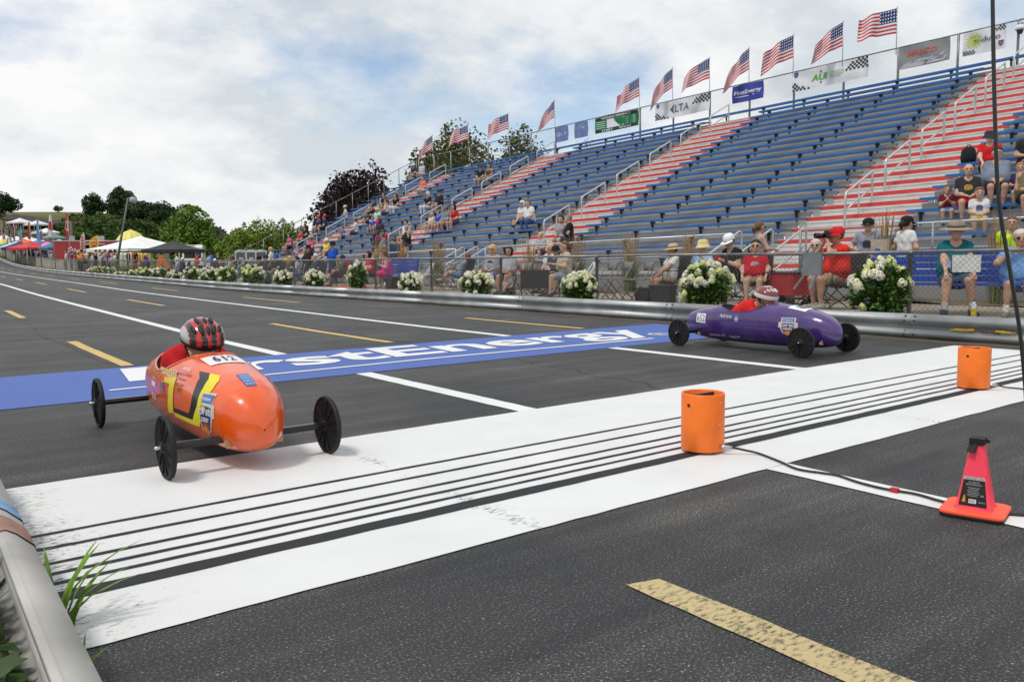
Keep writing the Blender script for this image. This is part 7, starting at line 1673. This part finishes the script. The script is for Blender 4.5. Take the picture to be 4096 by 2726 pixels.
for s in (-1, 1): MB().box(s*.94-.06, s*.94+.06, -.02, .02, .95, 1.35).build('tail_light', m_lamp_r, vb); MB().box(s*1.025-.004, s*1.025+.004, 4.1, 5.0, 1.4, hv-.6).build('side_window', m_vglass, vb)
MB().box(-.9, .9, -.06, .02, .38, .55).build('bumper', m_bin, van); MB().box(-.004, .004, -.008, .004, .6, hv-.2).build('door_seam', m_bin, vb); MB().box(-.3, .3, .02, .06, hv-.12, hv-.05).build('roof_lamp', m_bin, vb)
for s in (-1, 1):
    for y in (1.0, 4.7): MB().lathe([(0, -.11), (.2, -.11), (.34, -.10), (.36, 0), (.34, .10), (.2, .11), (0, .11)], 18, M=Matrix.Translation((s*.9, y, .36)) @ XROT).build('wheel', m_tyre, van)
cp_ = on_dist(872, 1045, 96); gz = ground_z(cp_.x, cp_.y); car2 = thing('parked_car', 'white car parked right of the van, partly hidden', 'car', (cp_.x, cp_.y, gz), R(-35))
cb2 = extr('body', [(-.0, .35), (-.05, .8), (.3, .95), (.8, 1.42), (2.2, 1.45), (3.0, .98), (4.2, .85), (4.3, .35)], -.9, .9, m_vanw, car2, .05); MB().add([(-.75, .33, .97), (.75, .33, .97), (.68, .74, 1.36), (-.68, .74, 1.36)], [(0, 1, 2, 3)]).build('rear_window', m_vglass, cb2); MB().add([(s_, y, z) for s_ in (-.912,) for y, z in ((.9, .98), (2.8, .98), (2.1, 1.36), (1.0, 1.36))], [(0, 1, 2, 3)]).build('side_window', m_vglass, cb2)
for s in (-1, 1):
    for y in (.8, 3.4): MB().lathe([(0, -.1), (.3, -.1), (.32, 0), (.3, .1), (0, .1)], 16, M=Matrix.Translation((s*.8, y, .32)) @ XROT).build('wheel', m_tyre, car2)
    MB().box(s*.7-.12, s*.7+.12, -.06, .05, .68, .84).build('tail_light', m_lamp_r, cb2)
tp_ = on_dist(350, 1030, 90); gz = ground_z(tp_.x, tp_.y); zt_ = on_dist(350, 972, 90).z-gz; trl = thing('food_trailer', 'long red food trailer with white lettering behind the crowd', 'trailer', (tp_.x, tp_.y, gz), R(-14)); ht = max(2.6, zt_)
MB().box(-2.9, 2.9, 0, 2.2, .55, ht).build('body', m_trailer, trl); MB().box(-2.95, 2.95, -.05, 2.25, ht+.002, ht+.10).build('roof', mat('pale_trailer_roof', (.5, .5, .5), .5), trl); MB().box(-.2, 1.6, -.03, -.003, 1.25, ht-.35).build('serving_hatch', m_lining, trl); MB().box(-.25, 1.65, -.75, -.03, ht-.33, ht-.27).build('awning', m_vanw, trl)
text_on('lettering', 'Su', lambda u, v: (-1.7+.75*u, -.006, 1.50+.60*v), m_dw, trl, bold=.03, shear=.3)
for k, (x, w_) in enumerate(((-.92, .16), (-.7, .2), (-.45, .14))): MB().box(x, x+w_, -.006, -.003, 1.55, 1.78+.06*(k % 2)).build('lettering', m_dw, trl)
for x, w_ in ((-1.6, .5), (.9, .6)): MB().box(x, x+w_, .8, 1.4, ht+.10, ht+.55).build('roof_vent', m_galv, trl)
for x in (-.5, .5): MB().lathe([(0, -.1), (.34, -.1), (.36, 0), (.34, .1), (0, .1)], 16, M=Matrix.Translation((x, .05, .36)) @ Matrix.Rotation(PI/2, 4, 'X')).build('wheel', m_tyre, trl)
# ---- inflatable dome and bouncy shapes under the white tent
lp_ = on_dist(522, 918, 92); gz = ground_z(lp_.x, lp_.y); hl = lp_.z-gz; lem = thing('inflatable_stand', 'yellow ribbed inflatable dome shaped like a lemon behind the white tent', 'inflatable', (lp_.x, lp_.y, gz)); m_lem = mat('inflatable_yellow', (.66, .60, .14), .45, 0, .05)
V = []; NU = 64; prof = [(1.0, 0), (1.12, .25), (1.1, .5), (.92, .72), (.62, .88), (.30, .955), (.13, .98), (.06, 1.0)]
for r_, z in prof:
    for i in range(NU): a = 2*PI*i/NU; q = 1-.09*abs(math.cos(a*6))**3; V.append((1.55*r_*q*math.cos(a), 1.55*r_*q*math.sin(a), hl*z))
MB().add(V, [(j*NU+i, j*NU+(i+1) % NU, (j+1)*NU+(i+1) % NU, (j+1)*NU+i) for j in range(len(prof)-1) for i in range(NU)]+[tuple((len(prof)-1)*NU+i for i in range(NU))], 0, True).build('dome', m_lem, lem)
for k, (px_, c_, w_, lb_) in enumerate(((447, (.45, .02, .06), .5, 'crimson inflatable column under the white tent'), (470, (.10, .45, .05), .45, 'green inflatable column under the white tent'), (505, (.60, .58, .45), 1.0, 'pale yellow printed inflatable panel under the white tent'), (535, (.62, .03, .02), .7, 'red inflatable wall under the white tent'), (570, (.70, .38, .02), .9, 'orange-yellow inflatable arch under the white tent'))):
    q = on_dist(px_, 1050, 86); gz = ground_z(q.x, q.y); t_ = thing('inflatable_shape', lb_, 'inflatable', (q.x, q.y, gz), R(-12), 'inflatables under the white tent')
    for j in range(3): MB().lathe([(0, 0), (w_*.20, .05), (w_*.22, .4), (w_*.22, 1.3), (w_*.17, 1.5), (0, 1.6)], 10).build('air_chamber', mat('inflatable_%d' % k, c_, .45, 0, .05), t_, ((j-1)*w_*.36, 0, 0))
# ---- portable toilets
for k, (x, lb_) in enumerate(((965, 'portable toilet, leftmost of three grey ones'), (1006, 'portable toilet, middle of three grey ones'), (1045, 'portable toilet, rightmost of three grey ones'))):
    q = on_dist(x, 1050, 84); gz = ground_z(q.x, q.y); t_ = thing('portable_toilet', lb_, 'portable toilet', (q.x, q.y, gz), R(-18), 'grey portable toilets with white roofs'); mg_ = mat('toilet_grey', (.13, .14, .145), .6, 0, .1); mw_ = mat('toilet_white', (.62, .63, .64), .5, 0, .05)
    MB().box(-.54, .54, 0, 1.1, .05, 2.05).build('cabin', mg_, t_); mb = MB(); V = []
    for y in (-.04, 1.14): V += [(-.6, y, 2.03), (-.5, y, 2.2), (-.2, y, 2.3), (.2, y, 2.3), (.5, y, 2.2), (.6, y, 2.03)]
    mb.add(V, [(5, 4, 3, 2, 1, 0), tuple(range(6, 12))]+[(i, i+1, i+7, i+6) for i in range(5)]); mb.build('roof', mw_, t_)
    d_ = MB().box(-.42, .42, -.03, -.003, .12, 1.95).build('door', mat('toilet_door', (.10, .11, .115), .6), t_); MB().box(.28, .34, -.06, -.03, 1.0, 1.15).build('latch', m_chrome, d_); MB().box(-.18, -.02, -.036, -.0305, 1.35, 1.55).build('sign', mw_, d_); MB().box(.04, .18, -.036, -.0305, 1.35, 1.55).build('sign', mw_, d_)
    for s in (-1, 1): MB().box(s*.5-.05, s*.5+.05, -.05, -.004, .05, 2.0).build('corner_trim', mw_, t_)
# ---- lamp post, utility pole, feather banners, national flags
b0 = on_x((458, 1128), 11.0); d = ray((512, 792)); tt = b0.y/d.y*.985; top_ = Vector((d.x*tt, d.y*tt, CAM_H+d.z*tt)); bz_ = .15; lampo = thing('lamp_post', 'tall leaning grey lamp post with a floodlight head', 'lamp post', (b0.x, b0.y, bz_)); rel = top_-Vector((b0.x, b0.y, bz_)); m_post = mat('grey_lamp_post', (.12, .13, .14), .6, .3, .2)
MB().tube([(0, 0, -.1), tuple(rel*.5), tuple(rel)], [.085, .07, .055], 10).build('post', m_post, lampo)
MB().lathe([(.05, -.28), (.20, -.26), (.24, -.05), (.18, .05), (.06, .1), (0, .1)], 14, M=Matrix.Translation(rel+Vector((.30, -.16, -.05))) @ Matrix.Rotation(R(25), 4, 'Y')).build('lamp_head', mat('lamp_grey', (.34, .35, .36), .5), lampo); MB().tube([tuple(rel), tuple(rel+Vector((.22, -.12, .02)))], .035, 6).build('arm', m_post, lampo)
u0 = on_dist(291, 1015, 98); ut = on_dist(289, 884, 98); gz = ground_z(u0.x, u0.y); up_ = thing('utility_pole', 'dark wooden utility pole with a crossbar', 'pole', (u0.x, u0.y, gz)); MB().tube([(0, 0, 0), (0, 0, ut.z-gz)], .13, 8).build('pole', m_wood_post, up_); MB().beam((-1.25, .3, ut.z-gz-.15), (1.25, -.3, ut.z-gz-.15), .09, .11).build('crossbar', m_wood_post, up_)
def feather(label, px_, top, dist, h, w_, col, txt=None, tcol=None, edge=None):
    q = on_dist(px_, top, dist); gz = ground_z(q.x, q.y); H = max(2.2, q.z-gz); t_ = thing('feather_banner', label, 'banner', (q.x, q.y, gz), R(-12), 'feather banners by the food stalls'); n_ = 14; V = []
    for j in range(n_+1):
        v = j/n_; z = H-h+h*v; wl = w_*(1 if v < .55 else math.sqrt(max(.002, 1-((v-.55)/.45)**2))); V += [(0, .02*math.sin(v*7), z), (-wl*.5, .05*math.sin(v*7+1), z+.0), (-wl, .02*math.sin(v*7+2), z)]
    m_ = mat('feather_'+label[:10].replace(' ', '_'), col, .7, 0, .05); MB().add(V, [(j*3+i, j*3+i+1, j*3+i+4, j*3+i+3) for j in range(n_) for i in range(2)], 0, True).build('cloth', m_, t_); MB().tube([(.02, 0, 0), (.02, 0, H-.2), (-w_*.2, 0, H+.02)], .02, 6).build('pole', m_pole, t_)
    if txt:
        for k, ch in enumerate(txt[::-1]):
            if ch == '|': MB().box(-.8*w_, -.2*w_, -.085, -.08, H-h+h*(.08+.80*k/len(txt)), H-h+h*(.08+.80*(k+.7)/len(txt))).build('letter', tcol, t_)
            else: text_on('letter', ch, lambda u, v: (-.15*w_-.7*w_*v, -.08, H-h+h*(.08+.80*(k+(1-u)*.8)/len(txt))), tcol, t_, bold=.03)
feather('yellow feather banner with red letters seen from behind', 392, 942, 84, 1.75, .75, (.66, .52, .06), 'LEMOS', m_ora)
feather('green, white and red feather banner beside the yellow one', 336, 930, 86, 2.1, .38, (.60, .60, .58), '||||||', m_ora)
feather('purple feather banner at the left among the tents', 44, 938, 112, 1.7, .45, (.06, .04, .16), '|||||', m_w)
feather('pale purple feather banner behind the light blue flag', 168, 920, 118, 1.5, .4, (.14, .12, .30))
def pole_flag(label, x_top, y_top, x_bot, bands, drop, wpx):
    y_ = on_x((x_bot, 1060), 11.5).y; gz = ground_z(11.5, y_); d = ray((x_top, y_top)); tt = y_/d.y; P = Vector((d.x*tt, d.y*tt, CAM_H+d.z*tt)); t_ = thing('national_flag', label, 'flag', (11.5, y_, gz), 0, 'national flags on poles along the wall'); rel = P-Vector((11.5, y_, gz)); MB().tube([(0, 0, 0), tuple(rel)], [.035, .02], 6).build('pole', m_galv, t_)
    sc_ = math.hypot(P.x, P.y)/CAM_F; h = drop*sc_; w_ = wpx*sc_; n_ = 10; m_ = MB(); dirv = Vector((-.8, .6, 0))*(-1 if wpx < 0 else 1); w_ = abs(w_); V = []; mi = []
    nu = 12
    for j in range(n_+1):
        v = j/n_
        for i in range(nu+1): u = i/nu; V.append(tuple(rel+dirv*(w_*u*(.35+.65*v**.6))+Vector((.06*math.sin(u*9), .06*math.cos(u*8), -h*v*(1-.12*u)-.05))))
    F = [(j*(nu+1)+i, j*(nu+1)+i+1, (j+1)*(nu+1)+i+1, (j+1)*(nu+1)+i) for j in range(n_) for i in range(nu)]
    cols, fn = bands; mi = [fn((i+.5)/nu, (j+.5)/n_) for j in range(n_) for i in range(nu)]
    link('cloth', np_mesh('cloth', V, F, [mat('flagc_%02x%02x%02x' % tuple(int(q*255) for q in c_), c_, .8, 0, .05) for c_ in cols], mi, True), t_)
FR, FW, FB, FL = (.48, .03, .035), (.66, .65, .66), (.03, .05, .20), (.16, .30, .58)
pole_flag('red and white maple leaf flag, rightmost of the pole flags', 270, 850, 284, ([FR, FW], lambda u, v: 0 if (v < .3 or v > .72 or (abs(u-.5)+abs(v-.5) < .22)) else 1), 92, 16)
pole_flag('white flag with a red disc on a pole', 204, 857, 222, ([FW, FR], lambda u, v: 1 if ((u-.5)/.42)**2+((v-.52)/.2)**2 < 1 else 0), 78, 17)
pole_flag('light blue flag on a pole left of the white one', 152, 875, 168, ([FL], lambda u, v: 0), 74, 12)
pole_flag('plain red flag on a pole left of the light blue one', 118, 886, 126, ([(.42, .02, .03)], lambda u, v: 0), 62, 12)
pole_flag('slate blue flag on a pole among the tents', 84, 903, 88, ([(.13, .22, .40)], lambda u, v: 0), 52, 10)
pole_flag('maroon flag on a pole among the tents', 57, 903, 62, ([(.22, .02, .08)], lambda u, v: 0), 48, 9)
pole_flag('small American flag on a pole at the left edge', 8, 910, 10, ([FR, FW, FB], lambda u, v: 2 if v < .4 else int(u*6) % 2), 46, -9)
# ---- orange ramps and blue table near the black canopy
for k, (x, rx, lb_) in enumerate(((630, 18, 'orange and grey ramp block leaning right under the black canopy'), (672, -24, 'orange and grey ramp block leaning left under the black canopy'))):
    q = on_dist(x, 1075, 60); gz = ground_z(q.x, q.y); t_ = thing('ramp_block', lb_, 'ramp', (q.x, q.y, gz+.55), R(-15), 'ramp blocks leaning under the canopy'); t_.rotation_euler = (0, R(rx), R(-15)); MB().box(-.16, .16, -.02, .02, 0, .95).build('face', mat('ramp_orange', (.60, .16, .03), .6), t_); MB().box(.0, .42, .021, .30, 0, .98).build('side', mat('ramp_grey', (.17, .18, .17), .7), t_)
q = on_dist(505, 1062, 78); gz = ground_z(q.x, q.y); bt = thing('folding_table', 'blue-topped table under the white tent', 'table', (q.x, q.y, gz), R(-15)); MB().box(-1.3, 1.3, -.4, .4, .85, .95).build('top', mat('blue_table_cover', (.04, .17, .55), .6), bt)
for x in (-1.2, 1.2):
    for y in (-.35, .35): MB().tube([(x, y, 0), (x, y, .85)], .025, 6).build('leg', m_tube, bt)
# ================================================================ far crowd: shared figures with their own colours
CROWD = []
def crowd_base(**k):
    o, _ = person('spectator', (0, -200-3*len(CROWD), -40), 0, seat=0, res=.055, **k); PEOPLE.remove(o); CROWD.append(o)
crowd_base(shirt=WHITE, wrists=HANG, haircol=DARK); crowd_base(shirt=WHITE, wrists=[(-.1, .3, .3), (.1, .3, .3)], hair='bob', haircol=BROWN, female=True); crowd_base(shirt=WHITE, wrists=HANG, hat='cap', hatcol=NAVY, legs='pants', fat=.3); crowd_base(shirt=WHITE, wrists=[(-.2, .25, .1), (.2, .25, .1)], hair='long', haircol=BLOND, female=True, legs='shorts'); crowd_base(shirt=WHITE, wrists=[(-.12, .35, .22), (.25, .0, -.05)], hat='straw', legs='pants')
CC = [('white', WHITE), ('royal blue', (.02, .09, .42)), ('red', (.5, .03, .03)), ('navy', NAVY), ('yellow', (.62, .42, .04)), ('orange', (.66, .20, .04)), ('purple', (.10, .03, .24)), ('light grey', (.36, .36, .38)), ('black', BLACK), ('pale blue', (.28, .46, .62)), ('pink', (.62, .22, .26)), ('green', (.05, .30, .12))]
LEGC = [BLACK, KHAKI, DENIM, NAVY]
rg = random.Random(77); used = set()
def crowd_at(px_, X_, k, ci, scale, label):
    y_ = on_x((px_, 1050), X_).y; src = CROWD[k]; c_ = src.copy(); COL.objects.link(c_); c_.location = (X_, y_, ground_z(X_, y_)); c_.rotation_euler = (0, 0, R(rg.uniform(40, 140))); c_.scale = (scale,)*3; nm, col_ = CC[ci]
    tag(c_, label, 'person', 'far crowd behind the concrete wall')
    for ch in src.children:
        q = ch.copy(); COL.objects.link(q); q.parent = c_
        if q.name.startswith(('shirt', 'shorts', 'trousers')):
            q.material_slots[0].link = 'OBJECT'; q.material_slots[0].material = cloth(col_ if q.name.startswith('shirt') else LEGC[(ci+k) % 4])
WEAR = ['with bare dark hair', 'with bobbed brown hair', 'in a navy cap', 'with long blond hair', 'in a straw hat']
for lo_, hi_, st_, xa, xb, where in ((3, 170, 5, 13.0, 14.2, 'far along the wall'), (172, 306, 5, 13.0, 14.2, 'below the red trailer'), (308, 470, 5, 13.0, 14.2, 'left of the lamp post'), (30, 300, 9, 15.5, 17.5, 'beside the tents')):
    for px_ in range(lo_, hi_, st_):
        for _ in range(60):
            k = rg.randrange(5); ci = rg.choice((0, 0, 0, 1, 1, 2, 3, 4, 5, 6, 7, 7, 8, 9, 9, 10, 11))
            if (k, ci, where) not in used: break
        used.add((k, ci, where)); crowd_at(px_, rg.uniform(xa, xb), k, ci, rg.uniform(.82, 1.04), 'far spectator in %s shirt %s, %s' % (CC[ci][0], WEAR[k], where))
for px_, X_, k, ci, lb_ in ((445, 13.4, 0, 5, 'man in an orange shirt near the lamp post'), (423, 13.1, 1, 7, 'woman in a lavender-grey shirt near the lamp post'), (402, 13.6, 0, 0, 'tall man in a white shirt left of the orange shirt'), (329, 12.9, 2, 5, 'man in an orange vest leaning on the wall end'), (515, 17, 1, 11, 'woman in a green shirt behind the blue table'), (545, 18, 0, 8, 'dark figure in front of the red inflatable')): crowd_at(px_, X_, k, ci, 1.03, lb_)
for o in CROWD:
    for ch in list(o.children): bpy.data.objects.remove(ch)
    bpy.data.objects.remove(o)
